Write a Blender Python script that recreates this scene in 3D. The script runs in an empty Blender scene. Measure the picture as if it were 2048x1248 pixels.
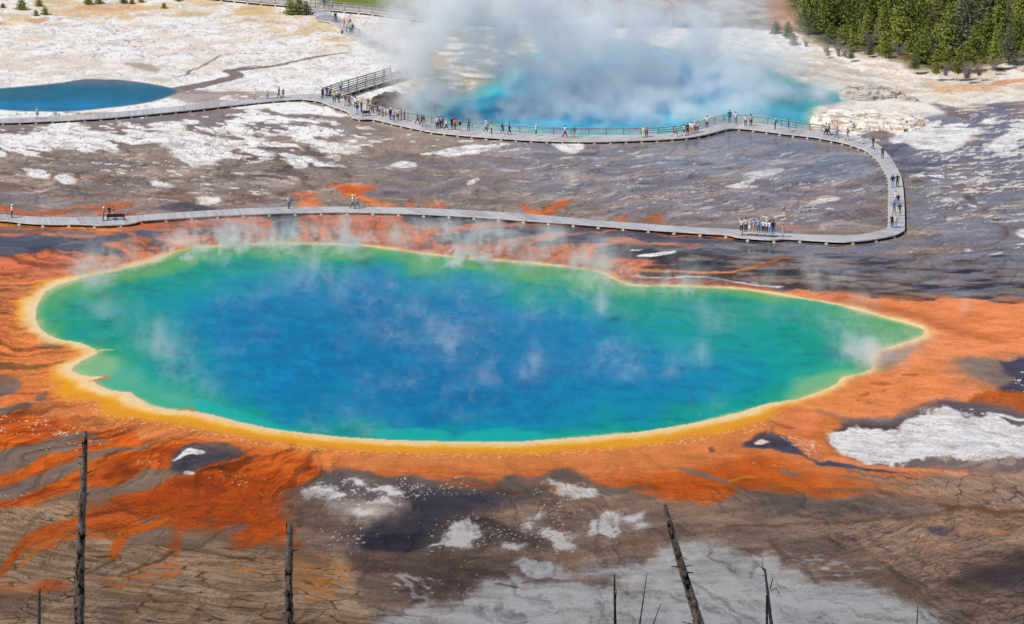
import bpy, bmesh, math, random, time
import numpy as np
from mathutils import Vector, Matrix

T0 = time.time()
sc = bpy.context.scene
COL = sc.collection

# ------------------------------------------------------------------ camera, sky, sun, exposure
FPX, CX, CY, CAMH = 6500.0, 1024.0, 624.0, 88.0
PITCH = math.atan(1560.0 / FPX)
SP, CP = math.sin(PITCH), math.cos(PITCH)
cam_d = bpy.data.cameras.new('camera')
cam_d.sensor_width = 36.0
cam_d.lens = 36.0 * FPX / 2048.0
cam_d.clip_start = 1.0
cam_d.clip_end = 60000.0
cam = bpy.data.objects.new('camera', cam_d)
COL.objects.link(cam)
cam.location = (0, 0, CAMH)
cam.rotation_euler = (math.pi / 2 - PITCH, 0, 0)
sc.camera = cam

SUN_EL = math.radians(52)
SUN_AZ = math.atan2(-0.84, -0.50)          # measured from +Y towards +X
SUN_DIR = Vector((math.sin(SUN_AZ) * math.cos(SUN_EL), math.cos(SUN_AZ) * math.cos(SUN_EL), math.sin(SUN_EL)))
world = bpy.data.worlds.new('World')
sc.world = world
world.use_nodes = True
wn = world.node_tree
bg = wn.nodes['Background']
sky = wn.nodes.new('ShaderNodeTexSky')
sky.sky_type = 'NISHITA'
sky.sun_disc = False
sky.sun_elevation = SUN_EL
sky.sun_rotation = SUN_AZ % (2 * math.pi)
sky.altitude = 1500
sky.dust_density = 3.0
sky.ozone_density = 0.6
wn.links.new(sky.outputs[0], bg.inputs[0])
bg.inputs[1].default_value = 0.08
sun_d = bpy.data.lights.new('sun', 'SUN')
sun_d.energy = 3.5
sun_d.angle = math.radians(0.5)
sun_d.color = (1.0, 0.965, 0.91)
sun = bpy.data.objects.new('sun', sun_d)
COL.objects.link(sun)
sun.rotation_euler = (-SUN_DIR).to_track_quat('-Z', 'Y').to_euler()
sun.location = (-120, -60, 200)
sc.view_settings.view_transform = 'Standard'
sc.view_settings.look = 'None'
sc.view_settings.exposure = 0.0
sc.view_settings.gamma = 1.0
sc.cycles.max_bounces = 14
sc.cycles.diffuse_bounces = 2
sc.cycles.glossy_bounces = 2
sc.cycles.volume_bounces = 12
sc.cycles.transparent_max_bounces = 64
sc.cycles.volume_max_steps = 256
sc.cycles.volume_step_rate = 1.0

# ------------------------------------------------------------------ helpers
def ray(px, py):
    u = (px - CX) / FPX
    v = (CY - py) / FPX
    return u, CP + v * SP, -SP + v * CP
def at(px, py, z=0.0):
    """the place at height z that the photograph shows at px, py"""
    x, y, w = ray(px, py)
    t = (z - CAMH) / w
    return Vector((x * t, y * t, z))
def at_depth(px, py, Y):
    x, y, w = ray(px, py)
    t = Y / y
    return Vector((x * t, Y, CAMH + w * t))
def at_np(px, py, z=0.0):
    u = (px - CX) / FPX
    v = (CY - py) / FPX
    y = CP + v * SP
    w = -SP + v * CP
    t = (z - CAMH) / w
    return u * t, y * t
def pts(s):
    return [tuple(float(a) for a in p.split(',')) for p in s.split()]
def s2l(c):
    c = np.asarray(c, dtype=np.float64) / 255.0
    return np.where(c <= 0.04045, c / 12.92, ((c + 0.055) / 1.055) ** 2.4)
def lin(c, k=1.0):
    a = s2l(c) * k
    return (float(a[0]), float(a[1]), float(a[2]), 1.0)
def tag(o, label=None, cat=None, group=None, kind=None):
    if label: o['label'] = label
    if cat: o['category'] = cat
    if group: o['group'] = group
    if kind: o['kind'] = kind
    return o
def link(name, data, parent=None):
    o = bpy.data.objects.new(name, data)
    COL.objects.link(o)
    if parent is not None:
        o.parent = parent
    return o
def empty(name, loc=(0, 0, 0)):
    o = link(name, None)
    o.location = loc
    o.empty_display_size = 0.3
    return o
def mat(name, color, rough=0.8, spec=0.3, var=0.0, scale=3.0, bump=0.0, col2=None, thr=(0.4, 0.6), metal=0.0):
    m = bpy.data.materials.new(name)
    m.use_nodes = True
    nt = m.node_tree
    b = nt.nodes['Principled BSDF']
    b.inputs['Roughness'].default_value = rough
    b.inputs['Specular IOR Level'].default_value = spec
    b.inputs['Metallic'].default_value = metal
    b.inputs['Base Color'].default_value = color
    if var or bump or col2:
        tc = nt.nodes.new('ShaderNodeTexCoord')
        nz = nt.nodes.new('ShaderNodeTexNoise')
        nz.inputs['Scale'].default_value = scale
        nz.inputs['Detail'].default_value = 5
        nt.links.new(tc.outputs['Object'], nz.inputs['Vector'])
        mr = nt.nodes.new('ShaderNodeMapRange')
        mr.inputs[1].default_value = thr[0]; mr.inputs[2].default_value = thr[1]
        nt.links.new(nz.outputs[0], mr.inputs[0])
        mx = nt.nodes.new('ShaderNodeMix'); mx.data_type = 'RGBA'
        mx.inputs[6].default_value = color
        mx.inputs[7].default_value = col2 if col2 else tuple(min(1, c * (1 + var)) for c in color[:3]) + (1,)
        nt.links.new(mr.outputs[0], mx.inputs[0])
        nt.links.new(mx.outputs[2], b.inputs['Base Color'])
        if bump:
            bp = nt.nodes.new('ShaderNodeBump')
            bp.inputs['Strength'].default_value = 1.0
            bp.inputs['Distance'].default_value = bump
            nt.links.new(nz.outputs[0], bp.inputs['Height'])
            nt.links.new(bp.outputs[0], b.inputs['Normal'])
    return m
class MB:
    """collects shapes and links them as one mesh"""
    def __init__(self):
        self.v, self.f = [], []
    def box(self, c, s, R=None):
        n = len(self.v)
        for dx in (-.5, .5):
            for dy in (-.5, .5):
                for dz in (-.5, .5):
                    p = Vector((dx * s[0], dy * s[1], dz * s[2]))
                    if R: p = R @ p
                    self.v.append(p + Vector(c))
        for q in ((0, 1, 3, 2), (4, 6, 7, 5), (0, 4, 5, 1), (2, 3, 7, 6), (0, 2, 6, 4), (1, 5, 7, 3)):
            self.f.append(tuple(n + i for i in q))
    def bar(self, a, b, w, h):
        a, b = Vector(a), Vector(b)
        d = b - a
        q = d.to_track_quat('X', 'Z').to_matrix()
        self.box((a + b) / 2, (d.length, w, h), q)
    def tube(self, path, radii, n=6, jag=0.0, rnd=None, cap=True):
        base = len(self.v)
        P = [Vector(p) for p in path]
        for i, p in enumerate(P):
            d = (P[min(i + 1, len(P) - 1)] - P[max(i - 1, 0)]).normalized()
            q = d.to_track_quat('Z', 'Y').to_matrix()
            for k in range(n):
                a = 2 * math.pi * k / n
                r = radii[i] * (1 + (jag * (rnd.random() - .5) * 2 if jag else 0))
                self.v.append(p + q @ Vector((math.cos(a) * r, math.sin(a) * r, 0)))
        for i in range(len(P) - 1):
            for k in range(n):
                a = base + i * n + k; b = base + i * n + (k + 1) % n
                self.f.append((a, b, b + n, a + n))
        if cap:
            self.f.append(tuple(base + k for k in reversed(range(n))))
            self.f.append(tuple(base + (len(P) - 1) * n + k for k in range(n)))
    def mesh(self, name, m, smooth=False):
        me = bpy.data.meshes.new(name)
        me.from_pydata([tuple(v) for v in self.v], [], self.f)
        if m: me.materials.append(m)
        if smooth:
            me.shade_smooth()
        me.update()
        return me
    def build(self, name, m, parent=None, smooth=False):
        return link(name, self.mesh(name, m, smooth), parent)

# ------------------------------------------------------------------ noise on arrays
def _hash(ix, iy, seed):
    h = (ix.astype(np.int64) * 374761393 + iy.astype(np.int64) * 668265263 + seed * 1442695041) & 0xFFFFFFFF
    h = ((h ^ (h >> 13)) * 1274126177) & 0xFFFFFFFF
    h = h ^ (h >> 16)
    return (h & 0xFFFFFF).astype(np.float32) / 16777215.0
def noise2(x, y, seed=0):
    """gradient noise about -1..1"""
    x0 = np.floor(x); y0 = np.floor(y)
    fx = (x - x0).astype(np.float32); fy = (y - y0).astype(np.float32)
    ix = x0.astype(np.int64); iy = y0.astype(np.int64)
    u = fx * fx * fx * (fx * (fx * 6 - 15) + 10); v = fy * fy * fy * (fy * (fy * 6 - 15) + 10)
    def g(dx, dy):
        a = _hash(ix + dx, iy + dy, seed) * 6.2831853
        return np.cos(a) * (fx - dx) + np.sin(a) * (fy - dy)
    a = g(0, 0); b = g(1, 0); c = g(0, 1); d = g(1, 1)
    return (a + (b - a) * u + (c - a) * v + (a - b - c + d) * u * v) * 1.5
def fbm(x, y, octv=4, seed=0, gain=0.5):
    s = 0; a = 1.0; t = 0
    for o in range(octv):
        s = s + a * noise2(x * 2 ** o + 17.3 * o, y * 2 ** o - 9.1 * o, seed + o * 31)
        t += a; a *= gain
    return s / t * 1.6
def worley(x, y, seed=0):
    ix = np.floor(x).astype(np.int64); iy = np.floor(y).astype(np.int64)
    f1 = np.full(x.shape, 9.0, np.float32); f2 = f1.copy(); cid = np.zeros(x.shape, np.float32)
    for dx in (-1, 0, 1):
        for dy in (-1, 0, 1):
            cx = ix + dx; cy = iy + dy
            hx = _hash(cx, cy, seed); hy = _hash(cx, cy, seed + 77)
            d = np.sqrt((cx + hx - x) ** 2 + (cy + hy - y) ** 2).astype(np.float32)
            near = d < f1
            f2 = np.where(near, f1, np.minimum(f2, d))
            cid = np.where(near, _hash(cx, cy, seed + 191), cid)
            f1 = np.where(near, d, f1)
    return f1, f2, cid
def sstep(a, b, x):
    t = np.clip((x - a) / (b - a), 0, 1)
    return t * t * (3 - 2 * t)
# ------------------------------------------------------------------ the ground sheet: sample points
STEP = 1.55
def axis(lo, hi, step, far_lo, far_hi):
    core = np.arange(lo, hi + step, step)
    l = []; x = lo; s = step
    while x > far_lo:
        s *= 1.35; x -= s; l.append(x)
    r = []; x = core[-1]; s = step
    while x < far_hi:
        s *= 1.35; x += s; r.append(x)
    return np.array(l[::-1] + list(core) + r)
GPX = np.concatenate([np.array([-9000., -5000, -3000, -2000, -1500, -1200, -1000, -900, -820, -760]), np.arange(-710, -75, 6.0), np.arange(-70, 2118, STEP), np.arange(2122, 2760, 6.0), np.array([2800., 2860, 2940, 3040, 3200, 3500, 4000, 5000, 7000, 11000])])
up = [-26.0]; s = STEP
while up[-1] > -880:
    s = min(s * 1.3, 40); up.append(up[-1] - s)
GPY = np.array([p for p in up[::-1] if p > -905] + list(np.arange(-26 + STEP, 1275, STEP)) + [1285, 1300, 1320, 1345])
NX, NY = len(GPX), len(GPY)
PXg, PYg = np.meshgrid(GPX, GPY)
PXg = PXg.astype(np.float32); PYg = PYg.astype(np.float32)
XW, YW = at_np(PXg.astype(np.float64), PYg.astype(np.float64))
XW = XW.astype(np.float32); YW = YW.astype(np.float32)
# slow and fine wander used to make every drawn edge natural (metres)
WAX = fbm(XW / 9, YW / 20, 3, 5); WAY = fbm(XW / 9, YW / 20, 3, 6)
WBX = fbm(XW / 2.2, YW / 5.0, 5, 7, .62); WBY = fbm(XW / 2.2, YW / 5.0, 5, 8, .62)
RGB = np.zeros((NY, NX, 3), np.float32)
WET = np.zeros((NY, NX), np.float32)
HGT = np.zeros((NY, NX), np.float32)

def smooth_pts(P, closed, k=3):
    P = [np.array(p, float) for p in P]
    n = len(P); out = []
    rng = range(n if closed else n - 1)
    for i in rng:
        p0 = P[(i - 1) % n] if closed else P[max(i - 1, 0)]
        p1 = P[i]; p2 = P[(i + 1) % n]
        p3 = P[(i + 2) % n] if closed else P[min(i + 2, n - 1)]
        L = np.linalg.norm(p2 - p1) + 1e-6
        m1 = (p2 - p0) * .5; m2 = (p3 - p1) * .5
        m1 = m1 * min(1, L / (np.linalg.norm(m1) + 1e-6)); m2 = m2 * min(1, L / (np.linalg.norm(m2) + 1e-6))
        for j in range(k):
            t = j / k
            out.append((2 * t ** 3 - 3 * t * t + 1) * p1 + (t ** 3 - 2 * t * t + t) * m1 + (-2 * t ** 3 + 3 * t * t) * p2 + (t ** 3 - t * t) * m2)
    if not closed: out.append(P[-1])
    return np.array(out)
def bbox(P, mx, my):
    j0 = np.searchsorted(GPX, P[:, 0].min() - mx); j1 = np.searchsorted(GPX, P[:, 0].max() + mx)
    i0 = np.searchsorted(GPY, P[:, 1].min() - my); i1 = np.searchsorted(GPY, P[:, 1].max() + my)
    return slice(i0, max(i1, i0 + 1)), slice(j0, max(j1, j0 + 1))
def wpos(sl, wa, wb):
    return XW[sl] + wa * WAX[sl] + wb * WBX[sl], YW[sl] + 2 * wa * WAY[sl] + 2 * wb * WBY[sl]
def seg_dist(x, y, A, B):
    dx, dy = B[0] - A[0], B[1] - A[1]
    L = dx * dx + dy * dy + 1e-9
    t = np.clip(((x - A[0]) * dx + (y - A[1]) * dy) / L, 0, 1)
    return (x - A[0] - t * dx) ** 2 + (y - A[1] - t * dy) ** 2, t
def sdist(P, sl, wa=0.0, wb=0.0):
    """signed distance in metres on the ground, negative inside"""
    wx, wy = at_np(P[:, 0], P[:, 1])
    x, y = wpos(sl, wa, wb)
    d = np.full(x.shape, 1e9, np.float32); ins = np.zeros(x.shape, bool)
    n = len(P)
    for i in range(n):
        A = (wx[i], wy[i]); B = (wx[(i + 1) % n], wy[(i + 1) % n])
        dd, _ = seg_dist(x, y, A, B)
        d = np.minimum(d, dd.astype(np.float32))
        if A[1] != B[1]:
            c = ((A[1] > y) != (B[1] > y)) & (x < (B[0] - A[0]) * (y - A[1]) / (B[1] - A[1]) + A[0])
            ins ^= c
    d = np.sqrt(d)
    return np.where(ins, -d, d)
def blend(sl, m, col, add=None):
    c = np.array(col, np.float32)
    RGB[sl] += (c - RGB[sl]) * m[..., None]
def area(P, soft, wa, wb, k=3, pad=0):
    P = smooth_pts(pts(P) if isinstance(P, str) else P, True, k)
    sl = bbox(P, 40 + 18 * (soft + wa + wb + pad), 14 + 6 * (soft + wa + wb + pad))
    return sl, sdist(P, sl, wa, wb)
def P_(col, P, soft=.5, wa=.6, wb=.35, a=1.0, wet=None, k=3):
    sl, d = area(P, soft, wa, wb, k)
    soft = soft * .6 if soft < 1.6 else soft
    m = sstep(soft, -soft, d) * a
    blend(sl, m, col)
    if wet is not None: WET[sl] += (wet - WET[sl]) * m
def S_(col, P, w, soft=.25, wa=.3, wb=.2, a=1.0, w2=None, wet=None):
    """a stream or line: w, w2 = half widths in metres at its two ends"""
    Q = smooth_pts(pts(P), False, 4)
    w2 = w if w2 is None else w2
    mw = max(w, w2) + soft + wa + wb
    sl = bbox(Q, 20 + 18 * mw, 8 + 6 * mw)
    x, y = wpos(sl, wa, wb)
    wx, wy = at_np(Q[:, 0], Q[:, 1])
    best = np.full(x.shape, 1e9, np.float32)
    n = len(Q)
    for i in range(n - 1):
        dd, t = seg_dist(x, y, (wx[i], wy[i]), (wx[i + 1], wy[i + 1]))
        ww = w + (w2 - w) * (i + t) / (n - 1)
        best = np.minimum(best, (np.sqrt(dd) - ww).astype(np.float32))
    m = sstep(soft, -soft, best) * a
    blend(sl, m, col)
    if wet is not None: WET[sl] += (wet - WET[sl]) * m
def uv(sl, sx, sy, ang=0.0, warp=0.0):
    a = math.radians(ang)
    px = PXg[sl] + warp * 16 * WAX[sl] + warp * 5 * WBX[sl]; py = PYg[sl] + warp * 4 * WAY[sl] + warp * 1.2 * WBY[sl]
    return (px * math.cos(a) + py * math.sin(a)) / sx, (-px * math.sin(a) + py * math.cos(a)) / sy
def N_(col, P, cover=.4, sx=60, sy=16, ang=0, edge=.08, soft=3, a=1.0, seed=1, warp=1.0, octv=4, wet=None):
    """patches of col inside the area, from thresholded noise"""
    sl, d = area(P, soft, 1.0, .3, 2)
    u, v = uv(sl, sx, sy, ang, warp)
    n = fbm(u, v, octv, seed) * .5 + .5
    t = 1 - cover
    fall = sstep(soft, -soft, d)
    m = sstep(t - edge, t + edge, n * (.55 + .45 * fall)) * sstep(soft, 0, d) * a
    blend(sl, m, col)
    if wet is not None: WET[sl] += (wet - WET[sl]) * m
def F_(col, P, r=.35, sx=14, sy=4, ang=0, keep=.5, soft=2, a=1.0, seed=3, warp=.6, ridge=None):
    """flakes: small separate scabs of crust"""
    sl, d = area(P, soft, .8, .3, 2)
    u, v = uv(sl, sx, sy, ang, warp)
    f1, f2, cid = worley(u, v, seed)
    fall = sstep(soft, -soft, d)
    rr = r * (.3 + 1.1 * ((cid * 7.13) % 1) ** 1.5)
    cl = np.clip(fbm(u * .16, v * .2, 3, seed + 8) * 2.2 + .75, 0, 1.7)
    m = sstep(rr, rr * .7, f1 + .12 * noise2(u * 5, v * 5, seed)) * (cid < keep * fall * cl) * a
    blend(sl, m, col)
def V_(col, P, sx=60, sy=14, ang=0, w=.06, a=.7, soft=2.5, seed=9, warp=1.3, fill=None, fa=.3):
    """long cells divided by dark channels"""
    sl, d = area(P, soft, 1, .3, 2)
    u, v = uv(sl, sx, sy, ang, warp)
    f1, f2, cid = worley(u, v, seed)
    fall = sstep(soft, -soft, d)
    if fill is not None:
        blend(sl, fall * fa * sstep(.35, .9, cid), fill)
    wn_ = w * (.5 + 1.0 * (fbm(u * .7, v * .7, 2, seed + 5) * .5 + .5))
    m = sstep(wn_, wn_ * .25, f2 - f1) * fall * a
    blend(sl, m, col)
def R_(col, P, sx=60, sy=14, ang=0, w=.08, a=.6, soft=2.5, seed=9, warp=1.2, octv=3):
    """wandering dark lines (zero crossings of noise)"""
    sl, d = area(P, soft, 1, .3, 2)
    u, v = uv(sl, sx, sy, ang, warp)
    n = np.abs(fbm(u, v, octv, seed))
    m = sstep(w, w * .2, n) * sstep(soft, -soft, d) * a
    blend(sl, m, col)

def flowfield(scale_t, scale_r, seed, warp=1.0):
    """noise drawn out along the way the run-off leaves the spring, filaments fan outwards"""
    cx, cy = -8.0, 362.0
    X = XW + warp * (2.2 * WAX + .6 * WBX); Y = YW + warp * (4.5 * WAY + 1.2 * WBY)
    th = np.arctan2((Y - cy) * .9, X - cx); r = np.hypot(X - cx, (Y - cy) * .9)
    return fbm(th * scale_t, r / scale_r, 4, seed, .6)
# ------------------------------------------------------------------ colours of the minerals, mats and mud
MUD = (137, 121, 114); MUDL = (164, 147, 137); MUDD = (108, 92, 86); BLUEG = (122, 124, 140); SLATE = (70, 68, 84); SLATED = (56, 52, 62)
BROWN = (112, 82, 66); DKBR = (78, 62, 58); WHITE = (238, 235, 233); CREAMW = (228, 220, 211); SAND = (214, 200, 184)
ORG = (208, 119, 64); ORGB = (230, 138, 88); ORGP = (194, 106, 70); RUST = (186, 82, 22); RUSTD = (128, 54, 24); SALM = (212, 140, 112)
YEL = (232, 166, 44); YELO = (226, 148, 50); RIM = (241, 208, 156); TAN = (158, 132, 106); TAND = (112, 94, 78); GREYB = (124, 108, 98)
OLIVE = (128, 122, 60); GRASS = (112, 126, 50); DRY = (206, 170, 118)
ALL = "-6000,-900 8000,-900 8000,1345 -6000,1345"

RGB[:] = MUD
full = (slice(0, NY), slice(0, NX))
u_, v_ = uv(full, 330, 34, 3, 1)
n_ = fbm(u_, v_, 4, 40)
blend(full, sstep(.0, .5, n_) * .7, MUDL); blend(full, sstep(.05, -.45, n_) * .4, BLUEG)
# ---- far white flat
P_(CREAMW, "-6000,-900 8000,-900 8000,205 2300,205 2048,206 1960,210 1900,215 1850,240 1800,262 1700,262 1600,225 1300,180 1000,170 850,215 760,225 700,222 640,197 560,197 470,203 400,208 300,216 200,226 80,236 -700,242 -6000,242", 2, 1, .5, k=1)
N_((238, 236, 236), "-500,-60 900,-60 900,190 640,196 -500,236", .62, 120, 26, -2, .15, 4, .9, 21)
N_((212, 190, 165), "-500,-60 800,-60 760,110 300,150 -500,110", .42, 90, 14, -3, .14, 6, .38, 22)
N_(DRY, "-500,-60 700,-60 640,26 420,34 300,40 100,52 -60,56 -500,60", .5, 70, 12, 0, .12, 4, .62, 23)
N_(DRY, "440,20 620,22 730,60 740,90 600,80 480,56", .5, 60, 9, 4, .1, 4, .55, 28)
P_((205, 150, 100), "112,22 170,10 260,6 300,14 250,26 170,32", 2, 1, .6, .5)
P_((200, 140, 88), "50,42 90,34 96,42 62,50", 1, 1, .6, .6)
P_((200, 140, 88), "-20,44 14,44 10,52 -20,52", 1, 1, .6, .6)
F_((120, 104, 96), "-60,40 740,30 760,120 560,150 300,110 -60,120", .34, 9, 2.6, -2, .16, 5, .5, 24)
F_((150, 135, 125), "-60,-20 700,-20 760,180 500,190 -60,160", .3, 4.5, 1.8, 0, .14, 5, .55, 25)
F_((90, 80, 78), "150,60 260,66 330,90 300,120 120,110 100,80", .34, 12, 3, 0, .2, 4, .6, 26)
R_((150, 132, 124), "-60,40 760,40 780,180 -60,200", 150, 16, -5, .02, .5, 4, 27)
R_((170, 154, 144), "-60,30 760,40 780,180 -60,200", 60, 7, -5, .05, .35, 4, 265)
N_((196, 176, 160), "-60,120 340,120 340,160 120,160 -60,180", .5, 90, 10, -3, .15, 4, .45, 29)
P_((150, 132, 122), "240,126 290,128 322,140 300,142 262,136", .8, .8, .4, .6)
# small stream through the white flat
S_((116, 98, 96), "352,153 376,149 380,142 396,136 428,118 440,110 520,107 640,106", .45, .3, .4, .3, .75, .12)
S_((112, 94, 94), "700,104 640,112 580,124 540,133 505,136 470,140 458,143 470,150 468,155 440,162 400,170 350,180", .4, .35, .5, .3, .85, 2.0)
S_((112, 94, 94), "540,133 500,132 462,142", .4, .3, .5, .3, .7)
S_((150, 130, 122), "360,182 420,186 480,186 500,192", 2.0, 1.0, .8, .4, .7, 1.0)
P_((150, 134, 128), "344,176 420,186 540,180 560,190 470,203 400,206 346,200", 1.5, .8, .5, .75)
F_(WHITE, "350,180 560,172 620,186 480,200 360,200", .5, 22, 4, -3, .6, 2, .8, 31)
# top: meadow, river, far brown bank
P_(GRASS, "620,-40 700,-30 900,-20 860,8 830,13 760,15 690,10 640,8", 1.5, 1, .5)
P_((82, 86, 100), "640,10 700,10 760,14 830,11 880,14 880,36 840,36 760,24 690,17", 1.2, .4, .3, 1, wet=.8)
P_((146, 128, 116), "862,-80 1640,-80 1640,60 1580,62 1480,56 1350,56 1200,52 1180,44 1000,44 940,46 880,40", 2, 1, .6)
N_((196, 182, 168), "862,-60 1640,-60 1620,50 1200,44 880,36", .5, 60, 12, 0, .12, 3, .7, 33)
N_((100, 86, 84), "862,-60 1640,-60 1620,50 1200,44 880,36", .4, 40, 9, 10, .1, 3, .7, 34)
P_((188, 140, 112), "1540,-60 1640,-60 1620,20 1590,60 1550,50 1540,20", 3, 1, .6, .8)
P_((72, 76, 88), "1285,38 1340,36 1420,38 1440,52 1360,56 1290,50", 1.5, .8, .5, .9)
P_((170, 130, 70), "1350,32 1400,33 1396,40 1352,40", 1, .8, .5, .7)
P_((132, 96, 70), "795,50 840,44 880,50 884,66 840,78 806,72", 2, 1, .6, .8)
P_((178, 160, 70), "806,54 836,50 830,64 808,64", 1, .8, .4, .8)
P_((246, 246, 246), "822,58 850,48 900,44 960,48 950,60 890,62 846,62", .8, .6, .4)
P_((244, 243, 242), "960,46 1060,40 1190,38 1180,48 1060,48 980,52", .8, .6, .4)
P_((238, 232, 226), "1280,58 1420,56 1540,64 1600,84 1640,104 1700,120 1640,140 1500,120 1360,96 1290,84", 2, 1, .5)
N_((205, 188, 165), "700,60 800,60 830,100 800,118 740,90", .5, 30, 7, 12, .1, 3, .7, 36)
N_((178, 160, 140), "800,70 1060,60 1080,150 1000,190 850,210 800,170 790,120", .55, 60, 10, 4, .12, 3, .9, 37)
N_(OLIVE, "790,100 1060,110 1050,170 930,190 800,180", .34, 50, 8, 4, .1, 3, .8, 38)
P_((150, 118, 70), "700,178 760,160 800,152 800,166 740,180 690,190", 1.2, .8, .5, .8)
P_((120, 124, 50), "745,166 790,154 795,160 760,172", .8, .6, .4, .7)
P_((124, 112, 112), "800,188 880,176 940,190 900,215 850,222 800,212", 2, 1, .6, .8)
# right beige flat
N_((202, 172, 140), "1560,100 2700,100 2700,200 1900,205 1700,180", .45, 80, 10, 8, .12, 4, .6, 41)
N_((190, 176, 164), "1480,100 1700,120 1760,160 1700,190 1600,160 1480,130", .5, 70, 9, 14, .12, 3, .8, 42)
P_((206, 160, 118), "1860,176 1900,170 1980,168 1960,182 1890,186", 1.5, 1, .5, .7)
P_((204, 130, 90), "1976,166 2040,156 2060,160 2000,172", .8, .8, .4, .7)
F_((140, 118, 104), "1640,120 2100,130 2100,200 1850,200 1700,170", .3, 9, 2.4, 4, .25, 3, .5, 43)
# grove floor
P_((92, 84, 52), "1590,-60 2300,-60 2300,116 2048,116 2000,122 1960,140 1900,142 1840,134 1800,118 1760,108 1700,98 1650,88 1610,72", 2.5, 1.5, 1.0)
N_((150, 120, 92), "1590,-60 2300,-60 2300,116 1900,142 1700,98 1610,72", .42, 30, 8, 0, .12, 4, .7, 39)
# back pool
BP = "806,232 836,215 900,196 960,176 990,150 1040,122 1100,98 1170,84 1250,80 1330,96 1400,112 1480,126 1560,148 1620,168 1680,184 1704,198 1650,208 1618,226 1622,250 1600,262 1545,252 1500,243 1455,240 1432,246 1400,256 1350,268 1250,271 1150,271 1040,267 960,261 900,256 850,246"
P_((176, 168, 158), BP, 3, .6, .4)
slb, db = area(BP, 3, .5, .4)
nb = fbm(*uv(slb, 60, 14, 0, 1), 3, 44)
for lo, c in ((0.3, (120, 170, 160)), (-1.5, (84, 190, 198)), (-4.5, (20, 164, 202)), (-12, (0, 148, 198))):
    blend(slb, sstep(lo + 1.2, lo - 1.2, db + nb * 1.5), c)
blend(slb, sstep(1500, 1600, PXg[slb]) * sstep(0, -2, db) * .6, (0, 128, 168))
POOLB = (slb, db)
P_((60, 150, 150), "1480,198 1560,196 1640,196 1690,200 1600,216 1490,214", 2, 1, .6, .5)
# left pool
LP = "-120,184 -60,180 60,172 130,164 170,158 240,159 300,167 345,176 357,184 330,197 290,206 220,215 150,222 60,223 0,219 -120,212"
sll, dl = area(LP, 2, .2, .1)
blend(sll, sstep(.5, -.5, dl), (96, 104, 118))
Lm = sstep(0, -1.5, dl)
blend(sll, Lm * sstep(160, 182, PYg[sll] + 6 * fbm(*uv(sll, 80, 14, 0, 1), 3, 45)), (10, 98, 130))
blend(sll, Lm * sstep(192, 210, PYg[sll] + 4 * fbm(*uv(sll, 80, 14, 0, 1), 3, 46)), (0, 116, 164))
blend(sll, Lm * sstep(110, 20, PXg[sll]) * sstep(204, 190, PYg[sll]) * .5, (70, 96, 116))
POOLL = (sll, dl)
# ---- mid plain
N_(BLUEG, "1050,270 1300,285 1460,262 1640,280 1740,320 1770,400 1700,450 1450,440 1150,400 1000,340", .62, 150, 20, -6, .14, 4, .7, 51)
N_((98, 104, 126), "1280,290 1460,265 1640,290 1730,340 1600,380 1400,380 1280,330", .4, 120, 14, -6, .12, 4, .55, 53)
N_((176, 156, 146), "900,290 1700,280 1760,430 1300,430 900,400", .36, 170, 16, -10, .12, 5, .6, 54)
N_(BLUEG, "1780,260 1900,230 2700,210 2700,560 1700,600 1400,560 1600,480 1840,480", .62, 150, 22, -8, .14, 5, .8, 52)
N_((98, 100, 120), "1740,290 1860,290 1900,330 1780,350", .6, 70, 12, 0, .12, 3, .7, 55)
N_((160, 140, 126), "-700,300 700,290 900,420 600,410 -700,420", .45, 170, 15, 8, .12, 5, .6, 56)
N_((128, 98, 80), "-700,330 200,345 560,395 600,420 200,400 -700,380", .42, 160, 12, 9, .12, 5, .65, 57)
N_((92, 84, 92), "0,262 60,270 100,300 40,310 0,290", .45, 50, 10, 10, .1, 3, .8, 58)
N_((98, 90, 90), "520,290 640,300 640,370 540,372 500,330", .5, 60, 18, 0, .12, 4, .8, 59)
P_(SLATE, "330,412 370,404 410,410 460,424 400,426 350,426", 1.5, 1, .6, .8)
# white crust left
W1 = "-700,262 60,252 230,244 420,232 600,212 660,226 720,250 700,330 560,320 420,330 300,300 160,310 -700,310"
N_(WHITE, W1, .5, 95, 17, 6, .045, 5, 1, 61, 1.2)
F_(WHITE, W1, .45, 34, 6, 6, .45, 5, .9, 62)
P_(WHITE, "95,250 165,246 180,262 230,270 228,276 150,270 92,264", 1, 1.2, .6)
P_(WHITE, "20,282 60,270 100,286 108,298 60,296", 1, 1.2, .6)
P_(WHITE, "80,274 140,268 210,280 200,296 150,298 110,290", 1, 1.2, .6)
P_(WHITE, "280,272 340,262 410,268 470,285 475,300 430,308 460,316 420,330 380,318 350,306 310,290", 1.2, 1.4, .7)
P_(WHITE, "300,248 360,244 376,258 330,262", 1, 1.2, .6)
P_(WHITE, "450,212 560,206 640,212 700,236 620,230 520,220", 1, 1.2, .6)
P_(WHITE, "480,292 540,300 545,312 500,308", 1, 1, .6); P_(WHITE, "575,314 620,312 616,330 580,332", 1, 1, .6)
P_(WHITE, "50,338 90,342 96,354 60,354", .8, 1, .6); P_(WHITE, "110,350 140,348 152,364 124,364", .8, 1, .6)
P_(WHITE, "560,250 610,252 640,262 590,268", .8, 1, .6); P_(WHITE, "620,284 680,290 690,304 640,308", .8, 1, .6)
F_(WHITE, "-700,310 260,320 560,360 560,400 160,372 -700,350", .36, 30, 4.5, 6, .28, 4, .8, 63)
F_(SAND, "380,360 560,360 680,380 660,410 400,412", .4, 34, 5, 4, .2, 4, .75, 64)
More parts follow.
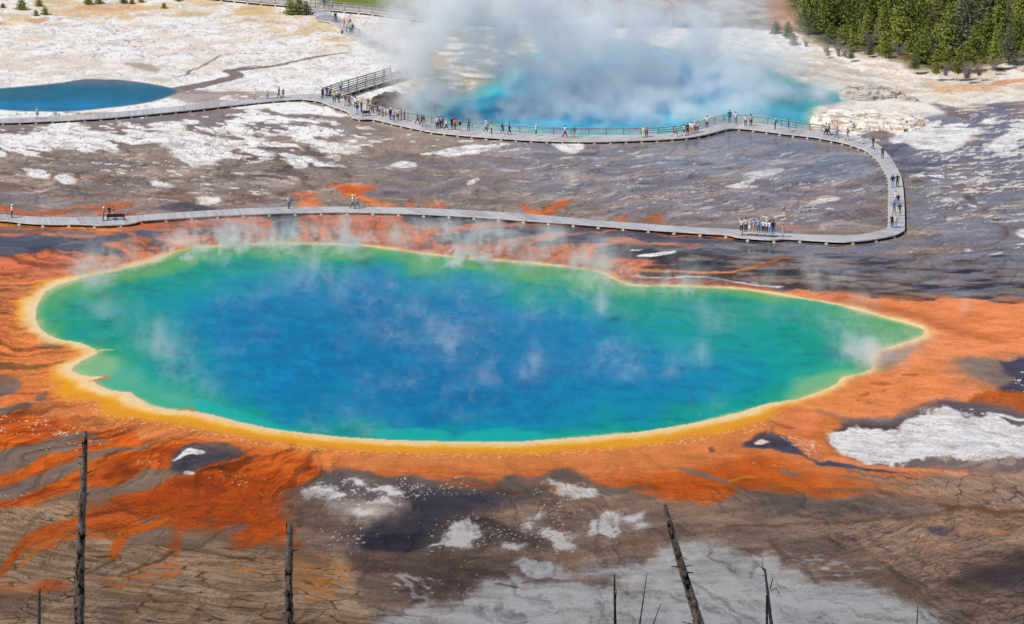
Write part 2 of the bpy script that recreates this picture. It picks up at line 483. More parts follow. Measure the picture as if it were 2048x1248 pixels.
P_(CREAMW, "386,396 430,392 446,402 420,410 392,406", .8, .8, .5); P_(WHITE, "300,366 340,368 345,376 306,376", .8, .8, .5)
F_(WHITE, "700,262 900,272 1220,284 1240,300 1100,320 860,310 700,300", .42, 44, 6, -4, .42, 3, .85, 65)
P_(WHITE, "860,306 900,296 960,288 1000,292 960,304 900,312", .8, 1, .5); P_(WHITE, "784,330 800,322 830,326 832,334 800,336", .6, .7, .4)
P_(WHITE, "1110,286 1160,286 1165,300 1140,308 1115,298", .6, .8, .4); P_(WHITE, "702,280 716,278 716,285 702,285", .5, .6, .3)
P_(WHITE, "935,366 955,354 960,358 950,368", .5, .6, .3)
F_(WHITE, "1040,330 1300,320 1500,330 1560,430 1300,420 1100,380", .28, 24, 4, -6, .12, 4, .7, 66)
P_(WHITE, "1454,372 1500,358 1512,360 1490,372 1462,376", .5, .6, .4); P_(WHITE, "1500,350 1540,340 1570,338 1572,346 1540,354 1510,358", .5, .6, .4)
P_(WHITE, "1490,346 1530,340 1524,346 1496,350", .4, .5, .3)
P_(CREAMW, "1614,412 1640,398 1680,396 1684,402 1650,408 1630,413", .5, .6, .4)
F_(WHITE, "1560,412 1660,414 1690,440 1620,448 1560,430", .45, 20, 4, 2, .55, 2, .9, 67)
F_(WHITE, "1440,330 1560,320 1700,330 1700,380 1560,380", .3, 22, 4, -6, .2, 3, .8, 68)
F_(WHITE, "1470,428 1560,432 1580,440 1480,440", .4, 26, 4, -4, .4, 1.5, .9, 69)
N_((214, 206, 202), "1040,320 1300,300 1460,290 1640,300 1740,340 1760,440 1560,452 1300,430 1100,400", .27, 70, 4.5, -7, .04, 4, .8, 261, 1.6, 5)
N_((206, 196, 190), "-700,300 300,310 600,330 900,300 1100,310 1060,410 640,405 -700,410", .24, 80, 4.5, 6, .04, 4, .7, 262, 1.6, 5)
N_((150, 140, 150), "900,290 1700,280 1760,440 1000,430", .4, 90, 6, -6, .08, 4, .45, 263, 1.6, 5)
# right white crusts
W2 = "1660,270 1720,262 1800,255 1960,236 2700,215 2700,300 1960,310 1860,310 1800,290 1740,290"
N_(WHITE, W2, .52, 80, 14, -8, .05, 4, 1, 71, 1.2)
P_(WHITE, "1780,262 1860,250 1930,262 1925,290 1840,300 1800,282", 1, 1.4, .8)
P_((120, 106, 106), "1860,206 1900,212 1940,226 1950,240 1920,238 1880,220", 1.2, 1, .6, .8)
S_((112, 112, 130), "2060,202 2000,208 1960,228 1950,250 1890,254 1870,256", .9, .5, .8, .4, .85, .5)
S_((112, 112, 130), "2000,214 2012,240 1990,262 1960,290 1900,320 1800,330", 1.2, .6, .8, .4, .85, 1.6)
S_((118, 104, 108), "1720,262 1760,264 1790,272 1770,280", .6, .4, .6, .3, .8)
F_(WHITE, "1880,300 2040,300 2100,380 1900,380 1830,350", .42, 26, 5, -6, .42, 4, .85, 72)
F_(WHITE, "1830,345 1980,350 1960,420 1850,400", .42, 26, 6, 10, .55, 3, .9, 73)
P_((150, 170, 150), "1855,378 1880,374 1884,384 1862,388", .6, .5, .3, .7)
S_((112, 90, 84), "1935,380 1950,400 1975,420 2000,452 2010,470 1980,490 1930,500 1840,500", .5, .4, .7, .4, .75, .2)
P_(WHITE, "2030,466 2060,452 2120,450 2120,484 2050,480", .8, 1, .6); P_(WHITE, "1990,570 2060,560 2120,556 2120,576 2000,578", .8, 1, .6)
F_(WHITE, "1720,520 1860,500 2100,480 2100,560 1900,560 1740,540", .36, 40, 5, -10, .35, 4, .75, 74)
F_(WHITE, "1700,540 1900,540 2060,548 1900,572 1720,560", .32, 14, 3, 0, .35, 3, .8, 75)
N_((222, 214, 208), "1810,220 2100,200 2700,220 2700,470 2040,460 1850,440 1820,330", .36, 60, 5, -8, .04, 4, .85, 264, 1.6, 5)
# slow textures of the plain
R_((104, 84, 74), "-700,245 700,225 720,330 560,400 -700,400", 90, 24, 6, .035, .75, 4, 81)
R_((104, 84, 74), "300,250 640,260 660,330 400,330", 60, 22, 12, .04, .7, 3, 84)
R_((100, 84, 78), "700,280 1760,290 1760,470 1200,430 700,410", 220, 34, -8, .02, .5, 4, 82)
R_((96, 86, 88), "1820,300 2700,260 2700,560 1700,560 1700,500", 160, 40, -10, .025, .55, 4, 83)
V_((112, 92, 84), "1560,486 1860,484 2040,486 2060,500 1800,510 1540,512 1480,492", 18, 5, -24, .16, .5, 1.5, 85)
S_((100, 84, 84), "1300,486 1460,500 1660,508 1900,508 2010,498", .35, .4, .5, .3, .7)
S_((110, 84, 66), "540,398 700,410 900,416", .3, .4, .5, .3, .4)
# ---- orange outlets just beyond the near boardwalk
P_(ORGP, "662,372 690,363 730,366 752,371 745,380 722,388 712,392 700,390 690,382", .9, .8, .5)
P_(RUST, "690,372 720,372 715,388 700,388", 1.2, .8, .5, .5)
P_(ORG, "700,386 720,388 745,400 780,409 800,415 760,415 735,408 705,394", .6, .5, .3)
P_(ORGP, "574,386 604,382 636,384 628,394 600,394", .9, .8, .5, .8); P_(ORG, "600,396 625,394 638,400 634,414 592,414", .9, .6, .4)
P_(ORGP, "810,408 822,404 826,415 814,415", .5, .4, .3); P_(ORGP, "842,412 880,406 900,412 872,417 840,417", .5, .5, .3, .8)
P_(ORGP, "1032,414 1050,412 1080,420 1110,404 1136,400 1146,402 1130,414 1096,430 1068,430 1050,420", .8, .7, .4)
P_(ORG, "1056,422 1082,422 1096,430 1070,430", .6, .4, .3)
P_(ORGP, "1230,438 1250,432 1250,441 1236,442", .5, .4, .3); P_(ORGP, "1280,440 1310,430 1330,434 1318,446 1290,446", .5, .6, .3, .8)
P_(ORGP, "148,412 172,410 190,414 208,406 240,403 262,404 254,412 232,418 234,432 196,434 180,420 160,416", .8, .7, .4, .85)
P_(ORGP, "-60,408 20,414 50,424 100,432 60,433 20,424 -60,420", .7, .6, .4); P_(ORGP, "92,430 110,424 128,430 112,434", .5, .4, .3, .8)
P_((196, 140, 120), "1540,446 1570,445 1600,456 1580,464 1560,462", .8, .7, .4, .6)
P_((190, 130, 108), "838,396 890,398 880,408 846,406", .9, .8, .4, .4)
# ---- between near boardwalk and the great spring
P_(ORGP, "-700,440 60,447 190,449 290,441 470,430 640,424 800,426 1035,440 1200,452 1408,468 1470,478 1400,520 1300,560 1200,548 900,520 600,495 380,500 200,560 90,600 -700,640", 1.5, .8, .5)
N_((182, 92, 60), "-700,440 640,424 1200,452 1400,480 1300,556 900,520 600,490 300,520 -700,620", .45, 150, 12, -3, .12, 3, .7, 91)
N_(SALM, "-700,440 640,424 1200,452 1400,480 1300,556 900,520 600,490 300,520 -700,620", .38, 170, 12, -4, .12, 3, .3, 92)
P_(ORG, "-700,560 60,560 110,575 80,620 66,650 90,690 -20,700 -700,720", 1.5, 1, .5)
N_((176, 96, 62), "-700,560 60,560 70,600 30,640 -20,700 -700,720", .5, 60, 12, -30, .14, 2, .6, 97)
P_((160, 100, 74), "-60,560 30,565 50,590 20,620 -60,640", 3, 1, .6, .5)
S_(YEL, "-60,447 60,451 150,455 230,460 260,460", .5, .4, .3, .2, .9, .2); S_((200, 100, 20), "-60,443 100,449 260,452 300,446 420,437", .6, .4, .3, .2, .8, .3)
P_(GREYB, "-60,458 60,458 140,462 190,468 120,466 0,466 -60,466", .7, .5, .3)
P_(SLATE, "-700,472 60,472 180,472 240,466 262,470 240,482 200,490 230,506 246,520 230,520 190,508 120,500 40,506 -60,514 -700,530", 1, 1, .6, 1, .5)
P_((100, 100, 118), "-700,490 0,494 60,500 0,514 -700,530", 1, 1, .6, .6)
P_(SLATE, "270,462 300,458 330,464 316,474 330,482 320,492 300,492 310,480 290,470", .9, .9, .6)
P_(SLATE, "376,462 400,458 430,464 448,462 450,470 420,470 390,470", .8, .8, .5, .85)
P_(SLATE, "510,432 560,428 600,428 602,440 594,452 600,470 560,482 550,470 552,452 530,438", 1.2, .8, .6, .95, .6)
S_(SLATE, "206,494 232,514 250,522", .5, .4, .4, .3, .9, .1)
S_((110, 76, 70), "260,480 252,496 270,504 320,500 340,492", .4, .4, .5, .3, .7)
P_((146, 104, 94), "690,428 700,440 710,450 700,462 696,446", .7, .7, .4, .7)
P_(SLATE, "812,426 900,430 1020,440 1030,446 960,446 900,452 862,456 820,448 806,442", .8, .6, .5, .95, .5)
P_(SLATE, "866,476 930,464 1010,452 1130,450 1210,456 1180,462 1080,468 1000,478 960,486 880,488", 1, .8, .6, .9)
P_(SLATE, "1060,492 1110,480 1150,468 1250,462 1340,466 1470,480 1560,492 1520,502 1380,490 1280,484 1180,486 1090,496", .9, .8, .5, .95)
P_((188, 118, 92), "960,486 1060,470 1130,462 1100,474 1060,486 1000,500", .8, .8, .5, .7)
P_(SLATED, "1200,492 1260,488 1400,494 1560,500 1800,512 2700,530 2700,610 2000,612 1880,606 1760,596 1600,580 1480,566 1300,556 1290,536 1310,522 1260,516 1210,504", 1, .9, .5)
N_(MUD, "1280,492 1560,492 1800,510 2700,520 2700,600 1900,600 1640,560 1500,560 1400,520", .55, 150, 12, 2, .14, 2.5, .85, 93)
N_(BLUEG, "1600,510 2700,520 2700,610 1900,600 1700,570", .5, 120, 10, -6, .14, 2.5, .7, 94)
F_(WHITE, "1240,494 1330,494 1370,500 1340,516 1260,506", .4, 30, 4, -4, .45, 1.5, .9, 95)
P_(WHITE, "1278,512 1320,504 1350,501 1345,507 1310,513 1284,514", .4, .5, .3)
S_(WHITE, "1266,551 1340,556 1400,554 1460,562 1520,570 1556,572", .3, .4, .3, .3, .9, .5)
F_((200, 190, 186), "1500,560 1600,564 1620,576 1520,576", .4, 26, 4, 2, .5, 1.5, .7, 96)
P_(ORG, "1250,474 1300,484 1400,486 1390,491 1300,489 1230,484 1200,476", .4, .3, .3, .9); P_(ORGP, "1300,462 1330,472 1400,466 1380,470 1330,474", .4, .3, .2)
S_(ORG, "1270,540 1330,543 1420,545 1480,543 1520,530 1560,518 1576,516", .9, .4, .3, .3, 1, .25)
S_(ORGP, "1240,520 1280,528 1340,530 1372,526", .7, .4, .3, .3, .9, .1)
S_(SLATED, "1300,534 1330,537 1370,536 1420,526 1470,530", .4, .4, .3, .3, .9)
S_((156, 62, 36), "1240,556 1340,562 1440,568 1540,580 1640,596 1720,604", .7, .4, .3, .3, .8, 1.6)
# right orange field
P_(ORGB, "1560,586 1600,580 1680,590 1740,596 1780,600 1800,606 1840,600 1940,600 2010,606 2700,612 2700,1000 2700,760 2048,716 1960,712 1920,722 1935,750 1990,780 2010,790 1930,806 1850,822 1740,838 1660,836 1640,822 1560,830 1540,812 1680,770 1760,740 1860,680 1840,650 1700,615", 1.5, .8, .5)
N_(ORG, "1600,590 2700,612 2700,740 2000,720 1900,730 1980,780 1700,835 1560,820 1760,740 1860,680", .5, 150, 14, 6, .14, 3, .6, 101)
N_((236, 146, 100), "1700,600 2700,620 2700,720 1900,740 1940,790 1700,820 1760,740", .34, 130, 12, -3, .14, 3, .6, 102)
S_((160, 84, 52), "1680,604 1780,622 1860,640 1900,656 1990,680", 1.4, 1.8, .8, .4, .65, .8)
P_((226, 132, 86), "1830,604 1900,602 1990,604 2040,616 1960,620 1860,618", .8, .7, .4, .8)
P_(GREYB, "1930,724 1990,714 2700,716 2700,770 2040,780 2000,784 1960,770 1930,742", 4, 1.2, .6, .95)
P_(SLATE, "2010,718 2700,716 2700,790 2030,792 1990,784 2020,764 2006,742", 1, 1, .6)
F_(WHITE, "2030,760 2060,730 2120,740 2110,800 2040,800", .4, 14, 3.4, 0, .4, 1.5, .9, 103)
P_(RUST, "1930,802 2000,786 2120,792 2700,800 2700,840 2060,832 2000,822 1900,830 1880,820", 1.5, .9, .6, .8)
R_((104, 60, 40), "1880,800 2060,786 2100,830 1900,830", 50, 8, 20, .06, .6, 2, 104)
for q in ("1736,766 1760,763 1784,768 1760,771", "1722,788 1740,784 1742,790 1726,793", "1716,800 1722,799 1722,802 1716,802", "1735,804 1742,803 1746,807 1738,807", "1697,822 1703,821 1703,824", "1800,748 1838,746 1836,750 1806,752", "1764,780 1770,777 1768,784"):
    P_((150, 78, 48), q, .2, .2, .15, .8)
R_((160, 88, 56), "1720,745 1850,740 1840,800 1740,810", 26, 6, -10, .05, .6, 2, 105)
# white tongue at right with dark skirt
P_((98, 88, 96), "1636,824 1700,838 1780,838 1850,816 1900,800 1960,806 2040,824 2700,836 2700,870 1800,900 1690,900 1640,880 1632,860 1650,838", 1.6, .9, .5)
P_(DKBR, "1650,846 1700,850 1770,852 1830,844 1840,860 1700,880 1660,880", 1.5, .8, .5, .8)
P_(SLATED, "1630,850 1640,848 1636,868 1654,888 1680,914 1740,924 1700,928 1664,916 1630,880", .9, .7, .4)
P_((118, 104, 100), "1680,915 1760,922 1850,914 1900,918 2000,910 2700,904 2700,945 1960,945 1800,938 1700,932", 1.5, .8, .5)
WT = "1638,870 1680,866 1694,856 1710,862 1760,864 1800,858 1830,842 1856,828 1880,820 1900,822 1920,832 2000,846 2060,852 2700,858 2700,896 2060,902 2000,910 1940,920 1910,920 1880,912 1850,914 1760,922 1720,918 1690,908 1664,890"
P_((216, 190, 158), WT, .9, 1.2, .8); P_((230, 228, 230), WT, 1.2, 1.4, 1.2, .92)
N_((196, 194, 200), WT, .4, 90, 10, 6, .14, 1.5, .55, 106)
R_((170, 160, 156), WT, 60, 12, 8, .04, .5, 1.5, 107)
F_(WHITE, "1880,814 1960,818 2000,830 1960,840 1900,826", .4, 24, 4, 10, .5, 1.5, .9, 108)
S_(WHITE, "1986,832 2020,836 2060,842 2140,846", .5, .4, .5, .4, .9); 
# orange apron below the spring, left to right
AP = "-700,640 60,690 190,700 200,760 400,830 600,880 900,890 1200,880 1500,830 1560,812 1680,840 1650,880 1700,915 1760,930 1900,940 2060,944 2060,950 1900,952 1830,962 1880,980 1940,1000 1800,998 1700,992 1640,996 1560,992 1480,984 1440,1000 1340,996 1230,976 1130,966 1060,956 1000,966 900,960 800,952 700,940 640,948 560,978 500,1000 -700,960"
P_(ORG, AP, 1.2, .8, .4)
N_((190, 92, 46), AP, .45, 170, 12, 2, .15, 2.5, .42, 111)
N_((216, 130, 78), AP, .4, 200, 13, -2, .15, 2.5, .55, 112)
P_((204, 126, 70), "700,888 1000,900 1200,900 1460,860 1500,880 1400,930 1200,930 900,930 700,915", 2.5, 1, .5, .6)
P_(RUST, "1330,940 1460,930 1560,920 1660,960 1850,970 1700,990 1500,985 1330,990 1200,970", 2, 1, .6, .65)
N_(RUST, "1180,960 1480,960 1500,984 1440,1006 1330,1000 1200,982", .6, 60, 6, 3, .12, 2, .8, 113)
P_(SLATE, "1534,868 1548,842 1540,858 1560,872 1600,880 1640,898 1670,918 1740,934 1820,946 1700,938 1640,928 1600,908 1540,902 1490,902 1484,890 1510,880", .6, .5, .35, 1, .5)
P_(SLATED, "1500,880 1530,862 1536,876 1580,888 1550,898 1490,896", .6, .5, .3)
P_(CREAMW, "1510,886 1522,879 1538,885 1530,890 1512,890", .3, .3, .3)
P_((222, 126, 84), "1536,846 1560,860 1620,868 1636,846 1640,826 1600,824 1556,830", .9, .6, .4)
P_(ORG, "1572,874 1620,876 1650,888 1664,912 1640,922 1600,900", .5, .5, .3)
N_((240, 200, 170), "1560,874 1620,878 1650,896 1620,910 1580,890", .42, 16, 3, 20, .08, 1, .8, 114)
S_((150, 76, 44), "1540,838 1556,850 1580,856", .5, .4, .4, .3, .7); P_((206, 132, 90), "1545,832 1560,822 1564,836 1552,846", .3, .3, .2, .8)
P_(GREYB, "1354,932 1380,938 1410,946 1460,964 1450,968 1400,954 1370,944", .4, .4, .3, .9, .1)
S_((120, 96, 80), "1440,962 1470,972 1500,986 1540,998", .4, .5, .4, .3, .8)
P_(GREYB, "1565,934 1600,944 1590,952 1560,944", .7, .6, .4, .7)
F_((140, 76, 50), "1400,890 1480,900 1470,920 1400,915", .36, 12, 3, 20, .25, 1.5, .8, 115)
P_((110, 66, 50), "1418,896 1426,893 1428,902 1418,904", .25, .2, .2, .9)
F_((232, 190, 170), "1500,924 1550,920 1560,940 1500,936", .4, 16, 3, 0, .4, 1.5, .6, 116)
S_(YEL, "1466,965 1490,959 1510,958", .25, .4, .4, .2, .7); 
S_(ORGB, "1660,916 1740,932 1830,938 1900,946 1960,951 2060,950 2700,946", .7, .3, .3, .2, 1, .55)
for q in ("1700,944 1760,956 1830,974", "1680,956 1740,964 1800,976 1860,984", "1640,974 1680,980 1740,982 1790,992"):
    S_((116, 92, 80), q, .35, .6, .5, .3, .75, .7)
N_(ORG, "1620,990 1760,1000 1740,1020 1640,1010", .5, 40, 5, -4, .1, 1.5, .7, 117)
# red band right of centre, bottom of apron
N_((206, 96, 44), "560,930 760,930 900,950 1200,960 1330,990 1200,990 900,975 700,950", .55, 120, 8, 2, .12, 2, .7, 118)
# ---- bottom: mud, dark wet beds and pale terraces
BT = "560,985 640,948 700,938 800,952 900,962 1060,958 1230,978 1340,998 1440,1003 1480,986 1560,994 1700,996 1940,1004 1880,982 1830,964 1900,954 2700,952 2700,1345 -700,1345 -700,1100 200,1100 560,1060"
P_((142, 114, 96), BT, 1.2, .9, .5)
N_((118, 98, 88), BT, .5, 190, 24, 8, .15, 4, .8, 121)
N_((166, 134, 112), BT, .35, 150, 16, -8, .15, 4, .6, 122)
R_((88, 70, 60), BT, 90, 12, 10, .035, .4, 3, 123)
P_((104, 90, 84), "575,975 640,945 690,934 740,936 770,948 820,952 860,962 980,966 1030,950 1060,966 1120,940 1160,948 1200,966 1300,972 1240,986 1100,1000 960,990 860,1000 700,1010 620,1000 560,1000", 1.4, .8, .5)
P_(SLATED, "640,962 720,958 790,964 830,980 860,1000 880,1010 830,1030 760,1056 700,1062 760,1030 790,1000 720,976 640,972", 2, 1, .6, .9)
P_(SLATED, "800,985 900,990 1060,990 1000,1010 930,1040 900,1060 880,1080 860,1097 740,1097 716,1090 730,1062 790,1040 830,1010", 2.5, 1, .6, .9, .4)
P_((44, 40, 48), "728,1070 860,1064 880,1080 860,1097 720,1096", .8, .5, .4, .9)
P_((70, 58, 56), "860,1050 960,1040 1060,1066 1110,1080 1100,1094 980,1097 860,1096", 1.5, .8, .5, .85)
P_(DKBR, "640,1120 780,1100 900,1104 1030,1130 1080,1160 1040,1190 900,1196 820,1200 760,1190 700,1150", 4, 1.2, .8, .75)
N_(BROWN, "680,1160 820,1150 800,1220 700,1240", .5, 50, 14, 70, .15, 3, .6, 124)
P_(DKBR, "600,1180 700,1120 760,1190 780,1248 640,1250", 6, 1.5, .8, .5)
N_(RUST, "860,962 1200,965 1190,1000 900,992", .42, 90, 5, 0, .1, 1.5, .6, 125)
P_((196, 180, 168), "668,1012 720,1002 790,1004 780,1030 720,1040 670,1034", 2.5, 1, .6, .8)
W3 = [("602,990 624,976 640,966 664,962 680,975 730,980 720,990 690,1000 650,1000 620,1004", 1.4), ("750,968 790,970 800,990 780,994 762,984", 1.2),
      ("690,960 730,956 740,962 720,966", .8), ("700,1016 726,1014 736,1020 728,1030 702,1030", .8), ("735,1002 770,998 784,1008 760,1010", .9),
      ("1082,968 1110,966 1140,972 1180,972 1206,982 1180,992 1140,994 1100,992 1120,984", 1.2), ("1170,1044 1190,1030 1220,1026 1250,1034 1262,1052 1240,1070 1200,1074 1180,1066", 1.2),
      ("1252,1038 1290,1024 1292,1034 1264,1046", .7), ("1274,1048 1300,1046 1296,1056 1278,1056", .6), ("1055,1036 1080,1024 1090,1028 1066,1040", .5), ("1048,1048 1066,1044 1070,1056 1052,1056", .5),
      ("860,1096 900,1080 930,1058 950,1070 956,1094 900,1098", 1.6), ("1008,1090 1040,1082 1050,1092 1020,1098", .8), ("1088,1058 1120,1054 1140,1080 1116,1088 1094,1072", 1.4)]
for q, wv in W3:
    P_((176, 160, 150), q, 2.6, wv * .8, wv * .6, .55)
    P_((218, 211, 206), q, .9, wv * .9, wv * .9, .92)
F_((226, 220, 216), "600,960 840,956 860,1000 700,1010 620,1006", .42, 6, 2.2, 0, .34, 2, .85, 126)
F_((226, 220, 216), "660,1050 740,1050 720,1100 660,1096", .42, 7, 2.6, 0, .24, 2, .8, 127)
F_((226, 220, 216), "880,1060 1120,1050 1110,1098 880,1098", .4, 7.5, 2.6, 0, .26, 2, .85, 128)
F_((226, 220, 216), "1040,1010 1140,1000 1150,1060 1050,1060", .38, 7, 2.6, -20, .2, 2, .8, 129)
F_((210, 204, 200), "860,1040 1000,1050 980,1100 860,1100", .3, 12, 2.6, 0, .3, 2, .8, 130)
F_((214, 206, 200), "780,1140 1000,1120 1000,1200 800,1200", .36, 8, 2.6, 10, .12, 3, .7, 131)
N_((190, 182, 176), "780,1150 850,1150 850,1200 790,1180", .5, 30, 8, 20, .1, 2, .7, 132)
for k, q in enumerate(("640,978 900,962 1000,990 760,1000", "1060,965 1110,970 1100,994 1070,990")):
    F_((226, 220, 216), q, .4, 8, 2.8, 0, .4, 1.5, .7, 133 + k)
V_((92, 74, 66), "1060,1000 1340,1060 1330,1120 1100,1110 980,1110 1000,1040", 30, 9, -18, .09, .45, 3, 136)
# pale terrace at the bottom
G1 = (182, 178, 173)
T1 = "790,1236 820,1222 900,1210 980,1180 1000,1166 1040,1160 1046,1156 1140,1166 1220,1170 1240,1168 1212,1144 1180,1130 1230,1118 1310,1118 1350,1112 1380,1100 1410,1086 1450,1090 1470,1110 1500,1120 1560,1130 1640,1158 1740,1174 1800,1200 1880,1224 1910,1245 1980,1345 700,1345 760,1260"
P_((168, 156, 148), T1, 2, 1.6, .9); P_(G1, T1, 2.4, 1.6, 1.2)
P_(G1, "1038,1128 1070,1118 1110,1120 1130,1130 1146,1150 1090,1146 1050,1138", .9, 1.2, .8)
P_((150, 134, 124), "1130,1148 1180,1140 1226,1160 1280,1172 1340,1176 1340,1196 1270,1194 1230,1186 1220,1170 1140,1160", 2, 1, .7, .7)
P_((152, 136, 126), "1130,1146 1200,1124 1250,1150 1200,1156", 2, 1, .7, .6)
P_(GREYB, "1120,1164 1160,1158 1220,1164 1230,1170 1150,1168", .8, .7, .5, .7)
S_((70, 56, 48), "1004,1170 1030,1174 1054,1176", .3, .4, .4, .3, .9, .15)
N_((176, 166, 158), T1, .42, 170, 18, 4, .14, 3, .75, 137)
N_((196, 190, 184), T1, .5, 110, 14, -3, .14, 3, .6, 138)
R_((160, 148, 140), T1, 130, 22, -8, .04, .5, 2, 139)
S_((160, 150, 142), "1030,1230 1150,1225 1300,1220 1400,1208 1440,1204 1480,1216", .3, .8, 1, .4, .6)
N_(G1, "1530,1100 1640,1104 1720,1128 1760,1150 1700,1152 1600,1130", .42, 30, 7, 6, .07, 2, .9, 140)
V_((110, 92, 84), "1500,1060 1620,1060 1680,1080 1700,1130 1600,1130 1520,1100", 20, 6, 12, .1, .5, 3, 141)
P_((112, 96, 92), "1500,1050 1600,1062 1700,1100 1760,1140 1720,1140 1600,1100 1500,1080", 4, 1.2, .8, .5)
F_(G1, "1640,1130 1760,1150 1800,1180 1700,1160", .4, 16, 4, 12, .4, 1.5, .8, 142)
N_(DKBR, "1620,1070 1720,1110 1780,1150 1840,1200 1900,1248 1960,1248 1860,1170 1740,1100", .5, 60, 10, 30, .12, 3, .7, 143)
P_((104, 84, 72), "1740,1140 1800,1170 1880,1215 1960,1248 2100,1345 1990,1345 1900,1248 1800,1195", 2, 1, .7, .75)
# right-hand fans of cells
P_((166, 134, 112), "1720,960 2700,950 2700,1130 1960,1150 1800,1120 1640,1080 1540,1040 1700,1030 1850,1020", 4, 1, .6, .7)
V_((92, 72, 64), "1700,938 1900,948 2700,950 2700,1020 1960,1016 1860,990", 44, 10, 26, .12, .8, 3, 151, 2.2, (186, 158, 142), .5)
V_((100, 78, 66), "1880,905 2700,900 2700,946 1960,942", 40, 8, -20, .1, .5, 2, 152, 2.2, (184, 158, 144), .5)
V_((94, 72, 60), "1620,1040 2700,1020 2700,1150 1900,1160 1760,1120", 80, 8, -20, .1, .75, 4, 153, 2.4, (184, 156, 132), .5)
V_((94, 72, 60), "1760,1110 2700,1120 2700,1345 1950,1345 1880,1200", 70, 8, -14, .1, .75, 4, 154, 2.4, (172, 146, 124), .5)
N_((204, 130, 84), "1860,1030 2000,1034 2700,1040 2700,1070 1960,1070", .4, 70, 5, 8, .1, 2, .7, 155)
N_((198, 134, 84), "1640,1030 2700,1020 2700,1150 1760,1130", .3, 120, 6, 6, .1, 3, .5, 156)
P_((122, 78, 42), "1880,1012 1960,1016 2700,1014 2700,1024 1960,1026 1890,1024", 1, .6, .5, .8)
S_((98, 72, 52), "1450,1050 1560,1049 1680,1042 1800,1036 1860,1030", .3, .5, .5, .3, .7)
P_((92, 84, 84), "1560,985 1700,1000 1860,1018 1880,1030 1700,1036 1560,1030 1480,1010 1440,1004", 3, 1, .7, .5)
P_(DKBR, "1920,1150 1990,1130 2050,1110 2700,1090 2700,1190 2060,1190 1980,1176 1900,1160", 3, 1.5, .9, .85)
P_(SLATE, "1960,1160 2060,1140 2700,1120 2700,1170 2060,1180", 3, 1, .6, .5)
P_((84, 70, 70), "1636,1072 1660,1088 1700,1110 1690,1100 1660,1078", .8, .7, .5, .8)
P_(SLATE, "1850,1056 1890,1052 1910,1064 1880,1068", 1.2, .8, .5, .7)
# ---- bottom-left: fingers of grey between streams of orange
BL = "-700,820 40,830 180,860 240,850 330,880 520,890 600,905 640,948 570,985 566,1030 575,1060 590,1090 560,1100 520,1080 470,1090 300,1060 200,1090 100,1110 -700,1140"
P_((200, 94, 34), BL, 1.2, .9, .5)
N_((164, 62, 18), BL, .45, 90, 12, -14, .14, 2.5, .8, 161)
N_((214, 104, 34), BL, .4, 80, 9, -14, .14, 2.5, .7, 162)
P_((170, 70, 22), "200,1000 280,980 360,960 470,950 560,955 575,1000 560,1060 470,1080 400,1050 200,1060 150,1050", 3, 1, .6, .8)
GR = (124, 106, 94)
for q in ("-60,904 60,894 130,868 170,862 205,868 150,886 100,902 60,912 -60,920",
          "-60,920 60,900 160,888 220,872 226,876 180,892 150,905 90,918 40,936 -60,960",
          "-60,980 30,960 90,944 150,920 200,902 260,896 300,890 330,872 336,870 300,898 240,908 190,922 140,950 60,980 20,994 -60,1010",
          "-60,1022 60,1016 120,996 150,980 220,968 280,946 290,938 360,940 380,944 330,960 300,978 240,990 150,1006 100,1020 60,1046 0,1060 -60,1075"):
    P_(GR, q, .7, .7, .5, .95)
P_((104, 96, 100), "-60,758 20,756 40,770 40,780 20,790 -60,804", .8, .6, .4); P_((104, 92, 90), "66,796 90,784 102,781 94,790 86,804 70,802", .5, .4, .3)
P_((112, 100, 98), "-60,822 30,816 50,806 66,812 50,822 10,830 -60,832", .7, .5, .4)
P_((110, 76, 52), "-60,728 30,726 60,730 110,724 150,716 180,706 194,706 170,718 110,730 60,738 -60,742", .5, .5, .35, .9)
S_((112, 66, 40), "78,692 110,696 150,692 176,688", .3, .4, .4, .2, .7)
S_(GR, "0,762 50,752 80,746", .3, .3, .4, .3, .7)
F_((244, 226, 208), "-60,826 40,826 130,850 160,866 60,870 -60,866", .42, 9, 2.4, 4, .3, 2, .85, 163)
F_((244, 226, 208), "110,860 170,852 168,864 120,870", .5, 10, 2.4, -10, .6, 1, .9, 164)
F_((240, 210, 180), "80,896 229,868 230,884 100,916", .36, 9, 2.4, -12, .3, 1.5, .8, 165)
F_((240, 210, 180), "-60,976 60,980 50,996 -60,998", .4, 12, 2.2, 10, .4, 1, .85, 166)
F_((236, 180, 130), "270,908 340,920 330,930 280,930", .4, 10, 2.4, 10, .4, 1, .85, 167)
F_((244, 200, 150), "380,950 520,955 540,985 420,970", .36, 9, 2.6, 8, .35, 2, .8, 168)
F_((240, 190, 140), "150,960 560,960 560,1060 200,1040", .26, 8, 2.4, 0, .05, 3, .7, 169)
F_((244, 222, 200), "70,800 320,850 340,880 520,890 440,900 200,860", .3, 8, 2.2, 14, .18, 2, .75, 170)
P_(RUSTD, "220,930 250,924 270,934 262,948 230,950", 1.8, .9, .6, .8); P_(RUSTD, "350,962 400,958 420,976 370,984 330,980", 2, .9, .6, .75)
P_(RUSTD, "180,1030 240,1022 262,1030 220,1038 180,1038", 1.2, .8, .5, .7); P_(RUSTD, "480,990 510,986 520,1000 490,1010", 1.6, .8, .5, .7); P_(RUSTD, "90,846 120,840 110,852", 1.2, .6, .4, .6)
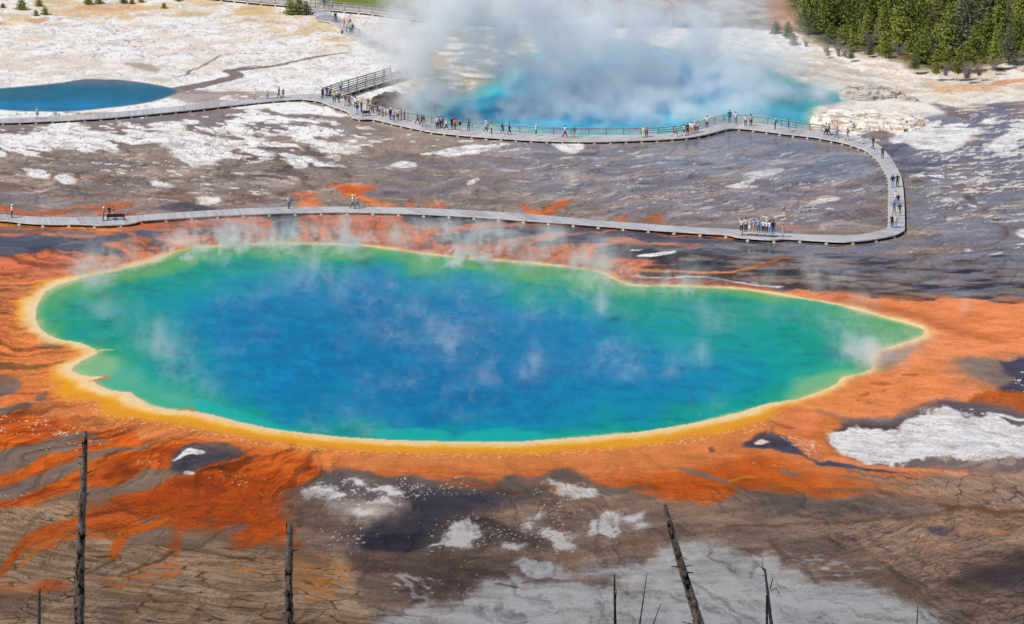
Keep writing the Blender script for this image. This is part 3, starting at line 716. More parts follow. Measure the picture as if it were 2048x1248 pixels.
# dark island
P_((84, 74, 78), "352,916 372,896 410,888 450,886 484,898 490,910 470,918 430,930 400,942 370,950 340,944", .7, .5, .35)
P_(SLATE, "430,898 470,896 482,908 450,914 380,935 350,940 360,924 400,912", .8, .5, .4, .8)
P_(WHITE, "370,908 380,902 412,906 400,912 384,912 350,924", .25, .4, .4); P_(WHITE, "368,944 380,942 392,950 376,951", .25, .3, .3)
S_((80, 60, 54), "400,945 440,934 480,922 516,910", .2, .3, .3, .2, .8); 
# tan fan with dark channels
LT = "-700,1030 60,1016 130,990 160,990 150,1040 130,1056 60,1070 60,1100 100,1100 200,1070 300,1060 470,1090 600,1100 700,1120 760,1345 -700,1345"
P_((166, 134, 106), LT, 1.5, .8, .5)
V_((96, 72, 54), "-700,1010 60,1020 200,990 180,1060 60,1070 -700,1090", 60, 8, 20, .09, .95, 3, 171, 1.8)
V_((96, 70, 50), "-700,1080 100,1090 300,1060 500,1090 760,1130 780,1345 -700,1345", 125, 12, 5, .085, 1.0, 5, 172, 2.0, (182, 160, 136), .5)
N_((128, 98, 72), "-700,1080 300,1060 640,1100 760,1345 -700,1345", .45, 120, 10, 8, .12, 4, .6, 173)
P_((140, 116, 98), "290,944 330,950 360,942 380,950 330,966 290,976 230,986 200,1010 160,1020 170,996 240,976", 1.5, .7, .5, .6)
R_((92, 70, 54), "-700,1060 640,1100 760,1345 -700,1345", 120, 14, 6, .03, .5, 4, 174)
P_(BROWN, "-700,1160 20,1180 60,1196 40,1230 -700,1235", 1.5, 1, .7, .6)
P_((200, 96, 48), "66,1164 90,1156 124,1160 122,1180 80,1186 60,1176", 1.2, .8, .5, .85); P_((204, 122, 70), "-60,1160 30,1154 60,1166 46,1178 -60,1180", 1.5, .9, .6, .5)
N_((204, 112, 56), "170,1160 280,1140 380,1100 420,1100 360,1150 260,1180", .5, 60, 7, -12, .1, 2, .7, 175)
N_((206, 122, 52), "580,1120 680,1120 700,1180 600,1190", .5, 60, 5, 6, .1, 3, .7, 176)
N_((206, 132, 60), "420,1120 680,1120 700,1180 440,1160", .36, 80, 4, 6, .1, 3, .6, 177)
# orange streams running down-left
S_((200, 92, 34), "240,1036 180,1042 120,1054 80,1070 60,1080 36,1100 20,1114 0,1140 -60,1190", 1.3, .5, .6, .35, 1, .2)
S_((204, 110, 50), "330,1040 260,1060 180,1078 110,1084 70,1104 40,1126", .6, .4, .6, .3, .9, .2)
S_((206, 98, 30), "280,1044 260,1058 240,1070 228,1086 240,1100", .5, .4, .4, .3, .9, .2)
S_((206, 98, 30), "300,1050 250,1070 236,1084 232,1106 230,1122", .9, .5, .4, .3, 1, .25); S_((96, 70, 50), "230,1122 200,1138 176,1150 150,1166", .25, .3, .4, .3, .8)
S_((186, 82, 30), "370,1055 352,1070 356,1088 350,1104", .8, .5, .4, .3, .9, .3); S_((96, 70, 50), "350,1104 330,1120 290,1132 250,1146", .3, .3, .4, .3, .8)
P_((196, 86, 28), "470,1060 520,1050 540,1070 510,1090 494,1092 472,1100 462,1080", 1.2, .6, .4, .95)
P_((128, 106, 92), "440,1066 460,1048 496,1046 480,1062 462,1074 460,1088 440,1080", .9, .5, .4, .8)
P_((128, 106, 92), "260,1072 320,1056 350,1058 352,1080 300,1090 250,1096 240,1110 250,1084", 1.2, .6, .5, .75)
P_((120, 100, 86), "372,1062 420,1056 450,1064 440,1084 400,1090 366,1096", 1.5, .6, .5, .7)
P_((112, 86, 70), "420,1080 500,1096 560,1110 620,1120 620,1100 560,1088 520,1092", 2, .8, .6, .6)
for q in ("276,1046 300,1036 315,1030 312,1036 290,1048", "400,1048 430,1036 438,1036 420,1044"):
    P_(GR, q, .25, .3, .2, .9)
P_(DKBR, "568,1000 590,984 640,990 660,1000 640,1050 600,1030 572,1030", 3, 1, .7, .4)
# run-off filaments and branching channels over the mud and mats
fA = flowfield(26, 16, 301); fB = flowfield(70, 9, 302, 1.4); fC = flowfield(13, 22, 303)
DST = np.full((NY, NX), 60.0, np.float32)
_Q = smooth_pts(pts("73,640 95,582 200,548 348,506 520,489 750,494 960,519 1200,545 1330,572 1600,597 1850,660 1740,715 1590,799 1300,860 1000,883 720,876 480,844 262,784 146,740 190,698"), True, 1)
_sl = (slice(0, NY), slice(0, NX)); DST = sdist(_Q, _sl, 0, 0)
near = sstep(34, 6, DST) * sstep(-1, 2, DST)
calm = 1 - .78 * sstep(620, 760, PXg) * sstep(560, 600, PYg) * sstep(1010, 940, PYg)
orangeness = np.clip((RGB[..., 0] - RGB[..., 2] - 45) / 60, 0, 1)
far_ = sstep(270, 300, PYg)
dark = 1 - .28 * sstep(.12, .42, fA) * (.22 + .78 * near) * far_ * calm - .16 * sstep(.2, .5, fB) * far_ * calm
lite = 1 + .14 * sstep(.1, .5, -fA) * far_ * near * calm
RGB *= (dark * lite)[..., None]
line = sstep(.05, .005, np.abs(fA + .25 * fB)) * sstep(-.1, .3, fC) * (.25 + .75 * near) * far_ * calm
for _c, _m in (((112, 64, 40), orangeness), ((84, 68, 62), 1 - orangeness)):
    blend(full, line * _m * .55, _c)
lr = sstep(.035, .005, np.abs(flowfield(44, 12, 304, 1.8))) * sstep(0, .3, fB + fA) * far_
blend(full, lr * .4 * calm * (.3 + .7 * sstep(1120, 1050, PYg)) * sstep(-1, 3, DST), (96, 76, 66))
# orange threads out into the mud where water runs
thr = sstep(.22, .5, fA) * sstep(22, 4, DST) * sstep(0, 3, DST) * (1 - orangeness) * sstep(560, 700, PYg)
blend(full, thr * .45 * calm, (190, 100, 56))
# branching drainage over the lower flats
_w = sstep(960, 1040, PYg) * (1 - .7 * sstep(760, 700, PXg) * sstep(1040, 1080, PYg))
for k, (sx_, sy_, an, al) in enumerate(((110, 11, 10, .5), (60, 7, -16, .38), (30, 4, 6, .22))):
    u, v = uv(full, sx_, sy_, an, 2.6)
    n3 = fbm(u + .6 * fA, v + .9 * fC, 4, 320 + k, .6)
    blend(full, sstep(.07, .01, np.abs(n3)) * _w * al * (1 - .55 * sstep(560, 760, PXg) * sstep(1700, 1500, PXg)) * sstep(160, 120, RGB.mean(-1)), (84, 64, 52))
    RGB *= (1 + .07 * n3 * _w * sstep(175, 150, RGB.mean(-1)))[..., None]
u, v = uv(full, 150, 12, -4, 3.0)
n4 = fbm(u, v, 5, 330, .62)
mid_ = sstep(240, 290, PYg) * sstep(520, 470, PYg) * sstep(215, 170, RGB.mean(-1))
RGB *= (1.03 + .17 * n4 * mid_)[..., None]
blend(full, sstep(.06, .01, np.abs(n4 - .1)) * mid_ * .3, (96, 80, 72))
blend(full, sstep(.35, .6, n4) * mid_ * .4, (190, 176, 166))
# crusts: stained and pitted rather than pure
wht = sstep(200, 232, RGB.min(-1))
n5 = fbm(*uv(full, 22, 5, 6, 1.6), 4, 340, .6)
RGB *= (1 - .13 * sstep(.05, .5, n5) * wht)[..., None]
blend(full, sstep(.2, .55, n5) * wht * .45, (200, 186, 172))
n6 = fbm(*uv(full, 70, 9, 10, 2.4), 5, 341, .62)
blend(full, sstep(.16, .4, n6) * wht * sstep(230, 300, PYg) * .6, (168, 154, 146))
# final variation everywhere
fine = fbm(*uv(full, 7, 2.6, 0, .3), 3, 201); mid = fbm(*uv(full, 60, 13, -3, 1.2), 5, 202, .6)
RGB *= (1 + .055 * fine + .10 * mid)[..., None]
big = fbm(*uv(full, 240, 40, 5, 1.5), 4, 204)
RGB *= (1 + .10 * big * sstep(880, 980, PYg))[..., None]
sx = fbm(*uv(full, 70, 3.2, 4, .8), 3, 203)
RGB *= (1 + .03 * sx * sstep(250, 300, PYg))[..., None]

# ---- the great spring: rim, shallows, depth
SPR = "73,640 78,606 95,582 130,565 200,548 260,535 310,522 348,506 380,497 430,492 520,489 600,488 680,489 750,494 830,505 900,514 960,519 1020,523 1090,530 1150,536 1200,545 1232,560 1262,571 1330,572 1400,575 1460,576 1520,583 1600,597 1680,612 1760,633 1820,648 1850,660 1846,671 1815,684 1770,696 1748,702 1738,716 1742,738 1715,748 1690,754 1672,767 1640,784 1590,799 1535,807 1480,824 1400,843 1300,860 1200,871 1100,879 1000,883 900,883 800,880 720,876 640,869 560,859 480,844 430,831 400,826 376,821 330,816 290,806 262,784 240,783 206,774 188,761 206,753 172,752 146,740 166,722 196,706 190,698 160,685 112,676 88,662"
sls, ds = area(SPR, 1, .12, .12, 2, 8)
px_, py_ = PXg[sls], PYg[sls]
top = sstep(620, 540, py_) * sstep(100, 250, px_) + sstep(1500, 1650, px_) * sstep(760, 700, py_)
bot = sstep(700, 850, py_) * sstep(1640, 1500, px_)
lef = sstep(420, 200, px_)
wn2 = fbm(XW[sls] / 5, YW[sls] / 9, 3, 210)
e = ds + .35 * wn2
blend(sls, sstep(12, 3, ds + 2 * wn2) * sstep(0, 1, ds) * np.clip(.1 + bot * .5 + .35 * sstep(700, 800, py_), 0, .5), (222, 138, 72))
# yellow band: wide below and at left, thin elsewhere
yw = .9 + 3.4 * bot + .8 * lef * (1 + 1.5 * wn2)
blend(sls, sstep(yw + 1.2 + wn2, yw - 1.0 + wn2, ds) * sstep(-.5, .5, ds) * (.35 + .6 * np.clip(bot + lef * .7, 0, 1)), (230, 158, 42))
blend(sls, sstep(yw * .62, yw * .35, e) * np.clip(bot + lef * .4, 0, 1) * .8, (236, 176, 60))
cw = .75 + .8 * bot + .7 * lef + .35 * wn2
e2 = ds + .5 * fbm(XW[sls] / 2.0, YW[sls] / 3.4, 4, 212, .6)
blend(sls, sstep(cw + 1.3, cw - .2, e2) * .55, (240, 196, 124))
blend(sls, sstep(cw + .5, cw - 1.0, e2), (242, 212, 164))
flk, _, cidk = worley(px_ / 9, py_ / 2.6, 215)
blend(sls, sstep(.4, .25, flk) * (cidk < .4) * sstep(yw + 2.5, yw + 1, ds) * sstep(yw - .5, yw + .6, ds) * bot * .7, (244, 210, 160))
IN = ds < 0
def ins(P, soft, wa=.5, wb=.4):
    Q = smooth_pts(pts(P), True, 3)
    d = sdist(Q, sls, wa, wb)
    return sstep(soft, -soft, d) * IN
m0 = sstep(.15, -.25, ds)
blend(sls, m0, (176, 186, 120))
blend(sls, sstep(-.1, -1.6, ds + .5 * wn2), (92, 164, 102))
blend(sls, sstep(0, -1.0, ds) * bot * .9, (10, 168, 162))
GRN = "100,640 120,600 200,570 330,540 420,520 600,516 760,520 900,545 1050,560 1200,585 1300,600 1450,600 1620,625 1700,660 1740,690 1680,740 1600,785 1400,836 1200,862 900,876 700,872 500,842 400,815 300,790 240,768 215,745 230,715 200,695 140,672"
GRN2 = "240,640 330,570 450,545 640,530 850,545 1050,575 1250,620 1450,640 1600,680 1640,730 1560,780 1350,825 1100,862 800,870 560,840 420,800 300,760 250,700"
TEAL = "330,640 400,590 520,560 700,545 860,560 1000,590 1150,625 1330,670 1500,700 1560,740 1450,790 1250,835 1000,858 800,858 600,830 480,790 380,730"
BLU = "390,650 460,590 600,556 760,548 900,575 1060,605 1200,645 1320,700 1400,750 1300,806 1090,844 860,854 690,842 560,800 450,740"
BLD = "520,650 600,600 760,585 900,620 1020,660 1100,720 1080,780 960,835 820,835 700,790 580,730"
wq = 3.0
blend(sls, ins(GRN, 4.0, wq, 1.2) * .95, (0, 150, 126))
blend(sls, ins(GRN2, 4.5, wq, 1.2) * .92, (0, 152, 146))
blend(sls, ins(TEAL, 5, wq, 1.2) * .95, (0, 144, 166))
blend(sls, ins(BLU, 6, wq, 1.6) * .95, (0, 124, 174))
blend(sls, ins(BLD, 8, wq * 1.5, 2) * .62, (0, 106, 160))
nA = fbm(*uv(sls, 80, 14, 4, 2.2), 5, 221, .62); nB = fbm(*uv(sls, 26, 9, 30, 2), 4, 222, .62)
# lighter and darker mottling in the water colour
blend(sls, ins(GRN, 1, 1, .5) * sstep(.05, .6, nA + .4 * nB) * .36, (0, 146, 188))
blend(sls, ins(GRN, 1, 1, .5) * sstep(.0, -.6, nA) * .34, (0, 92, 132))
blend(sls, ins(GRN, 1, 1, .5) * sstep(.08, .5, nB) * .2, (10, 150, 190))
blend(sls, ins(BLU, 4, 2, 1) * sstep(.0, .5, -nB) * .2, (0, 88, 154))
blend(sls, IN * sstep(1300, 1560, px_) * sstep(.1, .6, nA) * sstep(-.5, -3, ds) * .35, (40, 170, 140))
for q in ("735,884 750,864 800,856 860,858 900,868 896,882 800,882", "905,884 925,868 980,858 1060,858 1094,868 1100,880 1000,884", "380,826 390,800 440,812 520,838 600,858 600,868 480,846"):
    blend(sls, ins(q, .8, .6, .3) * .75, (20, 178, 168))
blend(sls, ins("190,760 210,730 280,740 330,770 380,800 380,820 300,808 260,786 210,774", 2.5, 1, .6) * .7, (96, 180, 148))
blend(sls, ins("1580,790 1600,760 1660,745 1720,740 1690,756 1660,776 1600,800", 1.6, .8, .5) * .75, (130, 186, 136))
blend(sls, ins("170,750 150,740 200,712 240,720 230,745 200,752", 1.2, .5, .3) * .5, (176, 196, 140))
# submerged lip and the spit
S_((226, 204, 148), "190,703 206,700 226,699", .35, .3, .2, .2, .9, .15)
S_((206, 120, 50), "184,762 205,757 212,752", .3, .3, .2, .2, .8)
S_((206, 120, 50), "362,820 380,818 386,823", .3, .3, .2, .2, .8)
POOLM = (sls, ds)
WET[:] = np.maximum(WET, 0)
# ------------------------------------------------------------------ wet films and low relief
def wetin(P, soft, val, cover=.7, seed=300, sx=90, sy=9):
    sl, d = area(P, soft, 1, .4, 2)
    n = fbm(*uv(sl, sx, sy, 0, 1), 3, seed) * .5 + .5
    m = sstep(soft, -soft, d) * sstep(1 - cover - .1, 1 - cover + .1, n)
    WET[sl] += (val - WET[sl]) * m
wetin("1380,460 1480,474 1580,478 1780,484 1800,500 1640,512 1440,510 1360,480", 1.5, 1.0, .95)
wetin("1250,276 1400,270 1480,260 1640,276 1740,310 1760,350 1600,370 1300,340", 3, .9, .75)
wetin("1780,260 2700,230 2700,470 1850,460 1810,330", 3, .6, .6)
wetin("880,280 1260,284 1300,400 900,380", 4, .55, .5)
wetin("-200,445 600,428 620,470 300,480 -200,500", 2, .8, .6)
wetin("800,426 1460,470 1560,500 1300,500 900,480", 2, .8, .6)
# colours lightened and warmed against measured shade; part of the shade stays in them
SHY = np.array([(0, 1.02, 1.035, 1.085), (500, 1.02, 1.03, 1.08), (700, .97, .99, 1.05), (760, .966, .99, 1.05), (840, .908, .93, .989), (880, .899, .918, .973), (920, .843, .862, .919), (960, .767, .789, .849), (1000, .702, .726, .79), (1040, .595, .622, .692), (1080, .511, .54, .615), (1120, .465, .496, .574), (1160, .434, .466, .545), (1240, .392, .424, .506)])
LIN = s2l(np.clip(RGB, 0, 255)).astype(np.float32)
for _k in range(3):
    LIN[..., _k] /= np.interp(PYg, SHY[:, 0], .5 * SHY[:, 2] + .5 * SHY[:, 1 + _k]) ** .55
lum = LIN.max(-1)
LIN *= np.where(lum > .9, .9 / np.maximum(lum, 1e-6), 1)[..., None]
# relief: gentle; crusts stand proud, channels lie low
bright = (RGB.mean(-1) - 140) / 110.0
HGT = (.035 * np.clip(bright, -1, 1) + .03 * fbm(XW / 2.5, YW / 2.5, 3, 310)).astype(np.float32)
HGT *= sstep(620, 500, np.hypot(XW, YW - 400) * .8)
for (sl, d) in (POOLM, POOLB, POOLL):
    HGT[sl] = np.where(d < 0, -.03, HGT[sl] * sstep(0, 1.5, d))
HGT[sls] += np.where(ds > 0, .10 * np.exp(-((ds - 1.2) / 1.0) ** 2), 0)
def lift(P, h, soft, wa=.8, wb=.5):
    sl, d = area(P, soft, wa, wb)
    HGT[sl] += h * sstep(soft, -soft, d)
lift("1600,110 1700,120 1800,140 2048,130 2300,120 2300,-60 1560,-60 1540,60", 1.2, 14)
GX, GY = at_np(PXg.astype(np.float64), PYg.astype(np.float64), HGT.astype(np.float64))

co = np.stack([GX, GY, HGT], -1).reshape(-1, 3).astype(np.float32)
ii = np.arange(NY * NX).reshape(NY, NX)
quads = np.stack([ii[1:, :-1], ii[1:, 1:], ii[:-1, 1:], ii[:-1, :-1]], -1)
msk = np.zeros((NY, NX), np.int8)
for k, (sl, d) in enumerate((POOLM, POOLB, POOLL)):
    msk[sl] = np.where(d < 0, k + 1, msk[sl])
qm = msk[:-1, :-1]
LINf = LIN.reshape(-1, 3); WETf = WET.reshape(-1)
def sheet(name, sel, m):
    q = quads[sel].reshape(-1, 4)
    used, inv = np.unique(q.ravel(), return_inverse=True)
    me = bpy.data.meshes.new(name)
    me.vertices.add(len(used)); me.vertices.foreach_set('co', co[used].ravel())
    nq = len(q)
    me.loops.add(nq * 4); me.loops.foreach_set('vertex_index', inv.astype(np.int32).ravel())
    me.polygons.add(nq); me.polygons.foreach_set('loop_start', np.arange(0, nq * 4, 4, dtype=np.int32))
    try: me.polygons.foreach_set('loop_total', np.full(nq, 4, dtype=np.int32))
    except Exception: pass
    me.polygons.foreach_set('use_smooth', np.ones(nq, dtype=bool))
    a = me.attributes.new('mineral', 'FLOAT_COLOR', 'POINT')
    a.data.foreach_set('color', np.concatenate([LINf[used], np.ones((len(used), 1), np.float32)], 1).ravel())
    w = me.attributes.new('wet', 'FLOAT', 'POINT')
    w.data.foreach_set('value', np.ascontiguousarray(WETf[used]))
    me.update(calc_edges=True)
    me.materials.append(m)
    return link(name, me)
def ground_mat():
    m = bpy.data.materials.new('mineral_ground'); m.use_nodes = True
    nt = m.node_tree; L = nt.links; b = nt.nodes['Principled BSDF']
    A = nt.nodes.new('ShaderNodeAttribute'); A.attribute_name = 'mineral'
    W = nt.nodes.new('ShaderNodeAttribute'); W.attribute_name = 'wet'
    tc = nt.nodes.new('ShaderNodeTexCoord')
    n1 = nt.nodes.new('ShaderNodeTexNoise'); n1.inputs['Scale'].default_value = 2.2; n1.inputs['Detail'].default_value = 4; n1.inputs['Roughness'].default_value = .65
    L.new(tc.outputs['Object'], n1.inputs['Vector'])
    mr = nt.nodes.new('ShaderNodeMapRange'); mr.inputs[1].default_value = .3; mr.inputs[2].default_value = .7; mr.inputs[3].default_value = .9; mr.inputs[4].default_value = 1.09
    L.new(n1.outputs[0], mr.inputs[0])
    mx = nt.nodes.new('ShaderNodeMix'); mx.data_type = 'RGBA'; mx.blend_type = 'MULTIPLY'; mx.inputs[0].default_value = 1
    L.new(A.outputs['Color'], mx.inputs[6]); L.new(mr.outputs[0], mx.inputs[7])
    L.new(mx.outputs[2], b.inputs['Base Color'])
    r = nt.nodes.new('ShaderNodeMapRange'); r.inputs[3].default_value = .85; r.inputs[4].default_value = .09
    L.new(W.outputs['Fac'], r.inputs[0]); L.new(r.outputs[0], b.inputs['Roughness'])
    s = nt.nodes.new('ShaderNodeMapRange'); s.inputs[3].default_value = .05; s.inputs[4].default_value = .42
    L.new(W.outputs['Fac'], s.inputs[0]); L.new(s.outputs[0], b.inputs['Specular IOR Level'])
    bs = nt.nodes.new('ShaderNodeMapRange'); bs.inputs[3].default_value = .045; bs.inputs[4].default_value = .002
    L.new(W.outputs['Fac'], bs.inputs[0])
    bp = nt.nodes.new('ShaderNodeBump'); bp.inputs['Strength'].default_value = 1
    L.new(bs.outputs[0], bp.inputs['Distance']); L.new(n1.outputs[0], bp.inputs['Height']); L.new(bp.outputs[0], b.inputs['Normal'])
    return m
def water_mat():
    m = bpy.data.materials.new('hot_spring_water'); m.use_nodes = True
    nt = m.node_tree; L = nt.links; b = nt.nodes['Principled BSDF']
    A = nt.nodes.new('ShaderNodeAttribute'); A.attribute_name = 'mineral'
    L.new(A.outputs['Color'], b.inputs['Base Color'])
    b.inputs['Roughness'].default_value = .12
    b.inputs['Specular IOR Level'].default_value = .012
    tc = nt.nodes.new('ShaderNodeTexCoord')
    mp = nt.nodes.new('ShaderNodeMapping'); mp.inputs['Scale'].default_value = (1.6, 3.2, 1)
    n1 = nt.nodes.new('ShaderNodeTexNoise'); n1.inputs['Scale'].default_value = 1.0; n1.inputs['Detail'].default_value = 3
    L.new(tc.outputs['Object'], mp.inputs[0]); L.new(mp.outputs[0], n1.inputs['Vector'])
    bp = nt.nodes.new('ShaderNodeBump'); bp.inputs['Strength'].default_value = .5; bp.inputs['Distance'].default_value = .06
    L.new(n1.outputs[0], bp.inputs['Height']); L.new(bp.outputs[0], b.inputs['Normal'])
    return m
GM, WM = ground_mat(), water_mat()
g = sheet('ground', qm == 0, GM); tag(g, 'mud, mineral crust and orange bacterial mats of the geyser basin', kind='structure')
for k, (nm, lb) in enumerate((('hot_spring_water', 'great blue and green hot spring with a yellow rim'), ('crater_lake_water', 'steaming turquoise crater pool behind the railed boardwalk'), ('small_pool_water', 'small deep blue pool beside the far boardwalk'))):
    o = sheet(nm, qm == k + 1, WM); tag(o, lb, kind='structure')
# hillside under the camera
HB, HS = 246.0, 0.352
def hill(Y): return max(-.5, (HB - Y) * HS) if Y < HB else -.5
hv, hf = [], []
ys = list(np.linspace(HB + 1.5, -200, 60)); xs = list(np.linspace(-400, 400, 60))
rr = random.Random(5)
for y in ys:
    for x in xs:
        hv.append((x, y, hill(y) + (rr.random() - .5) * .6 * min(1, max(0, (HB - y) / 30))))
for i in range(len(ys) - 1):
    for j in range(len(xs) - 1):
        a = i * len(xs) + j
        hf.append((a, a + len(xs), a + len(xs) + 1, a + 1))
me = bpy.data.meshes.new('hillside'); me.from_pydata(hv, [], hf); me.shade_smooth()
me.materials.append(mat('hillside_soil', (.14, .11, .075, 1), .95, .1, col2=(.07, .085, .03, 1), scale=.4, bump=.2))
tag(link('hillside', me), 'steep burnt hillside below the overlook', kind='structure')
# unseen vapour lobes, added above the overlook only to shade the foreground
cm = bpy.data.materials.new('shade_cloud_vapour'); cm.use_nodes = True
nt = cm.node_tree; nt.nodes.remove(nt.nodes['Principled BSDF'])
pv = nt.nodes.new('ShaderNodeVolumePrincipled'); pv.inputs['Density'].default_value = 1.0
nt.links.new(pv.outputs[0], nt.nodes['Material Output'].inputs['Volume'])
croot = None
for k, (yedge, dens) in enumerate(((332, .0020), (306, .0038), (288, .0075))):
    bm = bmesh.new(); bmesh.ops.create_icosphere(bm, subdivisions=4, radius=1)
    me = bpy.data.meshes.new('shade_cloud'); bm.to_mesh(me); bm.free()
    m_ = cm if k == 0 else cm.copy()
    m_.node_tree.nodes['Principled Volume'].inputs['Density'].default_value = dens
    me.materials.append(m_)
    o = link('shade_cloud' if k == 0 else 'shade_cloud_lobe', me, croot)
    ry = 190 - k * 12
    t = 1100.0 / SUN_DIR.z
    c = Vector((0, yedge - ry - 70 * SUN_DIR.y / SUN_DIR.z * -.0, 0)) + SUN_DIR * t
    o.scale = (420, ry, 60)
    o.location = c
    if k == 0:
        croot = o; tag(o, 'vapour lobe out of view, added to shade the foreground', kind='stuff')
        croot_m = None
    else:
        o.parent = None; tag(o, 'vapour lobe out of view, added to shade the foreground', kind='stuff')
        o.name = 'shade_cloud'
print('ground', round(time.time() - T0, 1))
# ------------------------------------------------------------------ boardwalks
DZ = 0.42
MW_DECK = mat('weathered_deck_planks', lin((150, 150, 156)), .75, .25, col2=lin((170, 168, 172)), scale=.9)
MW_EDGE = mat('pale_timber_edge', lin((240, 232, 222)), .8, .2, col2=lin((206, 200, 190)), scale=1.5)
MW_DARK = mat('dark_timber_joist', lin((60, 50, 44)), .9, .1)
MW_FOOT = mat('pale_concrete_footing', lin((232, 224, 206)), .85, .2, col2=lin((205, 195, 176)), scale=4)
MW_RAIL = mat('weathered_rail_timber', lin((196, 184, 172)), .8, .2, col2=lin((160, 150, 142)), scale=2)
MW_RAILD = mat('grey_rail_timber', lin((136, 128, 124)), .8, .2, col2=lin((104, 98, 96)), scale=2)
# planks: fine boards across the walk via the along-deck coordinate
def plank_mat():
    m = bpy.data.materials.new('grey_planks'); m.use_nodes = True
    nt = m.node_tree; L = nt.links; b = nt.nodes['Principled BSDF']
    A = nt.nodes.new('ShaderNodeAttribute'); A.attribute_name = 'along'
    fl = nt.nodes.new('ShaderNodeMath'); fl.operation = 'MULTIPLY'; fl.inputs[1].default_value = 1 / .19
    L.new(A.outputs['Fac'], fl.inputs[0])
    fr = nt.nodes.new('ShaderNodeMath'); fr.operation = 'FRACT'; L.new(fl.outputs[0], fr.inputs[0])
    f2 = nt.nodes.new('ShaderNodeMath'); f2.operation = 'FLOOR'; L.new(fl.outputs[0], f2.inputs[0])
    wnz = nt.nodes.new('ShaderNodeTexWhiteNoise'); wnz.noise_dimensions = '1D'; L.new(f2.outputs[0], wnz.inputs['W'])
    big = nt.nodes.new('ShaderNodeTexNoise'); big.inputs['Scale'].default_value = .35; big.inputs['Detail'].default_value = 3
    tc = nt.nodes.new('ShaderNodeTexCoord'); L.new(tc.outputs['Object'], big.inputs['Vector'])
    ad = nt.nodes.new('ShaderNodeMath'); ad.operation = 'MULTIPLY_ADD'; ad.inputs[1].default_value = .55; L.new(wnz.outputs['Value'], ad.inputs[0]); L.new(big.outputs[0], ad.inputs[2])
    s1 = nt.nodes.new('ShaderNodeMath'); s1.operation = 'MULTIPLY'; s1.inputs[1].default_value = 1 / 3.7; L.new(A.outputs['Fac'], s1.inputs[0])
    s2 = nt.nodes.new('ShaderNodeMath'); s2.operation = 'FLOOR'; L.new(s1.outputs[0], s2.inputs[0])
    s3 = nt.nodes.new('ShaderNodeTexWhiteNoise'); s3.noise_dimensions = '1D'; L.new(s2.outputs[0], s3.inputs['W'])
    s4 = nt.nodes.new('ShaderNodeMath'); s4.operation = 'MULTIPLY_ADD'; s4.inputs[1].default_value = .5; L.new(s3.outputs['Value'], s4.inputs[0]); L.new(ad.outputs[0], s4.inputs[2])
    s5 = nt.nodes.new('ShaderNodeMath'); s5.operation = 'SUBTRACT'; s5.inputs[1].default_value = .3; L.new(s4.outputs[0], s5.inputs[0]); ad = s5
    cr = nt.nodes.new('ShaderNodeMix'); cr.data_type = 'RGBA'
    cr.inputs[6].default_value = lin((150, 149, 154)); cr.inputs[7].default_value = lin((204, 202, 206))
    L.new(ad.outputs[0], cr.inputs[0])
    gp = nt.nodes.new('ShaderNodeMath'); gp.operation = 'LESS_THAN'; gp.inputs[1].default_value = .08; L.new(fr.outputs[0], gp.inputs[0])
    c2 = nt.nodes.new('ShaderNodeMix'); c2.data_type = 'RGBA'; c2.inputs[7].default_value = lin((70, 66, 66))
    L.new(gp.outputs[0], c2.inputs[0]); L.new(cr.outputs[2], c2.inputs[6]); L.new(c2.outputs[2], b.inputs['Base Color'])
    b.inputs['Roughness'].default_value = .7; b.inputs['Specular IOR Level'].default_value = .25
    return m
MPLANK = plank_mat()
def resample(P, n):
    P = [Vector(p) for p in P]
    L = [0]
    for a, b in zip(P, P[1:]): L.append(L[-1] + (b - a).length)
    out = []
    k = 0
    for i in range(n):
        s = L[-1] * i / (n - 1)
        while k < len(L) - 2 and L[k + 1] < s: k += 1
        t = (s - L[k]) / max(1e-6, L[k + 1] - L[k])
        out.append(P[k].lerp(P[k + 1], min(1, t)))
    return out, L[-1]
def edge_pts(s, z=DZ, sm=4):
    return [at(p[0], p[1], z) for p in smooth_pts(pts(s), False, sm)]
def along(line, step, off=0.0):
    """points every step metres with the direction there"""
    n = max(2, int(sum((b - a).length for a, b in zip(line, line[1:])) / step) + 1)
    q, L = resample(line, n)
    return [(q[i], (q[min(i + 1, n - 1)] - q[max(i - 1, 0)]).normalized()) for i in range(n)]
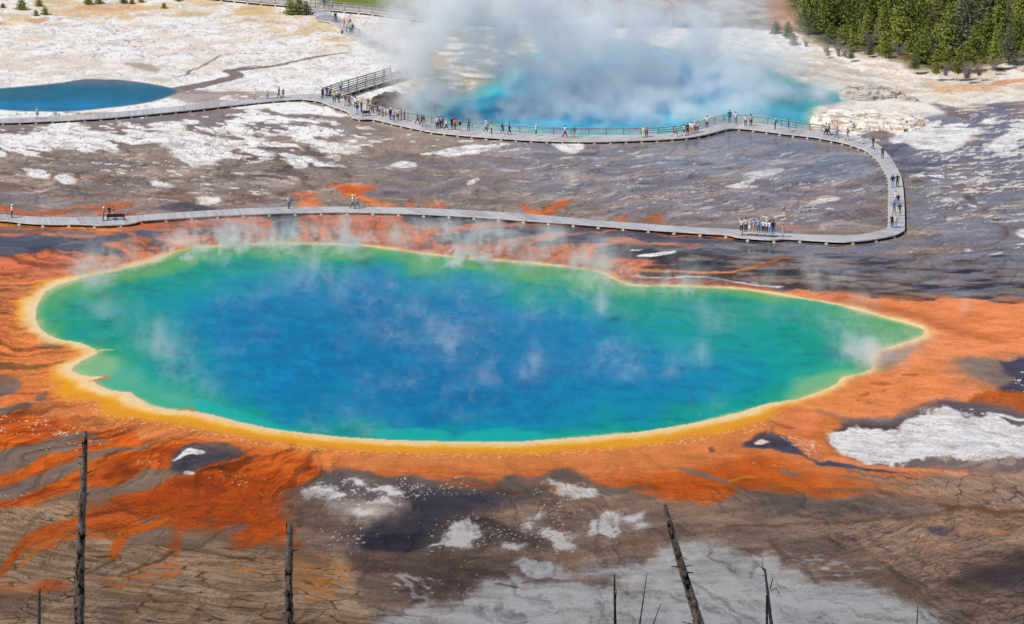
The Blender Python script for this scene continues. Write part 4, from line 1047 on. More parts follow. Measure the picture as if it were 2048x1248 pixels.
def ribbon(front, back, root, zt=0.0, foot_step=2.45, foot_every=1, foot_mesh=None, edge_h=.17, footing=True, ctr=None):
    """deck between two edge lines (n samples each), fascia boards, joists and footings"""
    n = len(front)
    o = ctr
    v, f, al = [], [], []
    s = 0
    for i in range(n):
        if i: s += ((front[i] - front[i - 1]).length + (back[i] - back[i - 1]).length) / 2
        v += [front[i] - o, back[i] - o]; al += [s, s]
        v += [front[i] - o - Vector((0, 0, .07)), back[i] - o - Vector((0, 0, .07))]; al += [s, s]
    for i in range(n - 1):
        a = i * 4; b = a + 4
        f += [(a, b, b + 1, a + 1), (a + 2, a + 3, b + 3, b + 2), (a, a + 2, b + 2, b), (a + 1, b + 1, b + 3, a + 3)]
    f += [(0, 1, 3, 2), ((n - 1) * 4, (n - 1) * 4 + 2, (n - 1) * 4 + 3, (n - 1) * 4 + 1)]
    me = bpy.data.meshes.new('deck'); me.from_pydata([tuple(p) for p in v], [], f)
    at_ = me.attributes.new('along', 'FLOAT', 'POINT'); at_.data.foreach_set('value', al)
    me.materials.append(MPLANK); me.update()
    bm = bmesh.new(); bm.from_mesh(me); bmesh.ops.recalc_face_normals(bm, faces=bm.faces[:]); bm.to_mesh(me); bm.free()
    link('deck', me, root)
    for line, sgn in ((front, 1), (back, -1)):
        m = MB()
        for i in range(n - 1):
            a, b = line[i] - o, line[i + 1] - o
            out = (line[i] - back[i] if sgn > 0 else line[i] - front[i]); out.z = 0; out = out.normalized() * .035
            m.bar(a + Vector((0, 0, -.065)) + out, b + Vector((0, 0, -.065)) + out, .055, .15)
        m.build('edge_board', MW_EDGE, root)
    j = MB()
    for i in range(n - 1):
        a = front[i].lerp(back[i], .12) - o; b = front[i + 1].lerp(back[i + 1], .12) - o
        j.bar(a + Vector((0, 0, -.17)), b + Vector((0, 0, -.17)), .09, .19)
    j.build('joist', MW_DARK, root); j = MB()
    for i in range(n - 1):
        a = front[i].lerp(back[i], .8) - o; b = front[i + 1].lerp(back[i + 1], .8) - o
        j.bar(a + Vector((0, 0, -.17)), b + Vector((0, 0, -.17)), .09, .19)
    j.build('joist', MW_DARK, root)
    if footing:
        for p, d in along(front, foot_step):
            q = p - o
            m = MB()
            m.box((0, 0, -.18), (.14, .14, .32)); m.box((0, 0, -.40), (.42, .36, .14)); m.box((0, 0, -.31), (.26, .22, .07))
            fo = link('footing', m.mesh('footing', MW_FOOT) if foot_mesh[0] is None else foot_mesh[0], root)
            if foot_mesh[0] is None: foot_mesh[0] = fo.data
            bdir = Vector((-d.y, d.x, 0))
            if bdir.dot(back[0] - front[0]) < 0 and False: bdir = -bdir
            fo.location = q; fo.rotation_euler = (0, 0, math.atan2(d.y, d.x))
FM = [None]
POSTM = [None]
def railing(line, root, ctr, zt=0.0, h=1.05, step=2.6, rails=(1.02, .62, .28), top=True, m_=None, name='railing', brace=0):
    m_ = m_ or MW_RAIL
    pr = link(name, None, root)
    r = MB()
    P = along(line, step)
    for (a, da), (b, db) in zip(P, P[1:]):
        A, B = a - ctr, b - ctr
        for k, hh in enumerate(rails):
            if k == 0: r.bar(A + Vector((0, 0, hh)), B + Vector((0, 0, hh)), .20, .045)
            r.bar(A + Vector((0, 0, hh - (.06 if k == 0 else 0))), B + Vector((0, 0, hh - (.06 if k == 0 else 0))), .045, .13)
    ro = r.build('rail', m_, pr)
    pm = None
    for a, d in P:
        if pm is None:
            m = MB(); m.box((0, 0, .44), (.11, .11, 1.05)); pm = m.mesh('post', MW_RAILD)
        o = link('post', pm, pr); o.location = a - ctr; o.rotation_euler = (0, 0, math.atan2(d.y, d.x))
    if brace:
        bm_ = None
        for a, d in P:
            if bm_ is None:
                m = MB(); m.bar((0, 0, .75), (0, -.75, -.75), .09, .09); m.bar((0, -.75, -.72), (0, 0, -.72), .08, .08); m.bar((0, 0, .7), (0, 0, -.72), .10, .10); bm_ = m.mesh('brace', MW_FOOT)
            o = link('brace', bm_, root); o.location = a - ctr; o.rotation_euler = (0, 0, math.atan2(d.y, d.x))
    return pr

def walk(label, F, B, n, zf=DZ, **kw):
    f = edge_pts(F, zf); b = edge_pts(B, zf)
    f, _ = resample(f, n); b, _ = resample(b, n)
    c = (f[0] + b[-1]) / 2; c.z = 0
    root = empty('boardwalk', c)
    tag(root, label, 'boardwalk')
    ribbon(f, b, root, foot_mesh=FM, ctr=c, **kw)
    return root, f, b, c
# near walk: from the left edge to the sharp bend at right
nearF = "-60,441 0,440 59,446 109,448 172,448 200,450 262,447 284,441 369,435 469,429 578,425 640,424 700,423.5 810,426 935,432 1035,439 1122,445 1200,451 1300,459 1408,466 1455,469 1477,474 1544,479 1572,477 1658,482 1690,483 1745,478.5 1792,469 1808,460"
nearB = "-60,427 0,428.4 47,432.5 109,434.7 187,433.7 230,433 281,430.6 375,423.8 469,418 578,414.4 640,414 747,414.2 872,417.5 1029,426 1122,434 1200,441 1300,448.6 1408,456 1450,457.6 1480,459.5 1540,464 1573,467.5 1658,470.6 1695,471 1730,467.5 1776,458"
nF = "-60,441 0,440 59,446 109,448 172,448 200,450"
r1, f1_, b1_, c1_ = walk('grey plank boardwalk skirting the far rim of the great spring', nearF, nearB, 150, foot_step=3.4)
# right-hand walk, running away from the bend to the crater pool
rF = "1776,458 1777,452 1778,402 1777,360 1771,344 1757,322 1742,308 1732,300.5 1714,293.5 1692,286 1667,280.5 1641,275.6"
rB = "1808,460 1808.5,455 1807.5,402 1803,358 1795.5,340 1780,315 1764,296 1750,286 1732,278.5 1709,273 1681,267.6 1657,265"
r2, f2_, b2_, c2_ = walk('grey boardwalk without rails curving away at the far right of the basin', rF, rB, 60, foot_step=2.3)
# walk along the crater pool
cF = "1641,275.6 1621,272.5 1579,268 1540,263 1496,257.5 1461,256.5 1427,264.5 1405,270 1382,274 1354,276.5 1326,278.3 1270,280.5 1200,282.5 1100,281.5 1029,278 935,271 891,266.5 857,262 791,248 747,237.5 722,238 705,234 697,223.5 663,211.5 638,201.5 606,197.5"
cB = "1657,265 1637,263 1618,260.5 1595,257 1560,252.5 1534,248.6 1501,245.5 1461,241.5 1452,241 1432,246.5 1408,253 1393,258.5 1370,263 1318,268.4 1270,269.5 1200,270 1100,268.5 1040,265.5 999,262.5 954,258.6 931,256.5 889,251.5 857,245.5 831,241.5 815,238 775,230.5 750,224 728,218.5 701,210 684,202 672,195.5 655,188.5 640,187.5 612,188.5"
r3, f3_, b3_, c3_ = walk('long grey boardwalk with a railing along the steaming crater pool', cF, cB, 170, foot_step=2.35)
railing([p for p in edge_pts("1650,264.5 1637,263 1618,260.5 1595,257 1560,252.5 1534,248.6 1501,245.5 1461,241.5 1454,240.6 1432,246.5 1408,253 1393,258.5 1370,263 1318,268.4 1270,269.5 1200,270 1100,268.5 1040,265.5 999,262.5 954,258.6 931,256.5 889,251.5 857,245.5 831,241.5 815,238 775,230.5 750,224 728,218.5 701,210 690,205", DZ)], r3, c3_)
# far left walk
lF = "606,197.5 562,200 500,206 406,217 344,223.5 281,229.6 219,235 150,239 78,242.5 0,245 -60,246"
lB = "612,188.5 594,189 531,195.5 437,204.5 344,213.5 281,219.5 219,225.5 150,230.5 78,234.5 0,238 -60,239"
r4, f4_, b4_, c4_ = walk('low grey boardwalk passing below the small deep blue pool', lF, lB, 70, foot_step=2.4)
# branch that climbs away to the upper left: centre line and width
def centre_walk(label, C, w, n, zf=DZ, rail=None, footing=True, steps=2.4):
    c, _ = resample(edge_pts(C, zf), n)
    f, b = [], []
    for i in range(n):
        d = (c[min(i + 1, n - 1)] - c[max(i - 1, 0)]); d.z = 0; d.normalize()
        s = Vector((-d.y, d.x, 0)) * w / 2
        f.append(c[i] - s); b.append(c[i] + s)
    o = (f[0] + b[0]) / 2; o.z = 0
    root = empty('boardwalk', o); tag(root, label, 'boardwalk')
    ribbon(f, b, root, foot_mesh=FM, ctr=o, footing=footing, foot_step=steps)
    return root, f, b, o
r5, f5_, b5_, c5_ = centre_walk('railed boardwalk ramp with white braces climbing from the junction into the steam', "664,190 690,181 720,172 750,163 778,155 798,148", 3.0, 40, DZ + .25, footing=False)
railing(f5_, r5, c5_, m_=MW_RAILD, step=2.7, brace=1)
railing(b5_, r5, c5_, m_=MW_RAILD, step=2.7)
r6, f6_, b6_, c6_ = centre_walk('curving boardwalk winding up through thin steam towards the upper walkway', "798,148 812,140 818,128 808,115 786,103 762,93 742,84 722,73 704,62 690,51 668,38 648,28 632,19", 3.2, 60, DZ - .1)
plf = MB()
r7, f7_, b7_, c7_ = centre_walk('upper boardwalk with rails on both sides in front of the dark river', "400,-9 470,-2 530,4 590,9 640,15 700,20 745,24 800,31 840,37 900,42 980,46 1050,49", 3.0, 80, DZ + .1, steps=3.2)
railing(f7_, r7, c7_, step=3.2); railing(b7_, r7, c7_, step=3.2)
# viewing platform stub beside the upper path
def platform(label, P, z):
    q = [at(x, y, z) for x, y in pts(P)]
    o = q[0].copy(); o.z = 0
    v = [p - o for p in q] + [p - o - Vector((0, 0, .12)) for p in q]
    n = len(q)
    f = [tuple(range(n)), tuple(reversed(range(n, 2 * n)))] + [(i, i + n, (i + 1) % n + n, (i + 1) % n) for i in range(n)]
    me = bpy.data.meshes.new('wooden_platform'); me.from_pydata([tuple(p) for p in v], [], f); me.materials.append(MW_DECK)
    bm = bmesh.new(); bm.from_mesh(me); bmesh.ops.recalc_face_normals(bm, faces=bm.faces[:]); bm.to_mesh(me); bm.free()
    ob = link('wooden_platform', me); ob.location = o
    tag(ob, label, 'platform')
    m = MB()
    for a, b in zip(v[:n], v[1:n] + v[:1]):
        m.bar(a - Vector((0, 0, .10)), b - Vector((0, 0, .10)), .06, .2)
    m.build('edge_board', MW_EDGE, ob)
    return ob
platform('low wooden viewing platform jutting from the bend of the upper path', "630,35 634,40 662,43 676,47 680,40 668,31 650,28", DZ - .05)

# ------------------------------------------------------------------ benches
MB_DARK = mat('dark_bench_timber', lin((36, 32, 34)), .7, .3)
MB_RUST = mat('rust_red_bench_leg', lin((150, 92, 72)), .8, .2)
def bench_long():
    a, c, b = at(1479.5, 463.2, DZ + .45), at(1514, 465.2, DZ + .45), at(1549.5, 467.6, DZ + .45)
    o = c.copy(); o.z = DZ
    root = empty('bench', o); tag(root, 'long pale plank bench carrying nine standing people', 'bench')
    d = (b - a).normalized(); s = Vector((-d.y, d.x, 0))
    m = MB()
    for k in (-1, 0, 1): m.bar(a - o + s * .17 * k, b - o + s * .17 * k, .15, .06)
    m.build('seat', MW_EDGE, root)
    for t in (.07, .5, .93):
        p = a.lerp(b, t) - o
        m = MB(); m.box((p.x, p.y, .2), (.12, .42, .4)); m.box((p.x, p.y - .0, .04), (.16, .55, .08))
        m.build('leg', MB_RUST, root)
    return root
bench_long()
def bench_dark(px0, py0, px1, py1, label):
    a, b = at(px0, py0, DZ), at(px1, py1, DZ)
    o = (a + b) / 2
    root = empty('bench', o); tag(root, label, 'bench')
    d = (b - a).normalized(); s = Vector((-d.y, d.x, 0)); L = (b - a).length
    m = MB()
    for k in (0, 1, 2): m.bar(a - o + s * (.12 + .15 * k) + Vector((0, 0, .45)), b - o + s * (.12 + .15 * k) + Vector((0, 0, .45)), .13, .05)
    m.build('seat', MB_DARK, root)
    m = MB()
    for k in (0, 1): m.bar(a - o + Vector((0, 0, .62 + .17 * k)), b - o + Vector((0, 0, .62 + .17 * k)), .05, .15)
    m.build('backrest', MB_DARK, root)
    for t in (.03, .5, .97):
        p = a.lerp(b, t) - o
        m = MB(); m.bar(p, p + Vector((0, 0, .85)), .09, .09); m.bar(p + Vector((0, 0, .42)), p + s * .46 + Vector((0, 0, .42)), .08, .08); m.bar(p + s * .44, p + s * .44 + Vector((0, 0, .42)), .09, .09)
        m.bar(p - s * .1 + Vector((0, 0, .03)), p + s * .55 + Vector((0, 0, .03)), .1, .06)
        m.build('leg', MB_DARK, root)
    return root
bench_dark(214, 441, 249.5, 440.5, 'dark slatted bench with backrest on the near boardwalk at left')
bench_dark(725.5, 232.2, 739, 232.2, 'black bench on the widened corner of the crater boardwalk')
# ------------------------------------------------------------------ people
def skin_mesh(name, J, E, m, sub=1, root=0):
    """one continuous tapered surface grown over joints J = {name: (pos, rx, ry)}"""
    keys = list(J)
    me = bpy.data.meshes.new(name + '_line')
    me.from_pydata([J[k][0] for k in keys], [(keys.index(a), keys.index(b)) for a, b in E], [])
    ob = bpy.data.objects.new(name + '_line', me)
    COL.objects.link(ob)
    sk = ob.modifiers.new('s', 'SKIN'); sk.branch_smoothing = .3
    layer = me.skin_vertices[0].data
    for i, k in enumerate(keys):
        layer[i].radius = (J[k][1], J[k][2]); layer[i].use_root = (i == root)
    if sub:
        su = ob.modifiers.new('u', 'SUBSURF'); su.levels = sub; su.render_levels = sub
    dg = bpy.context.evaluated_depsgraph_get(); dg.update()
    out = bpy.data.meshes.new_from_object(ob.evaluated_get(dg))
    out.name = name
    out.materials.clear(); out.materials.append(m); out.shade_smooth()
    bpy.data.objects.remove(ob); bpy.data.meshes.remove(me)
    return out
def pose(kind):
    """joint positions for a 1.72 m figure facing -Y"""
    J = dict(pel=(0, 0, .93), spi=(0, .0, 1.12), che=(0, .0, 1.33), nec=(0, 0, 1.47), hed=(0, -.01, 1.60), top=(0, 0, 1.69),
             shL=(-.19, 0, 1.41), shR=(.19, 0, 1.41), elL=(-.25, .02, 1.13), elR=(.25, .02, 1.13), wrL=(-.26, -.05, .88), wrR=(.26, -.05, .88),
             hiL=(-.10, 0, .88), hiR=(.10, 0, .88), knL=(-.11, -.01, .48), knR=(.11, -.01, .48), anL=(-.11, .02, .07), anR=(.11, .02, .07))
    def lift(names, d):
        for n in names: J[n] = tuple(a + b for a, b in zip(J[n], d))
    up = ('spi', 'che', 'nec', 'hed', 'top', 'shL', 'shR', 'elL', 'elR', 'wrL', 'wrR')
    if kind == 'walk':
        J.update(knL=(-.1, -.17, .50), anL=(-.1, -.24, .07), knR=(.1, .08, .50), anR=(.1, .34, .14), elL=(-.25, .12, 1.15), wrL=(-.26, .15, .92), elR=(.25, -.06, 1.14), wrR=(.25, -.26, 1.0))
    elif kind == 'camera':
        J.update(elL=(-.27, -.17, 1.27), elR=(.27, -.17, 1.27), wrL=(-.09, -.27, 1.52), wrR=(.09, -.27, 1.52))
    elif kind == 'phone':
        J.update(elL=(-.25, -.04, 1.14), elR=(.25, -.04, 1.14), wrL=(-.08, -.30, 1.20), wrR=(.08, -.30, 1.20)); J['hed'] = (0, -.05, 1.58); J['top'] = (0, -.06, 1.68)
    elif kind == 'hips':
        J.update(elL=(-.36, .04, 1.17), elR=(.36, .04, 1.17), wrL=(-.19, -.03, 1.0), wrR=(.19, -.03, 1.0))
    elif kind == 'lean':
        lift(('che', 'nec', 'hed', 'top', 'shL', 'shR'), (0, -.14, -.04)); lift(('spi',), (0, -.05, 0))
        J.update(elL=(-.22, -.30, 1.13), elR=(.22, -.30, 1.13), wrL=(-.08, -.50, 1.10), wrR=(.08, -.50, 1.10))
    elif kind == 'crouch':
        for n in up: J[n] = (J[n][0], J[n][1] - .05, J[n][2] - .50)
        J['pel'] = (0, .12, .43); J['spi'] = (0, .06, .62)
        J.update(hiL=(-.1, .10, .38), hiR=(.1, .10, .38), knL=(-.16, -.30, .50), knR=(.16, -.30, .50), anL=(-.13, -.06, .07), anR=(.13, -.06, .07), elL=(-.24, -.2, .62), elR=(.24, -.2, .62), wrL=(-.1, -.36, .62), wrR=(.1, -.36, .62))
    elif kind == 'reach':
        J.update(elL=(-.42, -.02, 1.38), wrL=(-.66, -.05, 1.40), elR=(.25, .02, 1.13))
    elif kind == 'lunge':
        J.update(knL=(-.1, -.34, .46), anL=(-.1, -.36, .07), knR=(.1, .18, .44), anR=(.1, .52, .12), elR=(.25, -.12, 1.12), wrR=(.22, -.34, 1.14), wrL=(-.24, .16, .94))
        for n in ('pel', 'hiL', 'hiR') + up: J[n] = (J[n][0], J[n][1], J[n][2] - .10)
    return J
MSKIN = mat('skin', lin((206, 160, 134)), .6, .3)
MSHOE = {}
def cm_(rgb):
    k = tuple(rgb)
    if k not in MSHOE:
        MSHOE[k] = mat('cloth_%s' % {0: 'dark', 1: 'mid', 2: 'pale'}[min(2, sum(rgb) // 256)], lin(rgb), .85, .15, col2=lin(tuple(min(255, c + 14) for c in rgb)), scale=9)
    return MSHOE[k]
CACHE = {}
def parts(kind, sleeves, legs):
    key = (kind, sleeves, legs)
    if key in CACHE: return CACHE[key]
    j = pose(kind)
    J = {}; E = []
    def add(n, p, rx, ry=None, par=None):
        J[n] = (p, rx, ry or rx)
        if par: E.append((par, n))
    add('pel', j['pel'], .135, .10); add('spi', j['spi'], .115, .09, 'pel'); add('che', j['che'], .145, .10, 'spi'); add('nec', j['nec'], .055, .055, 'che')
    h = Vector(j['hed'])
    add('jaw', tuple(h + Vector((0, -.02, -.07))), .058, .062, 'nec'); add('hed', tuple(h + Vector((0, .01, .02))), .078, .092, 'jaw'); add('top', tuple(Vector(j['top']) + Vector((0, .015, 0))), .060, .070, 'hed')
    for nm, dx in (('noz', 0),):
        add('noz', tuple(h + Vector((0, -.115, -.02))), .012, .012, 'hed')
    add('eaL', tuple(h + Vector((-.095, .01, -.01))), .014, .02, 'hed'); add('eaR', tuple(h + Vector((.095, .01, -.01))), .014, .02, 'hed')
    for s in 'LR':
        sg = -1 if s == 'L' else 1
        add('sh' + s, j['sh' + s], .062, None, 'che'); add('el' + s, j['el' + s], .043, None, 'sh' + s); add('wr' + s, j['wr' + s], .028, .024, 'el' + s)
        e, w = Vector(j['el' + s]), Vector(j['wr' + s])
        d = (w - e).normalized(); side = Vector((0, 1, 0)).cross(d); side = side.normalized() if side.length > .1 else Vector((1, 0, 0))
        fw = d.cross(side).normalized()
        pm = w + d * .075
        add('pm' + s, tuple(pm), .036, .018, 'wr' + s)
        for k, (off, ln) in enumerate(((-.030, .066), (-.010, .078), (.011, .073), (.030, .058))):
            b = pm + side * off + d * .012
            add('fa%s%d' % (s, k), tuple(b + d * ln * .55 + fw * .006), .0095, None, 'pm' + s); add('fb%s%d' % (s, k), tuple(b + d * ln * .95 + fw * .024), .008, None, 'fa%s%d' % (s, k))
        add('th' + s, tuple(w + d * .05 - side * .052 * 1 + fw * .012), .011, None, 'pm' + s)
        add('hi' + s, j['hi' + s], .088, .092, 'pel'); add('kn' + s, j['kn' + s], .056, None, 'hi' + s); add('an' + s, j['an' + s], .038, None, 'kn' + s)
        a = Vector(j['an' + s]); add('to' + s, tuple(a + Vector((0, -.17, -.035))), .042, .028, 'an' + s)
    body = skin_mesh('person_body', J, E, MSKIN, 1)
    # top
    J2 = {}; E2 = []
    def a2(n, p, rx, ry=None, par=None):
        J2[n] = (p, rx, ry or rx)
        if par: E2.append((par, n))
    pel = Vector(j['pel'])
    a2('hem', tuple(pel + Vector((0, 0, -.08 if kind != 'crouch' else .0))), .190, .145); a2('pel', tuple(pel + Vector((0, 0, .02 if kind != 'crouch' else .06))), .165, .128, 'hem'); a2('spi', j['spi'], .148, .118, 'pel'); a2('che', j['che'], .172, .125, 'spi'); a2('col', tuple(Vector(j['che']).lerp(Vector(j['nec']), .62)), .125, .095, 'che'); a2('nec', tuple(Vector(j['nec']) + Vector((0, 0, .03))), .062, .060, 'col')
    for s in 'LR':
        a2('sh' + s, j['sh' + s], .078, None, 'che')
        e = Vector(j['el' + s]); sh = Vector(j['sh' + s]); w = Vector(j['wr' + s])
        if sleeves == 'long':
            a2('el' + s, tuple(e), .060, None, 'sh' + s); a2('wr' + s, tuple(e.lerp(w, .9)), .042, None, 'el' + s)
        else:
            a2('el' + s, tuple(sh.lerp(e, .72)), .066, None, 'sh' + s)
    top = skin_mesh('shirt_cloth', J2, E2, MSKIN, 1)
    J3 = {}; E3 = []
    def a3(n, p, rx, ry=None, par=None):
        J3[n] = (p, rx, ry or rx)
        if par: E3.append((par, n))
    if legs == 'skirt':
        a3('pel', tuple(pel + Vector((0, 0, .16))), .14, .11); a3('hip', tuple(pel - Vector((0, 0, .02))), .18, .14, 'pel'); a3('mid', tuple(pel - Vector((0, 0, .30))), .23, .19, 'hip'); a3('hem', tuple(pel - Vector((0, 0, .60))), .26, .22, 'mid')
    else:
        a3('pel', tuple(pel + Vector((0, 0, -.01))), .152, .118); a3('wst', tuple(pel + Vector((0, 0, .13))), .130, .105, 'pel')
        for s in 'LR':
            a3('hi' + s, j['hi' + s], .100, .106, 'pel')
            k_, a_ = Vector(j['kn' + s]), Vector(j['an' + s])
            if legs == 'shorts': a3('kn' + s, tuple(Vector(j['hi' + s]).lerp(k_, .85)), .088, None, 'hi' + s)
            else:
                a3('kn' + s, tuple(k_), .076, None, 'hi' + s); a3('an' + s, tuple(a_ + Vector((0, .005, .04))), .064, None, 'kn' + s)
    bot = skin_mesh('trouser_cloth', J3, E3, MSKIN, 1)
    hd = Vector(j['hed'])
    def blob(name, rx, ry, rz, c, cut=None, tail=0):
        bm = bmesh.new(); bmesh.ops.create_uvsphere(bm, u_segments=12, v_segments=8, radius=1)
        for v in bm.verts:
            if tail and v.co.z < 0 and v.co.y > -.1: v.co.z *= tail
            v.co = Vector((v.co.x * rx, v.co.y * ry, v.co.z * rz))
            if cut is not None and v.co.y < -.045 and v.co.z < .035: v.co.y = -.03
            v.co += c
        me = bpy.data.meshes.new(name); bm.to_mesh(me); bm.free(); me.shade_smooth(); me.materials.append(MSKIN); return me
    hair = blob('hair', .100, .112, .105, hd + Vector((0, .028, .045)), 1)
    lhair = blob('hair', .108, .112, .110, hd + Vector((0, .035, .04)), 1, 2.6)
    m = MB()
    n = 14
    c = hd + Vector((0, -.01, .085))
    prof = [(.185, 0), (.12, .012), (.105, .05), (.085, .095), (.0, .11)]
    for r, z in prof:
        for k in range(n):
            a = 2 * math.pi * k / n; m.v.append(c + Vector((math.cos(a) * r, math.sin(a) * r * 1.08, z)))
    for i in range(len(prof) - 1):
        for k in range(n):
            a = i * n + k; b = i * n + (k + 1) % n; m.f.append((a, b, b + n, a + n))
    m.f.append(tuple(reversed(range(n))))
    hat = m.mesh('hat', MSKIN, True)
    bm = bmesh.new(); bmesh.ops.create_cube(bm, size=1)
    for v in bm.verts: v.co = Vector((v.co.x * (.30 if v.co.z < 0 else .24), v.co.y * .17 + .20, v.co.z * .42)) + Vector((0, Vector(j['che']).y, Vector(j['che']).z - .08))
    bmesh.ops.bevel(bm, geom=bm.edges[:], offset=.04, segments=2, affect='EDGES')
    bp = bpy.data.meshes.new('backpack'); bm.to_mesh(bp); bm.free(); bp.materials.append(MSKIN); bp.shade_smooth()
    sh = []
    for s in 'LR':
        shoes = MB(); a = Vector(j['an' + s])
        shoes.tube([a + Vector((0, .06, -.02)), a + Vector((0, .0, -.015)), a + Vector((0, -.10, -.03)), a + Vector((0, -.20, -.045))], [.045, .056, .050, .030], 8); sh.append(shoes.mesh('shoe', MSKIN, True))
    CACHE[key] = dict(body=body, top=top, bot=bot, hair=hair, lhair=lhair, hat=hat, pack=bp, shoes=sh)
    return CACHE[key]
def oslot(o, m):
    o.material_slots[0].link = 'OBJECT'; o.material_slots[0].material = m
FACE = {'c': 0, 'a': math.pi, 'l': -math.pi / 2, 'r': math.pi / 2, 'cr': .7, 'cl': -.7, 'ar': 2.3, 'al': -2.3}
C = dict(white=(238, 238, 240), cream=(228, 214, 190), black=(28, 26, 32), navy=(34, 40, 66), jeans=(48, 84, 124), ljeans=(120, 172, 214), blue=(44, 118, 180), lblue=(160, 192, 222), grey=(112, 116, 128), lgrey=(176, 182, 192),
         dgrey=(64, 66, 76), orange=(226, 104, 52), rust=(168, 72, 44), yellow=(224, 204, 52), tan=(196, 164, 132), beige=(188, 172, 156), brown=(112, 76, 60), green=(58, 172, 122), lgreen=(150, 200, 160), teal=(20, 108, 134), red=(190, 70, 56), royal=(24, 84, 168), bblue=(0, 92, 176), peach=(228, 178, 138), gold=(222, 180, 96), dbrown=(52, 36, 28), pink=(222, 170, 160), ochre=(232, 150, 40))
NM = dict(lblue='pale blue', dgrey='dark grey', lgrey='pale grey', ljeans='light blue', jeans='blue jeans', bblue='bright blue', lgreen='pale green', dbrown='dark brown', royal='royal blue', gold='golden yellow')
PR = random.Random(11)
def person(px, py, top, bot, hair, face, kind, label, legs='long', sleeves='short', hat=None, pack=None, lh=False, z=DZ, h=None, shoes=(60, 56, 58), skin=None):
    p = parts(kind, sleeves, legs)
    b = link('person', p['body'])
    s = (h or PR.uniform(.96, 1.05)) * 1.03
    b.location = at(px, py, z); b.scale = (s, s, s)
    b.rotation_euler = (0, 0, FACE[face] + PR.uniform(-.25, .25))
    tag(b, label, 'person', 'visitors on the boardwalks')
    def ch(n, me, m):
        o = link(n, me, b); oslot(o, m)
    ch('shirt', p['top'], cm_(C[top])); ch('skirt' if legs == 'skirt' else 'shorts' if legs == 'shorts' else 'trousers', p['bot'], cm_(C[bot]))
    [ch('shoe', q, cm_(shoes)) for q in p['shoes']]
    if hat: ch('hat', p['hat'], cm_(C[hat]))
    ch('hair', p['lhair'] if lh else p['hair'], cm_(C[hair]))
    if pack: ch('backpack', p['pack'], cm_(C[pack]))
    return b
